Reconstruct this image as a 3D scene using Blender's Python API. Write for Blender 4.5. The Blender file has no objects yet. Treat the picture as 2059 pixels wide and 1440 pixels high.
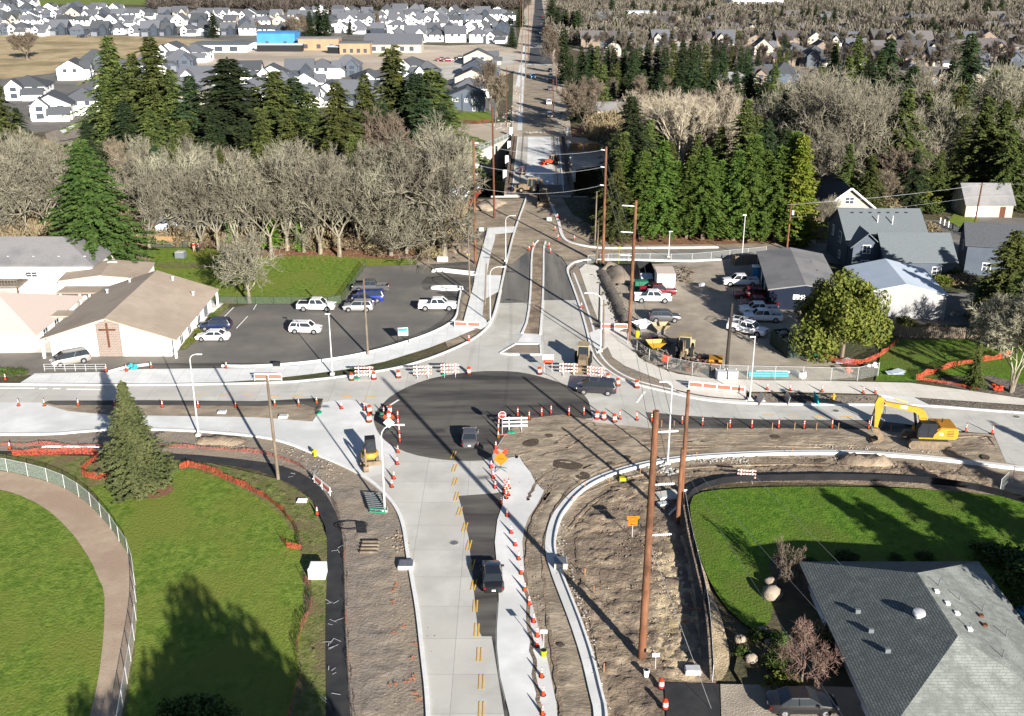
import bpy, bmesh, math, random
from mathutils import noise as mn
import numpy as np
from mathutils import Vector, Matrix, geometry
C = bpy.context.scene
R = math.radians
# ---------------- camera, sky, sun, exposure ----------------
F = 2150.0; H = 53.3; TH = math.atan(830 / F); ct, st = math.cos(TH), math.sin(TH)
cam = bpy.data.objects.new('camera', bpy.data.cameras.new('camera'))
C.collection.objects.link(cam); C.camera = cam
cam.location = (0, 0, H); cam.rotation_euler = (R(90) - TH, 0, 0)
cam.data.sensor_width = 36; cam.data.lens = F / 2059 * 36
cam.data.clip_start = 0.5; cam.data.clip_end = 20000
SUN_EL = R(18.3); SX, SY = 0.42, -0.907            # the sun stands behind and right of the camera
w = bpy.data.worlds.new('World'); C.world = w; w.use_nodes = True
nt = w.node_tree; sky = nt.nodes.new('ShaderNodeTexSky'); sky.sky_type = 'NISHITA'; sky.sun_disc = False
sky.sun_elevation = SUN_EL; sky.sun_rotation = math.atan2(SX, SY); sky.air_density = 0.6; sky.dust_density = 0.2
bg = nt.nodes['Background']; bg.inputs[1].default_value = 0.05
nt.links.new(sky.outputs[0], bg.inputs[0])
sl = bpy.data.lights.new('sun', 'SUN'); sl.energy = 5.0; sl.angle = R(0.5); sl.color = (1, .95, .88)
so = bpy.data.objects.new('sun', sl); C.collection.objects.link(so)
so.rotation_euler = Vector((SX * math.cos(SUN_EL), SY * math.cos(SUN_EL), math.sin(SUN_EL))).to_track_quat('Z', 'Y').to_euler()
C.view_settings.view_transform = 'Standard'; C.view_settings.look = 'None'
C.view_settings.exposure = 1.33; C.view_settings.gamma = 1
C.render.engine = 'CYCLES'
C.cycles.max_bounces = 5; C.cycles.transparent_max_bounces = 16

# ---------------- pixel -> world helpers (measured from the photograph) ----------------
def G(px, py, z=0.0):
    a = px - 1029.5; b = 720 - py
    dy = F * ct + b * st; dz = -F * st + b * ct
    t = (z - H) / dz
    return Vector((a * t, dy * t, z))
def HT(px, pb, pt):
    g = G(px, pb); b = 720 - pt
    return H + g.y * (-F * st + b * ct) / (F * ct + b * st)
def sm(a, b, x):
    t = min(1, max(0, (x - a) / (b - a))); return t * t * (3 - 2 * t)
def tz(x, y):
    d = sm(239, 250, y) * (1 - sm(309, 320, y))
    return -d * (2.5 + 6.5 * sm(-75, -45, x) * (1 - sm(60, 90, x)))

# ---------------- objects ----------------
def tag(o, label=None, cat=None, group=None, kind=None):
    if label: o['label'] = label
    if cat: o['category'] = cat
    if group: o['group'] = group
    if kind: o['kind'] = kind
    return o
def empty(name, loc=(0, 0, 0), rz=0):
    o = bpy.data.objects.new(name, None); C.collection.objects.link(o)
    o.location = loc; o.rotation_euler = (0, 0, rz); o.empty_display_size = .1
    return o
KID = {}
def setp(o, p):
    if p is not None:
        o.parent = p; KID.setdefault(p.as_pointer(), []).append(o)
    return o
def copy_tree(o, parent=None):
    c = o.copy(); C.collection.objects.link(c)
    if parent is not None: c.parent = parent; KID.setdefault(parent.as_pointer(), []).append(c)
    for ch in list(KID.get(o.as_pointer(), [])): copy_tree(ch, c)
    return c
def drop_tree(o):
    for ch in KID.pop(o.as_pointer(), []): drop_tree(ch)
    bpy.data.objects.remove(o)
class MB:
    def __init__(s): s.v = []; s.f = []; s.m = []; s.mi = 0
    def add(s, vs, fs):
        n = len(s.v); s.v += [tuple(v) for v in vs]
        for f in fs: s.f.append(tuple(i + n for i in f)); s.m.append(s.mi)
        return s
    def box(s, c, d, rz=0, ry=0, rx=0, tx=1, ty=1):
        M = Matrix.Translation(c) @ Matrix.Rotation(rz, 4, 'Z') @ Matrix.Rotation(ry, 4, 'Y') @ Matrix.Rotation(rx, 4, 'X')
        vs = []
        for z in (-.5, .5):
            fx, fy = (tx, ty) if z > 0 else (1, 1)
            for x, y in ((-.5, -.5), (.5, -.5), (.5, .5), (-.5, .5)):
                vs.append(M @ Vector((x * d[0] * fx, y * d[1] * fy, z * d[2])))
        return s.add(vs, [(3, 2, 1, 0), (4, 5, 6, 7), (0, 1, 5, 4), (1, 2, 6, 5), (2, 3, 7, 6), (3, 0, 4, 7)])
    def rect(s, x0, x1, y0, y1, z0, z1):
        return s.box(((x0 + x1) / 2, (y0 + y1) / 2, (z0 + z1) / 2), (x1 - x0, y1 - y0, z1 - z0))
    def prism(s, poly, z0, z1, bottom=True):
        n = len(poly); vs = [(p[0], p[1], z0) for p in poly] + [(p[0], p[1], z1) for p in poly]
        tr = geometry.tessellate_polygon([[Vector((p[0], p[1], 0)) for p in poly]])
        fs = []
        for t in tr:
            a, b, c = [Vector((poly[i][0], poly[i][1])) for i in t]
            if (b - a).x * (c - a).y - (b - a).y * (c - a).x < 0: t = t[::-1]
            fs.append(tuple(i + n for i in t))
            if bottom: fs.append(tuple(t[::-1]))
        A = sum(poly[i][0] * poly[(i + 1) % n][1] - poly[(i + 1) % n][0] * poly[i][1] for i in range(n))
        for i in range(n):
            j = (i + 1) % n
            fs.append((i, j, j + n, i + n) if A > 0 else (j, i, i + n, j + n))
        return s.add(vs, fs)
    def side(s, prof, y0, y1):      # profile in x,z extruded along y
        n = len(prof); vs = [(p[0], y0, p[1]) for p in prof] + [(p[0], y1, p[1]) for p in prof]
        tr = geometry.tessellate_polygon([[Vector((p[0], p[1], 0)) for p in prof]])
        fs = []
        for t in tr: fs += [tuple(t), tuple(i + n for i in t[::-1])]
        for i in range(n):
            j = (i + 1) % n; fs.append((i, j, j + n, i + n))
        return s.add(vs, fs)
    def tube(s, pts, r, n=6, cap=True):
        pts = [Vector(p) for p in pts]; k = len(pts)
        rs = r if isinstance(r, (list, tuple)) else [r] * k
        vs = []; up = None
        for i, p in enumerate(pts):
            t = (pts[min(i + 1, k - 1)] - pts[max(i - 1, 0)]).normalized()
            if up is None: up = Vector((0, 0, 1)) if abs(t.z) < .9 else Vector((1, 0, 0))
            a = t.cross(up).normalized(); b = a.cross(t).normalized(); up = b
            for j in range(n):
                q = 2 * math.pi * j / n
                vs.append(p + (a * math.cos(q) + b * math.sin(q)) * rs[i])
        fs = []
        for i in range(k - 1):
            for j in range(n):
                fs.append((i * n + j, i * n + (j + 1) % n, (i + 1) * n + (j + 1) % n, (i + 1) * n + j))
        if cap: fs += [tuple(range(n))[::-1], tuple((k - 1) * n + j for j in range(n))]
        return s.add(vs, fs)
    def lathe(s, prof, c=(0, 0, 0), n=16):  # (r,z) from bottom to top
        vs = []
        for r, z in prof:
            for j in range(n):
                q = 2 * math.pi * j / n; vs.append((c[0] + r * math.cos(q), c[1] + r * math.sin(q), c[2] + z))
        fs = []
        for i in range(len(prof) - 1):
            for j in range(n):
                fs.append((i * n + j, i * n + (j + 1) % n, (i + 1) * n + (j + 1) % n, (i + 1) * n + j))
        fs += [tuple(range(n))[::-1], tuple((len(prof) - 1) * n + j for j in range(n))]
        return s.add(vs, fs)
    def loft(s, rings, cap=True):
        n = len(rings[0]); vs = [p for r in rings for p in r]; fs = []
        for i in range(len(rings) - 1):
            for j in range(n):
                fs.append((i * n + j, i * n + (j + 1) % n, (i + 1) * n + (j + 1) % n, (i + 1) * n + j))
        if cap: fs += [tuple(range(n))[::-1], tuple((len(rings) - 1) * n + j for j in range(n))]
        return s.add(vs, fs)
    def quad(s, a, b, c, d): return s.add([a, b, c, d], [(0, 1, 2, 3)])
    def build(s, name, mats, parent=None, smooth=False, loc=None, recalc=True, local=None):
        me = bpy.data.meshes.new(name)
        vs = s.v
        if local is not None: vs = [(v[0] - local[0], v[1] - local[1], v[2] - local[2]) for v in vs]
        me.from_pydata(vs, [], s.f)
        if not isinstance(mats, (list, tuple)): mats = [mats]
        for m in mats: me.materials.append(m)
        if any(s.m): me.polygons.foreach_set('material_index', s.m)
        if recalc:
            b = bmesh.new(); b.from_mesh(me); bmesh.ops.recalc_face_normals(b, faces=b.faces); b.to_mesh(me); b.free()
        if smooth:
            me.polygons.foreach_set('use_smooth', [True] * len(me.polygons))
            if smooth != 'full': me.set_sharp_from_angle(angle=R(35))
        o = bpy.data.objects.new(name, me); C.collection.objects.link(o)
        if local is not None: o.location = local
        if loc is not None: o.location = loc
        setp(o, parent)
        return o
ONES = 'first second third fourth fifth sixth seventh eighth ninth'.split()
TEENS = 'tenth eleventh twelfth thirteenth fourteenth fifteenth sixteenth seventeenth eighteenth nineteenth'.split()
TENS = ['twentieth', 'thirtieth', 'fortieth', 'fiftieth', 'sixtieth', 'seventieth', 'eightieth', 'ninetieth']
TN = ['twenty', 'thirty', 'forty', 'fifty', 'sixty', 'seventy', 'eighty', 'ninety']
def ordn(i):
    if i <= 9: return ONES[i - 1]
    if i <= 19: return TEENS[i - 10]
    h, i2 = divmod(i, 100)
    if h: return 'hundred-and-' + ordn(i2) if i2 else 'hundredth'
    a, b = divmod(i, 10)
    return TENS[a - 2] if b == 0 else TN[a - 2] + '-' + ONES[b - 1]
def series(objs, text, cat, group, end='from the left', key=None):
    objs = sorted(objs, key=key or (lambda o: o.location.x / (o.location.y + 20)))
    n = len(objs)
    for i, o in enumerate(objs):
        tag(o, (text + ', ' + ordn(i + 1) + ' ' + end) if n > 1 else text, cat, group)

# ---------------- materials ----------------
MT = {}
def lin(h):
    return tuple(((c / 255) / 12.92 if c / 255 <= .04045 else ((c / 255 + .055) / 1.055) ** 2.4) for c in h)
def mat(name, c1, c2=None, sc=1.0, rough=.85, bump=0.0, bsc=None, metal=0.0, obj=True, c3=None, sc3=.1, stretch=(1, 1, 1),
        spec=.15, rnd=0.0, brick=None, alpha=None, coat=0, emit=None, det=6, ramp=(.35, .65)):
    m = bpy.data.materials.new(name); m.use_nodes = True; MT[name] = m
    n, l = m.node_tree.nodes, m.node_tree.links; b = n['Principled BSDF']
    b.inputs['Roughness'].default_value = rough; b.inputs['Metallic'].default_value = metal
    b.inputs['Specular IOR Level'].default_value = spec; b.inputs['Coat Weight'].default_value = coat
    if emit: b.inputs['Emission Color'].default_value = (*c1, 1); b.inputs['Emission Strength'].default_value = emit
    if obj: src = n.new('ShaderNodeTexCoord').outputs['Object']
    else: src = n.new('ShaderNodeNewGeometry').outputs['Position']
    mp = n.new('ShaderNodeMapping'); l.new(src, mp.inputs[0]); mp.inputs['Scale'].default_value = stretch
    col = None
    def noise(scale, d=6):
        t = n.new('ShaderNodeTexNoise'); t.inputs['Scale'].default_value = scale; t.inputs['Detail'].default_value = d
        t.inputs['Roughness'].default_value = .62; l.new(mp.outputs[0], t.inputs[0]); return t.outputs[0]
    def mix(f, a, bb):
        x = n.new('ShaderNodeMix'); x.data_type = 'RGBA'
        if hasattr(f, 'links') or hasattr(f, 'is_linked'): l.new(f, x.inputs[0])
        else: x.inputs[0].default_value = f
        for sck, v in ((x.inputs[6], a), (x.inputs[7], bb)):
            if isinstance(v, tuple): sck.default_value = (*v, 1)
            else: l.new(v, sck)
        return x.outputs[2]
    def rp(f, a, bb):
        x = n.new('ShaderNodeMapRange'); l.new(f, x.inputs[0]); x.inputs[1].default_value = a; x.inputs[2].default_value = bb
        return x.outputs[0]
    col = c1
    if c2: col = mix(rp(noise(sc, det), *ramp), c1, c2)
    if c3: col = mix(rp(noise(sc3, 4), .45, .62), col, c3)
    if brick:   # (w,h,mortar,colour,swap)
        bt = n.new('ShaderNodeTexBrick'); bt.inputs['Scale'].default_value = 1
        bt.inputs['Brick Width'].default_value = brick[0]; bt.inputs['Row Height'].default_value = brick[1]
        bt.inputs['Mortar Size'].default_value = brick[2]; bt.offset = brick[5] if len(brick) > 5 else .5
        bt.inputs['Mortar Smooth'].default_value = .3
        if brick[4]:
            s1 = n.new('ShaderNodeSeparateXYZ'); l.new(src, s1.inputs[0]); s2 = n.new('ShaderNodeCombineXYZ')
            l.new(s1.outputs['XYZ'.index(brick[4][0])], s2.inputs[0]); l.new(s1.outputs['XYZ'.index(brick[4][1])], s2.inputs[1]); l.new(s2.outputs[0], bt.inputs[0])
        else: l.new(src, bt.inputs[0])
        bt.inputs[1].default_value = (1, 1, 1, 1); bt.inputs[2].default_value = (.8, .8, .8, 1); bt.inputs[3].default_value = (1, 1, 1, 1)
        x = n.new('ShaderNodeMix'); x.data_type = 'RGBA'; x.blend_type = 'MULTIPLY'; x.inputs[0].default_value = .5
        if isinstance(col, tuple): x.inputs[6].default_value = (*col, 1)
        else: l.new(col, x.inputs[6])
        l.new(bt.outputs[0], x.inputs[7])
        col = mix(bt.outputs['Fac'], x.outputs[2], brick[3])
    if rnd:
        oi = n.new('ShaderNodeObjectInfo'); hs = n.new('ShaderNodeHueSaturation')
        mr = n.new('ShaderNodeMapRange'); l.new(oi.outputs['Random'], mr.inputs[0]); mr.inputs[3].default_value = 1 - rnd; mr.inputs[4].default_value = 1 + rnd
        l.new(mr.outputs[0], hs.inputs['Value'])
        m2 = n.new('ShaderNodeMapRange'); l.new(oi.outputs['Random'], m2.inputs[0]); m2.inputs[3].default_value = .5 - rnd * .06; m2.inputs[4].default_value = .5 + rnd * .05
        l.new(m2.outputs[0], hs.inputs['Hue'])
        if isinstance(col, tuple): hs.inputs['Color'].default_value = (*col, 1)
        else: l.new(col, hs.inputs['Color'])
        col = hs.outputs[0]
    if isinstance(col, tuple): b.inputs[0].default_value = (*col, 1)
    else: l.new(col, b.inputs[0])
    if bump:
        bp = n.new('ShaderNodeBump'); bp.inputs['Distance'].default_value = bump; l.new(noise(bsc or sc * 3, 7), bp.inputs['Height']); l.new(bp.outputs[0], b.inputs['Normal'])
    if alpha is not None:
        if isinstance(alpha, tuple):   # woven mesh: (fill, scale)
            t = n.new('ShaderNodeTexNoise'); t.inputs['Scale'].default_value = alpha[1]; t.inputs['Detail'].default_value = 3
            l.new(src, t.inputs[0]); mr = n.new('ShaderNodeMapRange'); l.new(t.outputs[0], mr.inputs[0])
            mr.inputs[1].default_value = .45; mr.inputs[2].default_value = .55; mr.inputs[3].default_value = max(0, alpha[0] - .3); mr.inputs[4].default_value = min(1, alpha[0] + .3)
            l.new(mr.outputs[0], b.inputs['Alpha'])
        else: b.inputs['Alpha'].default_value = alpha
    return m
# ground
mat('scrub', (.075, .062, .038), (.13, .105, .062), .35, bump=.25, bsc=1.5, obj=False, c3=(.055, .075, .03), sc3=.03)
mat('litter', (.20, .13, .075), (.30, .20, .13), 1.2, bump=.12, bsc=4, obj=False, c3=(.12, .09, .05), sc3=.3)
mat('dry_grass', (.36, .27, .15), (.48, .38, .22), .15, bump=.1, bsc=2, obj=False, c3=(.24, .19, .10), sc3=.035)
def grass(name, a, b2, c3, sc3=.12):
    return mat(name, a, b2, 1.7, rough=.9, bump=.13, bsc=4.4, obj=False, c3=c3, sc3=sc3, spec=.1, det=12, ramp=(.38, .62), stretch=(1, .75, 1))
grass('lawn', (.085, .145, .018), (.175, .235, .04), (.16, .19, .035))
grass('lawn_dark', (.055, .12, .012), (.11, .19, .022), (.10, .135, .025))
grass('rough_grass', (.085, .12, .025), (.19, .19, .07), (.16, .13, .07), .5)
grass('lawn_far', (.09, .15, .02), (.16, .20, .04), (.20, .20, .07))
CJ = (.24, .235, .22)
mat('concrete_road', (.42, .41, .375), (.56, .55, .50), .25, bump=.012, bsc=8, obj=False, c3=(.51, .485, .43), sc3=.05, brick=(4.6, 4.6, .02, CJ, None, 0), rough=.8)
mat('concrete_old', (.45, .43, .38), (.56, .535, .475), .3, bump=.012, bsc=8, obj=False, c3=(.41, .385, .33), sc3=.08, brick=(4.6, 4.6, .02, (.28, .27, .25), None, 0))
mat('concrete_new', (.58, .58, .56), (.71, .71, .685), .3, bump=.01, bsc=6, obj=False, c3=(.53, .53, .505), sc3=.1, det=9)
mat('sidewalk', (.64, .645, .625), (.73, .73, .70), .4, bump=.01, bsc=8, obj=False, brick=(1.9, 1.9, .018, (.38, .38, .37), None, 0))
mat('sidewalk_warm', (.60, .565, .495), (.68, .645, .575), .4, bump=.01, bsc=8, obj=False, brick=(1.9, 3.8, .018, (.36, .34, .31), None, 0))
mat('kerb', (.60, .60, .58), (.70, .70, .67), 1.5, bump=.01, obj=False)
mat('asphalt_new', (.040, .039, .038), (.088, .083, .076), .35, bump=.02, bsc=12, obj=False, c3=(.125, .115, .10), sc3=.16, stretch=(.3, 1.7, 1), det=10)
mat('asphalt_path', (.028, .029, .031), (.045, .045, .045), .6, bump=.02, bsc=12, obj=False)
mat('asphalt_lot', (.150, .138, .120), (.185, .17, .148), .25, bump=.02, bsc=10, obj=False, c3=(.12, .115, .108), sc3=.07)
mat('asphalt_worn', (.13, .125, .115), (.23, .21, .18), .5, bump=.02, bsc=10, obj=False, c3=(.09, .09, .09), sc3=.25, stretch=(1.6, .12, 1))
mat('asphalt_far', (.055, .058, .062), (.085, .085, .085), .2, obj=False)
mat('street', (.17, .165, .155), (.25, .235, .21), .2, bump=.02, bsc=8, obj=False, c3=(.14, .135, .13), sc3=.08)
mat('dirt', (.20, .15, .105), (.36, .285, .20), .7, bump=.16, bsc=3.2, obj=False, c3=(.155, .12, .09), sc3=.22, det=10)
mat('dirt_grey', (.19, .162, .13), (.275, .235, .19), 1.1, bump=.11, bsc=4.0, obj=False, c3=(.29, .235, .175), sc3=.16, det=10)
mat('dirt_tracked', (.255, .205, .148), (.375, .31, .228), .8, bump=.10, bsc=2.6, obj=False, c3=(.20, .162, .12), sc3=.22, stretch=(.7, 1.15, 1), det=10)
mat('dirt_dark', (.115, .10, .083), (.185, .16, .135), 1.2, bump=.25, bsc=3, obj=False)
mat('straw', (.42, .325, .205), (.66, .53, .35), 2.6, bump=.12, bsc=7, obj=False, c3=(.33, .26, .15), sc3=.3, det=10)
mat('gravel', (.33, .285, .22), (.41, .355, .28), .5, bump=.08, bsc=7, obj=False, c3=(.24, .205, .165), sc3=.1)
mat('track', (.37, .28, .20), (.43, .335, .245), .8, bump=.05, bsc=8, obj=False, c3=(.34, .25, .18), sc3=.15)
mat('site_dirt', (.44, .36, .27), (.55, .47, .38), .06, obj=False, c3=(.36, .30, .23), sc3=.02)
mat('soil_wet', (.075, .055, .04), (.11, .085, .06), 2, bump=.1, obj=False)
mat('mulch', (.17, .085, .05), (.25, .14, .08), 2.5, bump=.15, bsc=6, obj=False)
mat('silt', (.009, .009, .011), (.018, .018, .020), .3, rough=.7)
mat('yellow_paint', (.72, .42, .05), (.60, .36, .08), 3, obj=False)
mat('white_paint', (.75, .75, .72), (.62, .62, .6), 4, obj=False)
mat('chalk', (.55, .55, .55), (.35, .35, .35), 6, obj=False)
mat('orange_mark', (.75, .18, .05), (.5, .2, .1), 6, obj=False)
# structures
mat('white_wall', (.80, .79, .76), (.74, .73, .70), .5)
mat('cream_wall', (.42, .37, .30), (.36, .31, .25), .5)
mat('grey_wall', (.085, .10, .125), (.07, .085, .105), .5); mat('slate_wall', (.045, .055, .07), (.035, .043, .058), .5); mat('beige_wall', (.26, .235, .20), (.22, .20, .17), .5)
mat('blue_wall', (.010, .016, .030), (.008, .012, .024), .5)
mat('tan_wall', (.22, .175, .13), (.18, .14, .11), .5)
mat('sheath', (.36, .225, .135), (.30, .19, .115), .3)
mat('blue_wrap', (.06, .24, .48), (.05, .20, .42), .2)
mat('brick', (.23, .175, .145), (.19, .145, .12), 2, brick=(.5, .25, .03, (.28, .25, .22), 'XZ'))
mat('roof_tan', (.40, .325, .25), (.47, .39, .31), 6, bump=.03, bsc=12, c3=(.37, .30, .23), sc3=.15, brick=(.9, .3, .02, (.26, .205, .155), 'XY'))
mat('roof_pink', (.50, .41, .35), (.56, .47, .41), 6, bump=.03, bsc=12)
mat('roof_grey', (.19, .185, .185), (.25, .24, .235), 6, bump=.03, bsc=12, c3=(.17, .17, .17), sc3=.2)
mat('roof_dark', (.07, .075, .085), (.10, .105, .115), 4, bump=.03, bsc=12, rnd=.35)
mat('roof_slate', (.10, .115, .125), (.15, .165, .17), 8, bump=.02, bsc=15)
mat('metal_wall', (.34, .335, .33), (.30, .295, .29), .4); mat('roof_white', (.48, .53, .60), (.42, .48, .54), .3, rough=.5)
mat('roof_brown', (.085, .08, .08), (.12, .11, .108), 4, rnd=.35)
SH = (.22, .235, .22)
mat('shingle_x_shade', (.105, .12, .118), (.20, .218, .205), 1.1, bump=.04, bsc=10, brick=(.62, .20, .035, (.055, .065, .068), 'YX'), c3=(.14, .155, .15), sc3=.5)  # darker shingle copy: shade of the west and north slopes put into the colour
mat('shingle_y_lit', (.165, .178, .162), (.25, .262, .238), 1.6, bump=.03, bsc=10, brick=(.8, .24, .025, (.17, .18, .165), 'XY'), c3=(.30, .32, .29), sc3=.4)  # paler copy of the same shingle: sunlight on east and south slopes painted in
mat('glass', (.02, .025, .03), rough=.08, spec=.6)
mat('window', (.05, .06, .075), rough=.15, spec=.6)
mat('dark', (.018, .018, .02), rough=.6)
mat('trim', (.80, .80, .78), rough=.6)
mat('door_paint', (.16, .17, .19), rough=.5)
mat('fence_new', (.30, .19, .09), (.25, .155, .075), 2)
mat('fence_old', (.20, .16, .125), (.14, .11, .085), 2)
mat('wood_pole', (.145, .062, .032), (.21, .10, .055), 1.2, bump=.02, c3=(.07, .035, .02), sc3=.7, stretch=(1, 1, .4))
mat('wood_grey', (.16, .125, .09), (.10, .075, .055), 1.2, c3=(.21, .175, .135), sc3=.5, stretch=(1, 1, .3))
mat('wood_red', (.085, .035, .022), (.12, .05, .028), 1.5)
mat('pole_black', (.03, .025, .022), (.05, .04, .035), 1)
mat('galv', (.62, .62, .62), (.54, .54, .54), 3, rough=.45, metal=.3)
mat('steel', (.30, .30, .31), (.22, .22, .23), 3, rough=.4, metal=.6)
mat('wire', (.10, .10, .11), rough=.5)
mat('wire_light', (.20, .21, .22), rough=.5)
mat('stone', (.24, .195, .15), (.34, .28, .22), 2, bump=.08)
mat('rubble', (.26, .25, .23), (.40, .385, .35), 3, bump=.05)
# paints
def paint(name, c, r=.28, metal=.0): return mat(name, c, rough=r, spec=.5, coat=.6, metal=metal)
paint('car_white', (.78, .78, .78)); paint('car_black', (.012, .012, .014)); paint('car_grey', (.10, .10, .105), metal=.3)
paint('car_silver', (.42, .42, .42), metal=.4); paint('car_blue', (.01, .03, .22)); paint('car_navy', (.012, .02, .06)); paint('car_red', (.15, .005, .010))
paint('car_brown', (.035, .033, .038), metal=.3); paint('car_sky', (.03, .25, .55)); paint('car_lilac', (.36, .33, .30), metal=.3)
mat('tyre', (.02, .02, .02), rough=.9); mat('rim', (.35, .35, .36), rough=.35, metal=.6)
mat('lamp_red', (.22, .006, .008), rough=.3); mat('lamp_clear', (.7, .7, .68), rough=.2)
mat('cat_yellow', (.44, .255, .014), (.33, .20, .025), 1.6, rough=.45, spec=.4)
mat('cat_orange', (.36, .17, .018), (.30, .14, .018), 1.2, rough=.5)
mat('muddy', (.22, .165, .105), (.13, .098, .065), 1.8, bump=.02)
mat('machine_cream', (.34, .28, .17), (.26, .21, .13), 2)
mat('orange', (.47, .045, .012), (.40, .04, .012), 3, rough=.6)
mat('orange_sign', (.60, .14, .006), rough=.6); mat('white_ref', (.62, .60, .58), rough=.5); mat('red_sign', (.34, .008, .014), rough=.5)
mat('pink', (.46, .12, .08), rough=.6)
mat('net', (.34, .04, .022), (.40, .09, .05), 2, alpha=(.55, 6)); mat('net_old', (.30, .07, .045), (.26, .10, .075), 1, alpha=(.5, 5))
mat('chain', (.33, .40, .37), rough=.6, alpha=(.34, 25)); mat('chain_dark', (.10, .13, .11), rough=.6, alpha=(.34, 25))
mat('green_bag', (.015, .22, .13), rough=.7); mat('turquoise', (.012, .30, .34), rough=.4); mat('dumpster', (.032, .05, .04), (.045, .065, .052), 1)
mat('green_box', (.03, .13, .08)); mat('yellow_plastic', (.45, .36, .012), rough=.4); mat('porta', (.045, .14, .24), rough=.5)
mat('skin', (.45, .27, .2)); mat('cloth_red', (.30, .01, .01)); mat('cloth_dark', (.02, .022, .03)); mat('cloth_tan', (.35, .27, .18)); mat('vest', (.35, .42, .012))
# foliage
def leafm(name, a, b2, rnd=.25, sc=.5, c3=None): return mat(name, a, b2, sc, rough=.75, spec=.15, rnd=rnd, c3=c3, sc3=.25, det=4)
leafm('fir', (.042, .062, .018), (.115, .135, .036), .3)
leafm('fir_bright', (.048, .088, .016), (.10, .15, .028), .25)
leafm('fir_dark', (.018, .034, .015), (.048, .07, .026), .3)
leafm('cedar', (.038, .078, .018), (.075, .125, .03), .1)
leafm('spruce', (.065, .082, .030), (.13, .145, .058), .1)
leafm('arbor', (.10, .145, .015), (.20, .22, .03), .1)
leafm('broad', (.045, .062, .010), (.14, .145, .026), .1, 1.2)
leafm('broad_green', (.03, .055, .014), (.07, .10, .022), .2, 1.2)
leafm('bark_pale', (.30, .28, .205), (.13, .12, .085), .28, .3); leafm('bark_brown', (.20, .16, .115), (.11, .09, .065), .25, .4)
leafm('bark_white', (.40, .35, .265), (.27, .225, .165), .12, .4); leafm('bark_far', (.14, .12, .095), (.07, .062, .048), .35, .1)
leafm('bark_red', (.21, .145, .115), (.14, .085, .068), .2); leafm('trunk', (.13, .10, .075), (.2, .155, .115), .1)
leafm('trunk_pale', (.25, .22, .16), (.13, .11, .08), .1, 1.5); leafm('ivy', (.07, .15, .015), (.13, .22, .03), .1)
leafm('bush', (.13, .105, .06), (.22, .17, .10), .3)

mat('tyre_mark', (.30, .285, .25), (.36, .345, .31), 2, obj=False, alpha=(.02, .8)); mat('dust_mark', (.16, .15, .13), (.12, .11, .1), 2, obj=False, alpha=(.12, .8)); mat('chain_thin', (.40, .42, .40), rough=.6, alpha=(.0, 25))
# ================= GROUND =================
def chaikin(p, n=2, closed=True):
    for _ in range(n):
        q = []
        m = len(p)
        if not closed: q.append(p[0])
        for i in range(m if closed else m - 1):
            a, b = p[i], p[(i + 1) % m]
            q += [(a[0] * .75 + b[0] * .25, a[1] * .75 + b[1] * .25), (a[0] * .25 + b[0] * .75, a[1] * .25 + b[1] * .75)]
        if not closed: q.append(p[-1])
        p = q
    return p
def px2w(pts): return [tuple(G(x, y))[:2] for x, y in pts]
LAY = [0]
def sheet(name, pts, m, z=None, smooth=0, world=False, kind='structure', thick=0.0):
    """flat sheet of ground at its own height above the one below"""
    LAY[0] += 1
    if z is None: z = .0035 * LAY[0]
    w = pts if world else px2w(pts)
    if smooth: w = chaikin(w, smooth)
    mb = MB()
    n = len(w); tr = geometry.tessellate_polygon([[Vector((p[0], p[1], 0)) for p in w]])
    fs = []
    for t in tr:
        a, b, c = [Vector(w[i]) for i in t]
        fs.append(tuple(t) if (b - a).x * (c - a).y - (b - a).y * (c - a).x > 0 else tuple(t[::-1]))
    mb.add([(p[0], p[1], z) for p in w], fs)
    o = mb.build(name, MT[m], recalc=False); tag(o, kind=kind)
    return z
def ribbon(pts, wd, h, smooth=2, world=False, z0=-.05, closed=False, off=0.0, mb=None):
    """a raised strip (kerb) along a line"""
    w = pts if world else px2w(pts)
    if smooth: w = chaikin(w, smooth, closed)
    mb = mb or MB(); k = len(w); rings = []
    for i in range(k):
        if closed: a, b = Vector(w[i - 1]), Vector(w[(i + 1) % k])
        else: a, b = Vector(w[max(0, i - 1)]), Vector(w[min(k - 1, i + 1)])
        t = (b - a).normalized(); nn = Vector((-t.y, t.x)); p = Vector(w[i])
        l, r = p + nn * (off + wd / 2), p + nn * (off - wd / 2)
        rings.append([(l.x, l.y, z0), (r.x, r.y, z0), (r.x, r.y, h), (l.x, l.y, h)])
    if closed: rings.append(rings[0])
    mb.loft(rings, cap=not closed)
    return mb
def kerb(pts, wd=.28, h=.16, m='kerb', name='kerb', **k):
    o = ribbon(pts, wd, h, **k).build(name, MT[m]); tag(o, kind='structure'); return o
# terrain sheet with the creek ravine under the bridge
xs = sorted(set([-2600, -1500, -800, -500, -350] + list(range(-240, 241, 8)) + [350, 500, 800, 1500, 2600]))
ys = sorted(set([-300, -100, 0] + list(range(40, 232, 12)) + list(np.arange(232, 328, 2.0)) + list(range(330, 520, 16)) + [560, 640, 760, 900, 1100, 1400, 2000, 3500]))
vs = [(x, y, tz(x, y) + (random.Random(int(x * 7 + y * 13)).uniform(-.8, .4) if tz(x, y) < -3 else 0)) for y in ys for x in xs]
nx = len(xs); fs = [(j * nx + i, j * nx + i + 1, (j + 1) * nx + i + 1, (j + 1) * nx + i) for j in range(len(ys) - 1) for i in range(nx - 1)]
tag(MB().add(vs, fs).build('ground', MT['scrub'], smooth='full', recalc=False), kind='structure')

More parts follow.
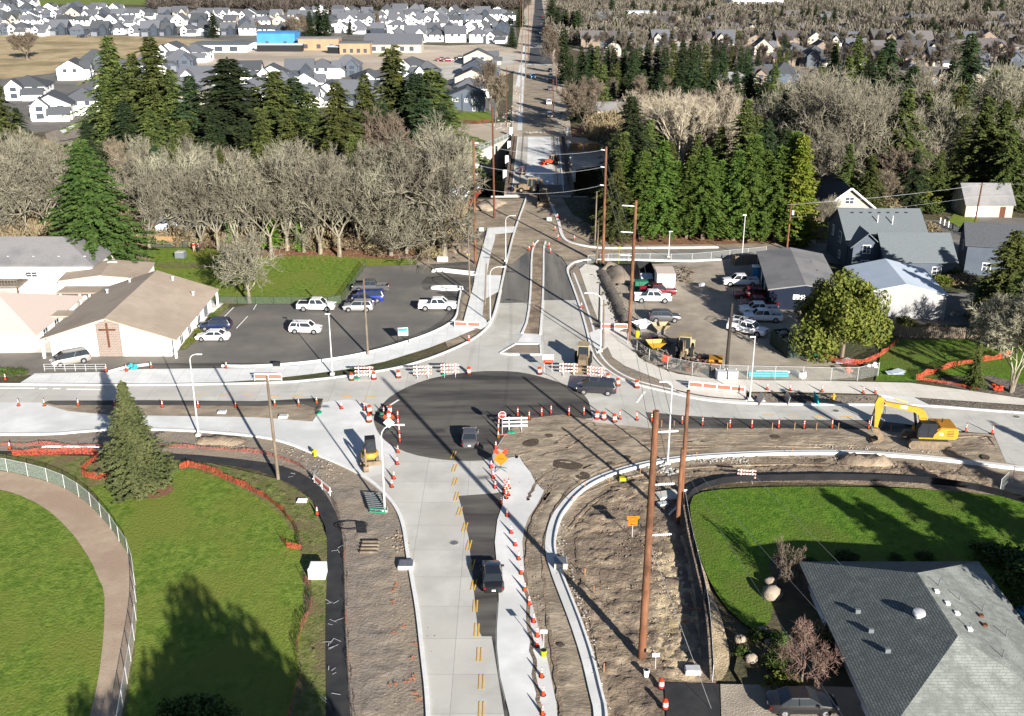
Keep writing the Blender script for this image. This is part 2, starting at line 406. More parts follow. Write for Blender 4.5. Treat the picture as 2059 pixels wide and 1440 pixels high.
# far fields and sites
sheet('field', [(-200, 150), (0, 162), (150, 152), (330, 112), (480, 88), (610, 80), (600, 62), (420, 66), (240, 72), (0, 62), (-300, 62)], 'dry_grass', smooth=1)
sheet('far_meadow', [(-60, 14), (60, 14), (130, 8), (300, 10), (520, 12), (520, -6), (-60, -6)], 'lawn_far')
sheet('construction_site', [(330, 118), (480, 90), (640, 82), (900, 92), (1000, 88), (1040, 100), (1038, 140), (980, 170), (900, 165), (820, 140), (700, 150), (560, 150), (420, 150), (350, 140)], 'site_dirt')
sheet('estate_ground', [(-250, 62), (0, 62), (240, 72), (480, 82), (640, 78), (1040, 90), (1035, 22), (700, 22), (480, 14), (-200, 16)], 'asphalt_lot')
sheet('estate_ground', [(-60, 260), (60, 268), (160, 258), (240, 235), (420, 212), (640, 210), (900, 215), (960, 235), (1000, 240), (1005, 150), (900, 150), (650, 142), (420, 150), (300, 130), (150, 142), (0, 160), (-80, 200)], 'asphalt_lot')
sheet('hill_estate_ground', [(1150, 100), (1200, 60), (1600, 60), (2200, 90), (2300, 200), (2059, 230), (1800, 150), (1560, 190), (1200, 110)], 'dirt_grey')
sheet('far_street', [(820, 150), (960, 120), (1035, 110), (1036, 128), (960, 145), (905, 170), (850, 170)], 'concrete_old')
sheet('parking_lot', [(650, 165), (760, 140), (800, 145), (720, 190), (640, 200)], 'dirt_dark')
sheet('far_street', [(90, 268), (160, 250), (240, 222), (300, 205), (300, 222), (230, 252), (150, 285), (100, 300)], 'dirt_grey')
sheet('pavement', [(120, 262), (170, 243), (225, 222), (228, 227), (172, 250), (126, 268)], 'sidewalk')
sheet('lawn', [(905, 228), (985, 224), (990, 246), (930, 250), (908, 245)], 'lawn')
sheet('mulch_bed', [(1150, 256), (1230, 262), (1232, 275), (1150, 274)], 'mulch')
sheet('lawn', [(1175, 246), (1225, 250), (1225, 264), (1180, 262)], 'lawn_far')
sheet('dirt_lot', [(1140, 276), (1232, 280), (1232, 330), (1140, 345)], 'site_dirt')
sheet('dirt_lot', [(905, 252), (1025, 246), (1028, 272), (1000, 282), (940, 300), (905, 300)], 'site_dirt')
# north road
sheet('north_road_verge', [(1028, 278), (1033, 130), (1046, 60), (1058, 0), (1098, 0), (1112, 60), (1135, 150), (1150, 278)], 'site_dirt')
sheet('north_road', [(1044, 277), (1060, 130), (1069, 60), (1075, 0), (1090, 0), (1100, 60), (1116, 130), (1136, 277)], 'gravel')
sheet('north_road_asphalt', [(1063, 128), (1070, 60), (1076, 0), (1089, 0), (1099, 60), (1113, 130)], 'asphalt_far')
sheet('north_road_dirt', [(1050, 277), (1056, 150), (1108, 150), (1118, 277)], 'dirt_tracked')
sheet('concrete_lane', [(1040, 262), (1046, 180), (1053, 135), (1056, 135), (1052, 190), (1050, 262)], 'concrete_new')
sheet('pavement', [(1036, 176), (1049, 172), (1056, 92), (1053, 92)], 'sidewalk')
sheet('crosswalk', [(1056, 96), (1118, 96), (1118, 92), (1056, 92)], 'concrete_old')
sheet('crosswalk', [(1044, 128), (1120, 130), (1120, 133), (1044, 131)], 'concrete_old')
# central ground
sheet('dirt_verge', [(835, 520), (935, 480), (960, 402), (1130, 398), (1150, 430), (1215, 470), (1460, 488), (1640, 482), (1640, 500), (1460, 505), (1215, 515), (1120, 500), (1060, 640), (900, 700), (840, 560)], 'dirt_tracked')
sheet('mulch_bank', [(500, 502), (700, 498), (830, 500), (850, 520), (790, 522), (640, 515), (500, 520)], 'mulch', smooth=1)
sheet('mulch_bank', [(1200, 462), (1300, 458), (1640, 455), (1640, 486), (1460, 492), (1215, 494)], 'mulch', smooth=1)
sheet('lawn', [(285, 500), (420, 500), (520, 518), (640, 514), (780, 522), (835, 522), (840, 532), (735, 537), (684, 612), (520, 612), (450, 612), (300, 612), (285, 560)], 'lawn')
sheet('lawn_bare_patch', [(310, 528), (420, 529), (440, 537), (400, 542), (310, 540)], 'rough_grass', smooth=1)
sheet('mulch_bed', [(200, 560), (300, 552), (340, 575), (240, 580)], 'mulch', smooth=1)
sheet('driveway_asphalt', [(895, 480), (980, 462), (975, 478), (962, 488), (906, 490)], 'asphalt_new')
sheet('side_street', [(1120, 502), (1215, 512), (1460, 500), (1580, 494), (1700, 488), (1850, 484), (2100, 478), (2100, 540), (1880, 560), (1640, 526), (1540, 514), (1460, 526), (1200, 526), (1130, 560)], 'street')
sheet('driveway_asphalt', [(1858, 442), (1905, 446), (1960, 480), (1900, 486), (1870, 480)], 'asphalt_lot')
sheet('driveway_asphalt', [(1900, 436), (2100, 440), (2100, 478), (1960, 474)], 'asphalt_lot')
sheet('lawn', [(1790, 362), (1900, 372), (1990, 385), (2200, 370), (2200, 405), (1930, 400), (1880, 392), (1840, 402), (1790, 385)], 'lawn_dark')
sheet('lawn', [(1620, 448), (1680, 450), (1668, 482), (1625, 478)], 'lawn')
sheet('lawn', [(1920, 428), (1966, 440), (1966, 476), (1905, 446)], 'lawn')
sheet('yard_gravel', [(1205, 538), (1384, 529), (1450, 524), (1540, 514), (1640, 560), (1640, 700), (1720, 760), (1600, 772), (1430, 764), (1330, 744), (1290, 724), (1264, 694), (1240, 640)], 'gravel')
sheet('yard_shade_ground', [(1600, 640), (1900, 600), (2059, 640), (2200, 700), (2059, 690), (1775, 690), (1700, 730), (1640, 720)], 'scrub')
sheet('driveway_asphalt', [(1790, 590), (1960, 590), (1960, 655), (1790, 655)], 'asphalt_lot')
sheet('lawn', [(1775, 686), (1960, 684), (2200, 690), (2200, 800), (2059, 790), (1990, 762), (1900, 756), (1850, 768), (1760, 768)], 'lawn_dark')
sheet('mulch_bed', [(1880, 772), (1990, 756), (2059, 775), (2200, 795), (2200, 812), (2059, 806), (1960, 790)], 'dirt_dark')
sheet('church_grounds', [(-60, 560), (290, 560), (450, 612), (358, 700), (350, 708), (0, 712), (-60, 715)], 'sidewalk_warm')
sheet('planting_bed', [(355, 700), (440, 620), (462, 610), (455, 628), (374, 704)], 'rough_grass')
sheet('parking_lot', [(-120, 715), (0, 712), (350, 708), (374, 705), (458, 622), (510, 614), (684, 614), (735, 537), (865, 533), (940, 528), (955, 540), (950, 580), (930, 600), (925, 640), (904, 656), (863, 676), (800, 697), (750, 711), (680, 725), (600, 735), (510, 741), (300, 747), (215, 752), (70, 756), (-120, 770)], 'asphalt_lot')
sheet('asphalt_patch', [(863, 533), (941, 528), (940, 546), (885, 547), (868, 549)], 'asphalt_new')
sheet('asphalt_patch', [(868, 551), (955, 555), (950, 580), (905, 580), (868, 583), (852, 586), (845, 570)], 'asphalt_new', smooth=1)
sheet('asphalt_patch', [(868, 588), (926, 589), (922, 610), (918, 640), (900, 660), (860, 677), (800, 696), (740, 712), (690, 720), (750, 702), (820, 680), (880, 655), (908, 620), (900, 598)], 'asphalt_new', smooth=1)
sheet('asphalt_patch', [(219, 752), (264, 733), (446, 732), (600, 732), (600, 736), (510, 742), (300, 746)], 'asphalt_new')
for x0, y0, x1, y1 in ((105, 712, 312, 711), (510, 626, 516, 616), (452, 640, 470, 622), (476, 664, 498, 640)):
    mb = ribbon([(x0, y0), (x1, y1)], .12, .34, smooth=0, z0=.3); tag(mb.build('parking_line', MT['white_paint']), kind='structure')
# main dirt apron below the roads
sheet('bare_dirt', [(-200, 870), (0, 872), (224, 862), (351, 862), (520, 876), (640, 905), (700, 935), (780, 980), (870, 1100), (900, 1440), (905, 1600), (690, 1600), (690, 1440), (690, 1100), (640, 985), (570, 940), (361, 916), (0, 912), (-200, 912)], 'dirt_grey')
sheet('bare_dirt', [(990, 880), (1060, 838), (1190, 842), (1313, 852), (1540, 855), (1830, 868), (2003, 876), (2022, 932), (2260, 950), (2260, 1080), (2020, 1010), (1850, 985), (1680, 975), (1540, 972), (1450, 975), (1380, 1000), (1385, 1040), (1425, 1225), (1440, 1380), (1500, 1600), (1100, 1600), (1040, 1200), (1040, 1000)], 'dirt_tracked')
sheet('bare_dirt', [(1160, 1020), (1230, 965), (1350, 945), (1420, 935), (1540, 925), (1680, 925), (1880, 935), (2030, 955), (2020, 1000), (1850, 985), (1680, 975), (1540, 972), (1450, 975), (1380, 1000), (1385, 1040), (1425, 1225), (1440, 1380), (1445, 1600), (1225, 1600), (1215, 1440), (1140, 1180), (1130, 1070)], 'dirt')
sheet('straw_slope', [(1310, 1060), (1345, 1050), (1375, 1075), (1392, 1150), (1410, 1300), (1408, 1375), (1340, 1370), (1290, 1340), (1300, 1200)], 'straw', smooth=2)
sheet('straw_slope', [(1390, 1060), (1405, 1075), (1420, 1170), (1450, 1240), (1470, 1330), (1455, 1370), (1436, 1375), (1428, 1250)], 'straw', smooth=1)
for pts in ([(1112, 932), (1130, 928), (1152, 932), (1176, 940), (1165, 948), (1148, 950), (1128, 946), (1112, 944)], [(1155, 958), (1175, 952), (1190, 962), (1180, 970), (1160, 968)], [(1094, 878), (1108, 876), (1114, 882), (1102, 886)],
            [(1254, 920), (1270, 922), (1266, 928), (1254, 926)], [(1216, 935), (1232, 932), (1240, 938), (1226, 941)], [(1118, 1300), (1132, 1298), (1138, 1304), (1124, 1309)], [(1048, 896), (1070, 886), (1085, 888), (1082, 900), (1060, 904)],
            [(1545, 880), (1560, 878), (1572, 884), (1556, 888)], [(1634, 930), (1660, 926), (1664, 932), (1644, 936)], [(1640, 942), (1654, 942), (1652, 948), (1642, 947)], [(1970, 918), (1988, 920), (1990, 930), (1976, 930)]):
    sheet('wet_patch', pts, 'soil_wet', smooth=2, z=.315)
# lower left
sheet('lawn', [(-300, 905), (0, 913), (224, 918), (361, 920), (560, 967), (626, 1007), (658, 1086), (656, 1440), (656, 1700), (-300, 1700)], 'rough_grass')
sheet('lawn', [(185, 985), (240, 972), (360, 950), (392, 948), (450, 968), (520, 1005), (565, 1040), (600, 1090), (610, 1180), (612, 1250), (600, 1330), (600, 1380), (580, 1440), (560, 1700), (220, 1700), (272, 1320), (276, 1180), (230, 1060)], 'lawn')
sheet('warning_track', [(-260, 925), (-100, 935), (0, 951), (26, 954), (74, 966), (116, 978), (150, 996), (179, 1017), (204, 1044), (227, 1070), (245, 1100), (264, 1126), (273, 1179), (276, 1258), (266, 1324), (253, 1403), (235, 1500), (200, 1640), (-300, 1640)], 'track', smooth=1)
sheet('ball_field_lawn', [(-260, 960), (-100, 972), (0, 988), (34, 997), (74, 1015), (106, 1036), (140, 1070), (158, 1092), (185, 1134), (195, 1160), (211, 1192), (211, 1245), (208, 1297), (198, 1377), (182, 1440), (150, 1620), (-300, 1640)], 'lawn', smooth=1)
sheet('footpath', [(-200, 905), (0, 911), (224, 914), (361, 915), (520, 931), (576, 943), (615, 959), (650, 988), (673, 1028), (689, 1070), (692, 1165), (695, 1297), (705, 1440), (712, 1600), (656, 1600), (656, 1440), (654, 1245), (658, 1165), (658, 1070), (642, 1038), (626, 1007), (597, 983), (560, 967), (510, 946), (361, 928), (224, 922), (0, 916), (-200, 910)], 'asphalt_path', smooth=1)
sheet('mulch_ring', [(250, 985), (270, 975), (330, 975), (354, 985), (340, 1000), (300, 1008), (262, 1002)], 'mulch', smooth=2)
# right garden
sheet('lawn', [(1385, 1005), (1420, 990), (1539, 983), (1680, 982), (1880, 988), (2100, 1010), (2300, 1060), (2300, 1290), (1620, 1300), (1560, 1290), (1500, 1265), (1450, 1215), (1415, 1150), (1392, 1070)], 'lawn_dark', smooth=1)
sheet('garden_bed', [(1540, 1120), (1600, 1130), (1640, 1180), (1780, 1400), (1560, 1400), (1470, 1375), (1490, 1290), (1545, 1270), (1560, 1200)], 'scrub', smooth=1)
sheet('driveway_asphalt', [(1335, 1378), (1446, 1381), (1452, 1600), (1350, 1600)], 'asphalt_path')
sheet('driveway_concrete', [(1448, 1381), (1600, 1384), (1800, 1390), (1800, 1600), (1455, 1600)], 'gravel')
# ---- concrete roads
Z = .19
WK = [(-260, 775), (41, 776), (300, 778), (568, 773), (640, 766), (700, 759), (760, 750), (813, 740), (879, 719), (940, 692), (970, 672), (985, 655), (994, 635), (1003, 600), (1012, 560), (1022, 515), (1035, 464), (1053, 415), (1058, 400)]
SWK = [(-260, 877), (0, 877), (106, 877), (169, 871), (224, 867), (351, 867), (520, 880), (576, 893), (623, 912), (695, 941), (740, 966), (774, 996), (800, 1028), (813, 1065), (819, 1113), (829, 1170), (840, 1231), (850, 1324), (861, 1416), (866, 1600)]
NK = [(1142, 552), (1156, 590), (1169, 628), (1182, 673), (1189, 712), (1205, 735), (1231, 756), (1265, 772), (1305, 783), (1350, 793), (1389, 803), (1442, 811), (1540, 816), (1650, 817), (1755, 817), (1869, 819), (1961, 827), (2059, 834), (2260, 848)]
ES = [(1310, 848), (1363, 846), (1442, 845), (1540, 847), (1750, 848), (1816, 855), (1916, 869), (1998, 876), (2022, 933), (2059, 941), (2260, 960)]
road = WK[:14] + [(1008, 585), (1154, 590)] + NK[1:] + ES[::-1] + [(1313, 864), (1231, 856), (1191, 850), (1130, 850), (1060, 850), (1040, 880), (1010, 925), (1011, 997), (985, 1005), (1030, 1600), (866, 1600)] + SWK[::-1][1:]
sheet('concrete_road', road, 'concrete_road', z=Z)
sheet('concrete_lane', [(-260, 800), (0, 812), (84, 812), (137, 829), (230, 837), (520, 842), (629, 850), (650, 812), (700, 806), (742, 815), (750, 850), (760, 875), (790, 903), (800, 930), (770, 955), (740, 964), (700, 943), (623, 911), (520, 879), (351, 866), (224, 866), (106, 876), (-260, 876)], 'concrete_new', z=Z + .005)
sheet('concrete_lane', [(1184, 690), (1140, 605), (1096, 604), (1092, 676), (1100, 720), (1180, 730)], 'concrete_old', z=Z + .005)
sheet('concrete_lane', [(1060, 640), (1068, 606), (1008, 612), (1002, 632), (990, 665), (970, 700), (1010, 700)], 'concrete_old', z=Z + .005)
sheet('worn_asphalt', [(1005, 612), (1010, 585), (1018, 545), (1026, 515), (1090, 480), (1135, 535), (1146, 560), (1158, 606), (1096, 606), (1070, 611)], 'asphalt_worn', z=Z + .01)
sheet('dirt_road', [(1020, 540), (1026, 500), (1038, 455), (1055, 412), (1065, 392), (1106, 395), (1112, 420), (1128, 460), (1150, 492), (1215, 508), (1210, 526), (1160, 528), (1146, 545), (1130, 520), (1100, 500), (1060, 508)], 'dirt_tracked', z=Z + .016)
BC = [(1000, 900), (985, 929), (932, 931), (879, 927), (827, 917), (790, 901), (769, 885), (754, 861), (751, 840), (763, 822), (787, 798), (827, 777), (879, 760), (959, 749), (1030, 749), (1073, 756), (1126, 772), (1168, 790), (1184, 809), (1191, 832), (1190, 848), (1130, 838), (1060, 846), (1022, 868)]
sheet('roundabout_asphalt', BC, 'asphalt_new', z=Z + .022, smooth=1)
sheet('asphalt_strip', [(1297, 832), (1320, 833), (1363, 838), (1442, 843), (1540, 847), (1750, 848), (1816, 855), (1829, 872), (1803, 872), (1750, 866), (1540, 864), (1313, 865)], 'asphalt_new', z=Z + .022)
sheet('asphalt_strip', [(922, 1001), (993, 996), (1011, 993), (1008, 1020), (998, 1050), (993, 1094), (997, 1139), (1001, 1208), (997, 1271), (997, 1305), (1003, 1363), (1022, 1440), (1050, 1600), (1040, 1600), (1014, 1440), (998, 1340), (989, 1284), (969, 1284), (961, 1268), (956, 1218), (943, 1086), (930, 1030)], 'asphalt_new', z=Z + .022)
sheet('dirt_patch', [(1000, 905), (1024, 868), (1062, 845), (1130, 837), (1192, 849), (1235, 857), (1313, 866), (1310, 900), (1200, 1000), (1100, 1000), (1068, 955), (1044, 920)], 'dirt_tracked', z=Z + .03)
sheet('concrete_new_lane', [(985, 932), (1020, 925), (1044, 921), (1054, 938), (1067, 954), (1075, 972), (1094, 991), (1081, 1017), (1062, 1046), (1054, 1070), (1050, 1094), (1053, 1139), (1062, 1192), (1077, 1245), (1099, 1324), (1118, 1416), (1135, 1600), (1052, 1600), (1024, 1440), (1005, 1363), (999, 1305), (999, 1271), (1003, 1208), (999, 1139), (995, 1094), (1000, 1050), (1010, 1020), (1012, 993), (996, 990)], 'concrete_new', z=Z + .05)
sheet('median_island', [(84, 814), (98, 810), (300, 809), (520, 811), (631, 805), (650, 806), (645, 825), (629, 851), (510, 842), (230, 838), (137, 830)], 'dirt_tracked', z=Z + .03)
sheet('asphalt_strip', [(90, 812), (100, 809), (300, 808), (520, 810), (631, 804), (650, 805), (640, 826), (610, 816), (520, 820), (300, 818), (110, 818)], 'asphalt_new', z=Z + .036)
sheet('concrete_slab', [(1191, 852), (1191, 840), (1184, 812), (1240, 816), (1292, 822), (1300, 838), (1312, 865), (1231, 857)], 'concrete_old', z=Z + .04)
# kerbs
kerb(WK, .3, Z + .15, smooth=2)
kerb(SWK, .35, Z + .15)
kerb(NK, .3, Z + .15)
kerb(NK[:13], .3, Z + .10, off=1.0)
kerb([(1142, 552), (1141, 540), (1154, 529), (1182, 524), (1272, 524), (1384, 527), (1450, 524)], .4, Z + .15)
kerb([(1108, 413), (1116, 430), (1124, 451), (1129, 476), (1141, 489), (1172, 496), (1212, 501), (1300, 500), (1444, 499)], .6, Z + .12)
kerb([(1086, 676), (1091, 615), (1093, 560), (1093, 501), (1097, 488)], .3, Z + .15, smooth=1)
kerb([(1050, 673), (1062, 645), (1068, 577), (1069, 514), (1074, 495), (1082, 486)], .3, Z + .15, smooth=1)
sheet('median_island', [(1051, 672), (1063, 645), (1069, 577), (1070, 514), (1076, 495), (1084, 486), (1096, 488), (1092, 501), (1092, 560), (1090, 615), (1085, 675)], 'dirt', z=Z + .06)
sheet('crosswalk', [(1040, 690), (1052, 674), (1087, 676), (1088, 692)], 'concrete_new', z=Z + .03)
sheet('splitter_island', [(1008, 712), (1038, 696), (1084, 696), (1086, 714)], 'dirt_grey', z=Z + .06)
kerb([(1006, 713), (1037, 695), (1086, 695), (1087, 716), (1022, 716), (1006, 713)], .25, Z + .15, smooth=0)
SE = [(1207, 1600), (1207, 1440), (1197, 1403), (1182, 1337), (1161, 1271), (1139, 1213), (1118, 1160), (1104, 1113), (1106, 1080), (1116, 1045), (1130, 1025), (1148, 1003), (1172, 982), (1207, 963), (1250, 948), (1297, 936), (1350, 927), (1416, 920), (1540, 914), (1671, 912), (1776, 916), (1882, 925), (1987, 937), (2059, 946), (2260, 972)]
kerb(SE, .85, Z + .12, m='concrete_new', name='gutter')
kerb(SE, .2, Z + .30, off=-.5, name='kerb')
kerb([(1140, 1440), (1500, 914)], .01, -.2, smooth=0, name='form_edge') if 0 else None
# sidewalks
def walk(pts, m='sidewalk', z=Z + .10, smooth=0): return sheet('pavement', pts, m, z=z, smooth=smooth)
walk([(41, 774), (71, 755), (219, 752), (262, 747), (300, 746), (520, 744), (600, 738), (680, 728), (750, 713), (800, 699), (863, 678), (904, 657), (960, 664), (950, 668), (910, 685), (861, 704), (774, 731), (695, 747), (620, 757), (568, 763), (520, 768), (440, 773), (300, 775)])
walk([(904, 657), (932, 650), (940, 620), (952, 577), (958, 545), (967, 512), (980, 466), (997, 463), (995, 484), (987, 512), (978, 560), (973, 610), (970, 640), (985, 655), (968, 666)])
walk([(980, 461), (1036, 458), (1034, 470), (1000, 474), (978, 474)], z=Z + .104)
walk([(955, 555), (1008, 557), (1002, 590), (973, 606), (950, 600)], z=Z + .104)
kerb([(868, 549), (886, 548), (955, 556), (955, 551), (889, 544), (870, 546)], .22, .45, smooth=0)
kerb([(868, 583), (895, 586), (930, 585), (930, 580), (895, 579), (870, 580), (868, 583)], .3, .45, smooth=1)
kerb([(927, 588), (922, 612), (919, 640), (903, 656), (863, 676), (800, 697), (750, 711), (680, 725), (600, 735), (510, 741), (446, 740)], .2, .48)
kerb([(219, 752), (255, 742), (300, 737)], .2, .48)
NW = [(1165, 544), (1177, 534), (1197, 537), (1207, 542), (1222, 580), (1247, 645), (1272, 703), (1284, 722), (1323, 743), (1363, 756), (1426, 765), (1540, 769), (1663, 770), (1829, 774), (1950, 790), (2059, 806), (2260, 835), (2260, 850), (2059, 819), (1961, 812), (1837, 803), (1763, 797), (1660, 794), (1539, 792), (1500, 792), (1500, 814), (1442, 810), (1389, 802), (1371, 798), (1337, 772), (1297, 756), (1257, 740), (1231, 722), (1220, 698), (1205, 655), (1184, 600)]
walk(NW, 'sidewalk_warm')
walk([(1184, 673), (1206, 664), (1224, 700), (1200, 716)], z=Z + .104)
walk([(1763, 797), (1837, 803), (1870, 819), (1790, 817)], 'concrete_new', z=Z + .104)
sheet('planter_soil', [(1540, 794), (1763, 798), (1785, 817), (1540, 815), (1505, 812), (1505, 794)], 'dirt_grey', z=Z + .02)
sheet('planter_soil', [(1146, 548), (1160, 535), (1165, 544), (1184, 600), (1205, 655), (1220, 698), (1231, 722), (1257, 740), (1297, 756), (1337, 772), (1371, 798), (1350, 793), (1305, 783), (1265, 772), (1231, 756), (1205, 735), (1189, 712), (1182, 673), (1169, 628), (1156, 590)], 'dirt_grey', z=Z + .07)
sheet('planter_soil', [(1840, 803), (1961, 812), (2059, 820), (2260, 848), (2260, 850), (2059, 832), (1961, 825), (1872, 818)], 'dirt_dark', z=Z + .07)
# yellow lane marks, painted bars
for i, (x, y) in enumerate([(912, 918), (914, 945), (915, 972), (918, 1002), (924, 1032), (935, 1064), (943, 1100), (949, 1140), (953, 1180), (956, 1223), (959, 1271), (964, 1321), (968, 1376), (968, 1432)]):
    g = G(x, y); mb = MB()
    for dx in (-.15, .15): mb.box((g.x + dx, g.y, Z + .036), (.12, 1.8, .004), rz=-.1 if i < 9 else 0)
    tag(mb.build('lane_marking', MT['yellow_paint']), kind='structure')
for x, y in [(407, 798), (455, 798), (500, 798), (552, 799), (598, 799), (697, 800), (745, 801), (1545, 838), (1596, 839), (1648, 840), (1702, 841)]:
    g = G(x, y); tag(MB().box((g.x, g.y, Z + .012), (1.4, .25, .004)).build('lane_marking', MT['yellow_paint']), kind='structure')
for x0, y0, x1, y1 in ((778, 822, 802, 807), (1280, 812, 1296, 790), (0, 783, 70, 783), (80, 784, 95, 784), (108, 784, 122, 784), (135, 785, 210, 786)):
    mb = ribbon([(x0, y0), (x1, y1)], .28, Z + .03, smooth=0, z0=Z); tag(mb.build('lane_marking', MT['white_paint']), kind='structure')
for x, y in [(913, 1095), (1120, 705), (1680, 829), (2043, 841)]:
    g = G(x, y); tag(MB().lathe([(.55, Z), (.55, Z + .012)], (g.x, g.y, 0), 24).build('manhole_surround', MT['concrete_old']), kind='structure')
    tag(MB().lathe([(.38, Z), (.38, Z + .02)], (g.x, g.y, 0), 24).build('manhole_cover', MT['steel']), 'round cast manhole cover in the pale concrete lane' if x == 913 else ('round manhole cover near the north splitter island' if x == 1120 else 'round manhole cover near the ' + ('big excavator boom' if x == 1680 else 'right end of the east road')), 'manhole cover')
# chalk marks on the path, orange marks on the dirt
rc = random.Random(4)
mb = MB()
for x, y in [(671, 1214), (674, 1257), (674, 1110), (668, 1295), (672, 1305), (664, 1355), (664, 1411), (590, 962), (640, 950), (636, 955)]:
    g = G(x, y)
    for k in range(3): mb.box((g.x + rc.uniform(-.5, .5), g.y + rc.uniform(-.5, .5), .36), (rc.uniform(.3, .9), .05, .004), rz=rc.uniform(0, 3))
tag(mb.build('chalk_marks', MT['chalk']), kind='structure')
mb = MB()
for i in range(26):
    if i < 14: x, y = rc.uniform(780, 842), rc.uniform(1180, 1420)
    else: x, y = rc.uniform(1375, 1402), rc.uniform(1160, 1260)
    g = G(x, y)
    for k in range(3): mb.box((g.x + rc.uniform(-.2, .2), g.y + rc.uniform(-.2, .2), .32), (rc.uniform(.2, .5), .06, .004), rz=rc.uniform(0, 3))
tag(mb.build('paint_marks', MT['orange_mark']), kind='structure')
# lumps: clods, rubble, berms (real relief on the dirt)
def inside(x, y, P):
    c = False; j = len(P) - 1
    for i in range(len(P)):
        if (P[i][1] > y) != (P[j][1] > y) and x < (P[j][0] - P[i][0]) * (y - P[i][1]) / (P[j][1] - P[i][1]) + P[i][0]: c = not c
        j = i
    return c
def relief(name, pts, cell, amp, m, z0, seed, sx=.5, sy=.5, ridge=0.0, kind='structure'):
    P = px2w(pts); x0, x1 = min(p[0] for p in P), max(p[0] for p in P); y0, y1 = min(p[1] for p in P), max(p[1] for p in P)
    nx_, ny_ = int((x1 - x0) / cell) + 2, int((y1 - y0) / cell) + 2; vs = []; ok = []; id_ = {}
    for j in range(ny_):
        for i in range(nx_):
            x, y = x0 + i * cell, y0 + j * cell
            if not inside(x, y, P): continue
            e = 1.0
            for dx, dy in ((.7, 0), (-.7, 0), (0, .7), (0, -.7)):
                if not inside(x + dx, y + dy, P): e = 0.0
            v = Vector((x * sx + seed, y * sy, seed)); n_ = mn.fractal(v, .55, 2.1, 6) + ridge * (abs(mn.noise(Vector((x * sx * 1.7, y * sy * 1.7, seed + 9)))) * 2 - .5)
            id_[(i, j)] = len(vs); vs.append((x + mn.noise(v * 3) * cell * .3, y, z0 + (e * max(-.02, n_ * amp + amp * .45) if e else -.03)))
    fs = [(id_[(i, j)], id_[(i + 1, j)], id_[(i + 1, j + 1)], id_[(i, j + 1)]) for (i, j) in id_ if (i + 1, j) in id_ and (i + 1, j + 1) in id_ and (i, j + 1) in id_]
    me = MB().add(vs, fs).build(name, MT[m], smooth='full', recalc=False); tag(me, kind=kind); return me
relief('loose_dirt', [(1160, 1030), (1235, 972), (1350, 953), (1420, 945), (1540, 935), (1680, 933), (1880, 943), (2010, 962), (2000, 995), (1850, 978), (1680, 966), (1540, 968), (1450, 970), (1370, 1000), (1380, 1060), (1400, 1170), (1420, 1300), (1432, 1370), (1330, 1372), (1340, 1500), (1230, 1500), (1215, 1420), (1190, 1330), (1148, 1190), (1138, 1070)], .3, .20, 'dirt', .20, 1, .8, .7, .25)
relief('rutted_dirt', [(1015, 905), (1035, 872), (1070, 850), (1130, 842), (1190, 852), (1310, 868), (1540, 868), (1800, 878), (1995, 884), (2012, 925), (1880, 915), (1670, 902), (1540, 905), (1416, 911), (1297, 926), (1240, 942), (1160, 975), (1112, 1030), (1096, 1090), (1108, 1170), (1150, 1271), (1170, 1340), (1188, 1420), (1195, 1500), (1138, 1500), (1118, 1400), (1090, 1300), (1072, 1200), (1060, 1139), (1058, 1090), (1070, 1050), (1096, 995), (1080, 965), (1060, 935), (1044, 918)], .3, .08, 'dirt_tracked', .225, 2, .35, .8, .5)
relief('graded_dirt', [(700, 1075), (685, 1020), (650, 975), (600, 945), (520, 925), (380, 905), (380, 880), (510, 893), (570, 905), (620, 925), (690, 955), (740, 985), (780, 1020), (800, 1065), (812, 1160), (824, 1240), (836, 1330), (846, 1500), (712, 1500), (704, 1300), (700, 1160)], .3, .08, 'dirt_grey', .165, 3, .5, .6, .3)
relief('straw_slope', [(1312, 1065), (1345, 1055), (1372, 1080), (1388, 1150), (1404, 1300), (1402, 1368), (1340, 1362), (1296, 1330), (1302, 1200)], .25, .14, 'straw', .24, 4, 1.3, 1.3, .2)
relief('rough_verge', [(450, 945), (540, 965), (600, 1000), (640, 1060), (652, 1100), (650, 1240), (650, 1500), (605, 1500), (612, 1380), (606, 1290), (632, 1200), (612, 1110), (600, 1075), (560, 1020), (500, 985)], .35, .16, 'rough_grass', .17, 6, .7, .7, .2)
def lumps(name, polyline, spread, n, size, m, seed, z=.1, flat=.6):
    rr = random.Random(seed); mb = MB(); w = [Vector(G(*p)) for p in polyline]
    L = [0]
    for a, b in zip(w, w[1:]): L.append(L[-1] + (b - a).length)
    for _ in range(n):
        t = rr.uniform(0, L[-1]); i = max(k for k in range(len(L)) if L[k] <= t); i = min(i, len(w) - 2)
        p = w[i].lerp(w[i + 1], (t - L[i]) / max(1e-6, L[i + 1] - L[i]))
        x, y = p.x + rr.gauss(0, spread), p.y + rr.gauss(0, spread); s = size * rr.uniform(.3, 1) ** 1.5
        ring = []; q0 = rr.uniform(0, 6)
        for (rad, zz) in ((1.1, -.3), (.95, .25), (.5, .8)):
            ring.append([(x + s * rad * rr.uniform(.75, 1.2) * math.cos(q0 + j * 1.047), y + s * rad * rr.uniform(.75, 1.2) * math.sin(q0 + j * 1.047), z + s * zz * flat) for j in range(6)])
        mb.loft(ring)
    o = mb.build(name, MT[m], smooth='full'); return tag(o, kind='stuff')
lumps('clods', [(1215, 970), (1300, 945), (1500, 925), (1850, 930)], .5, 200, .10, 'dirt_dark', 1, .28)
lumps('concrete_rubble', [(1135, 1060), (1128, 1110), (1150, 1180), (1175, 1240), (1200, 1340), (1222, 1440)], .3, 240, .10, 'rubble', 2, .3)
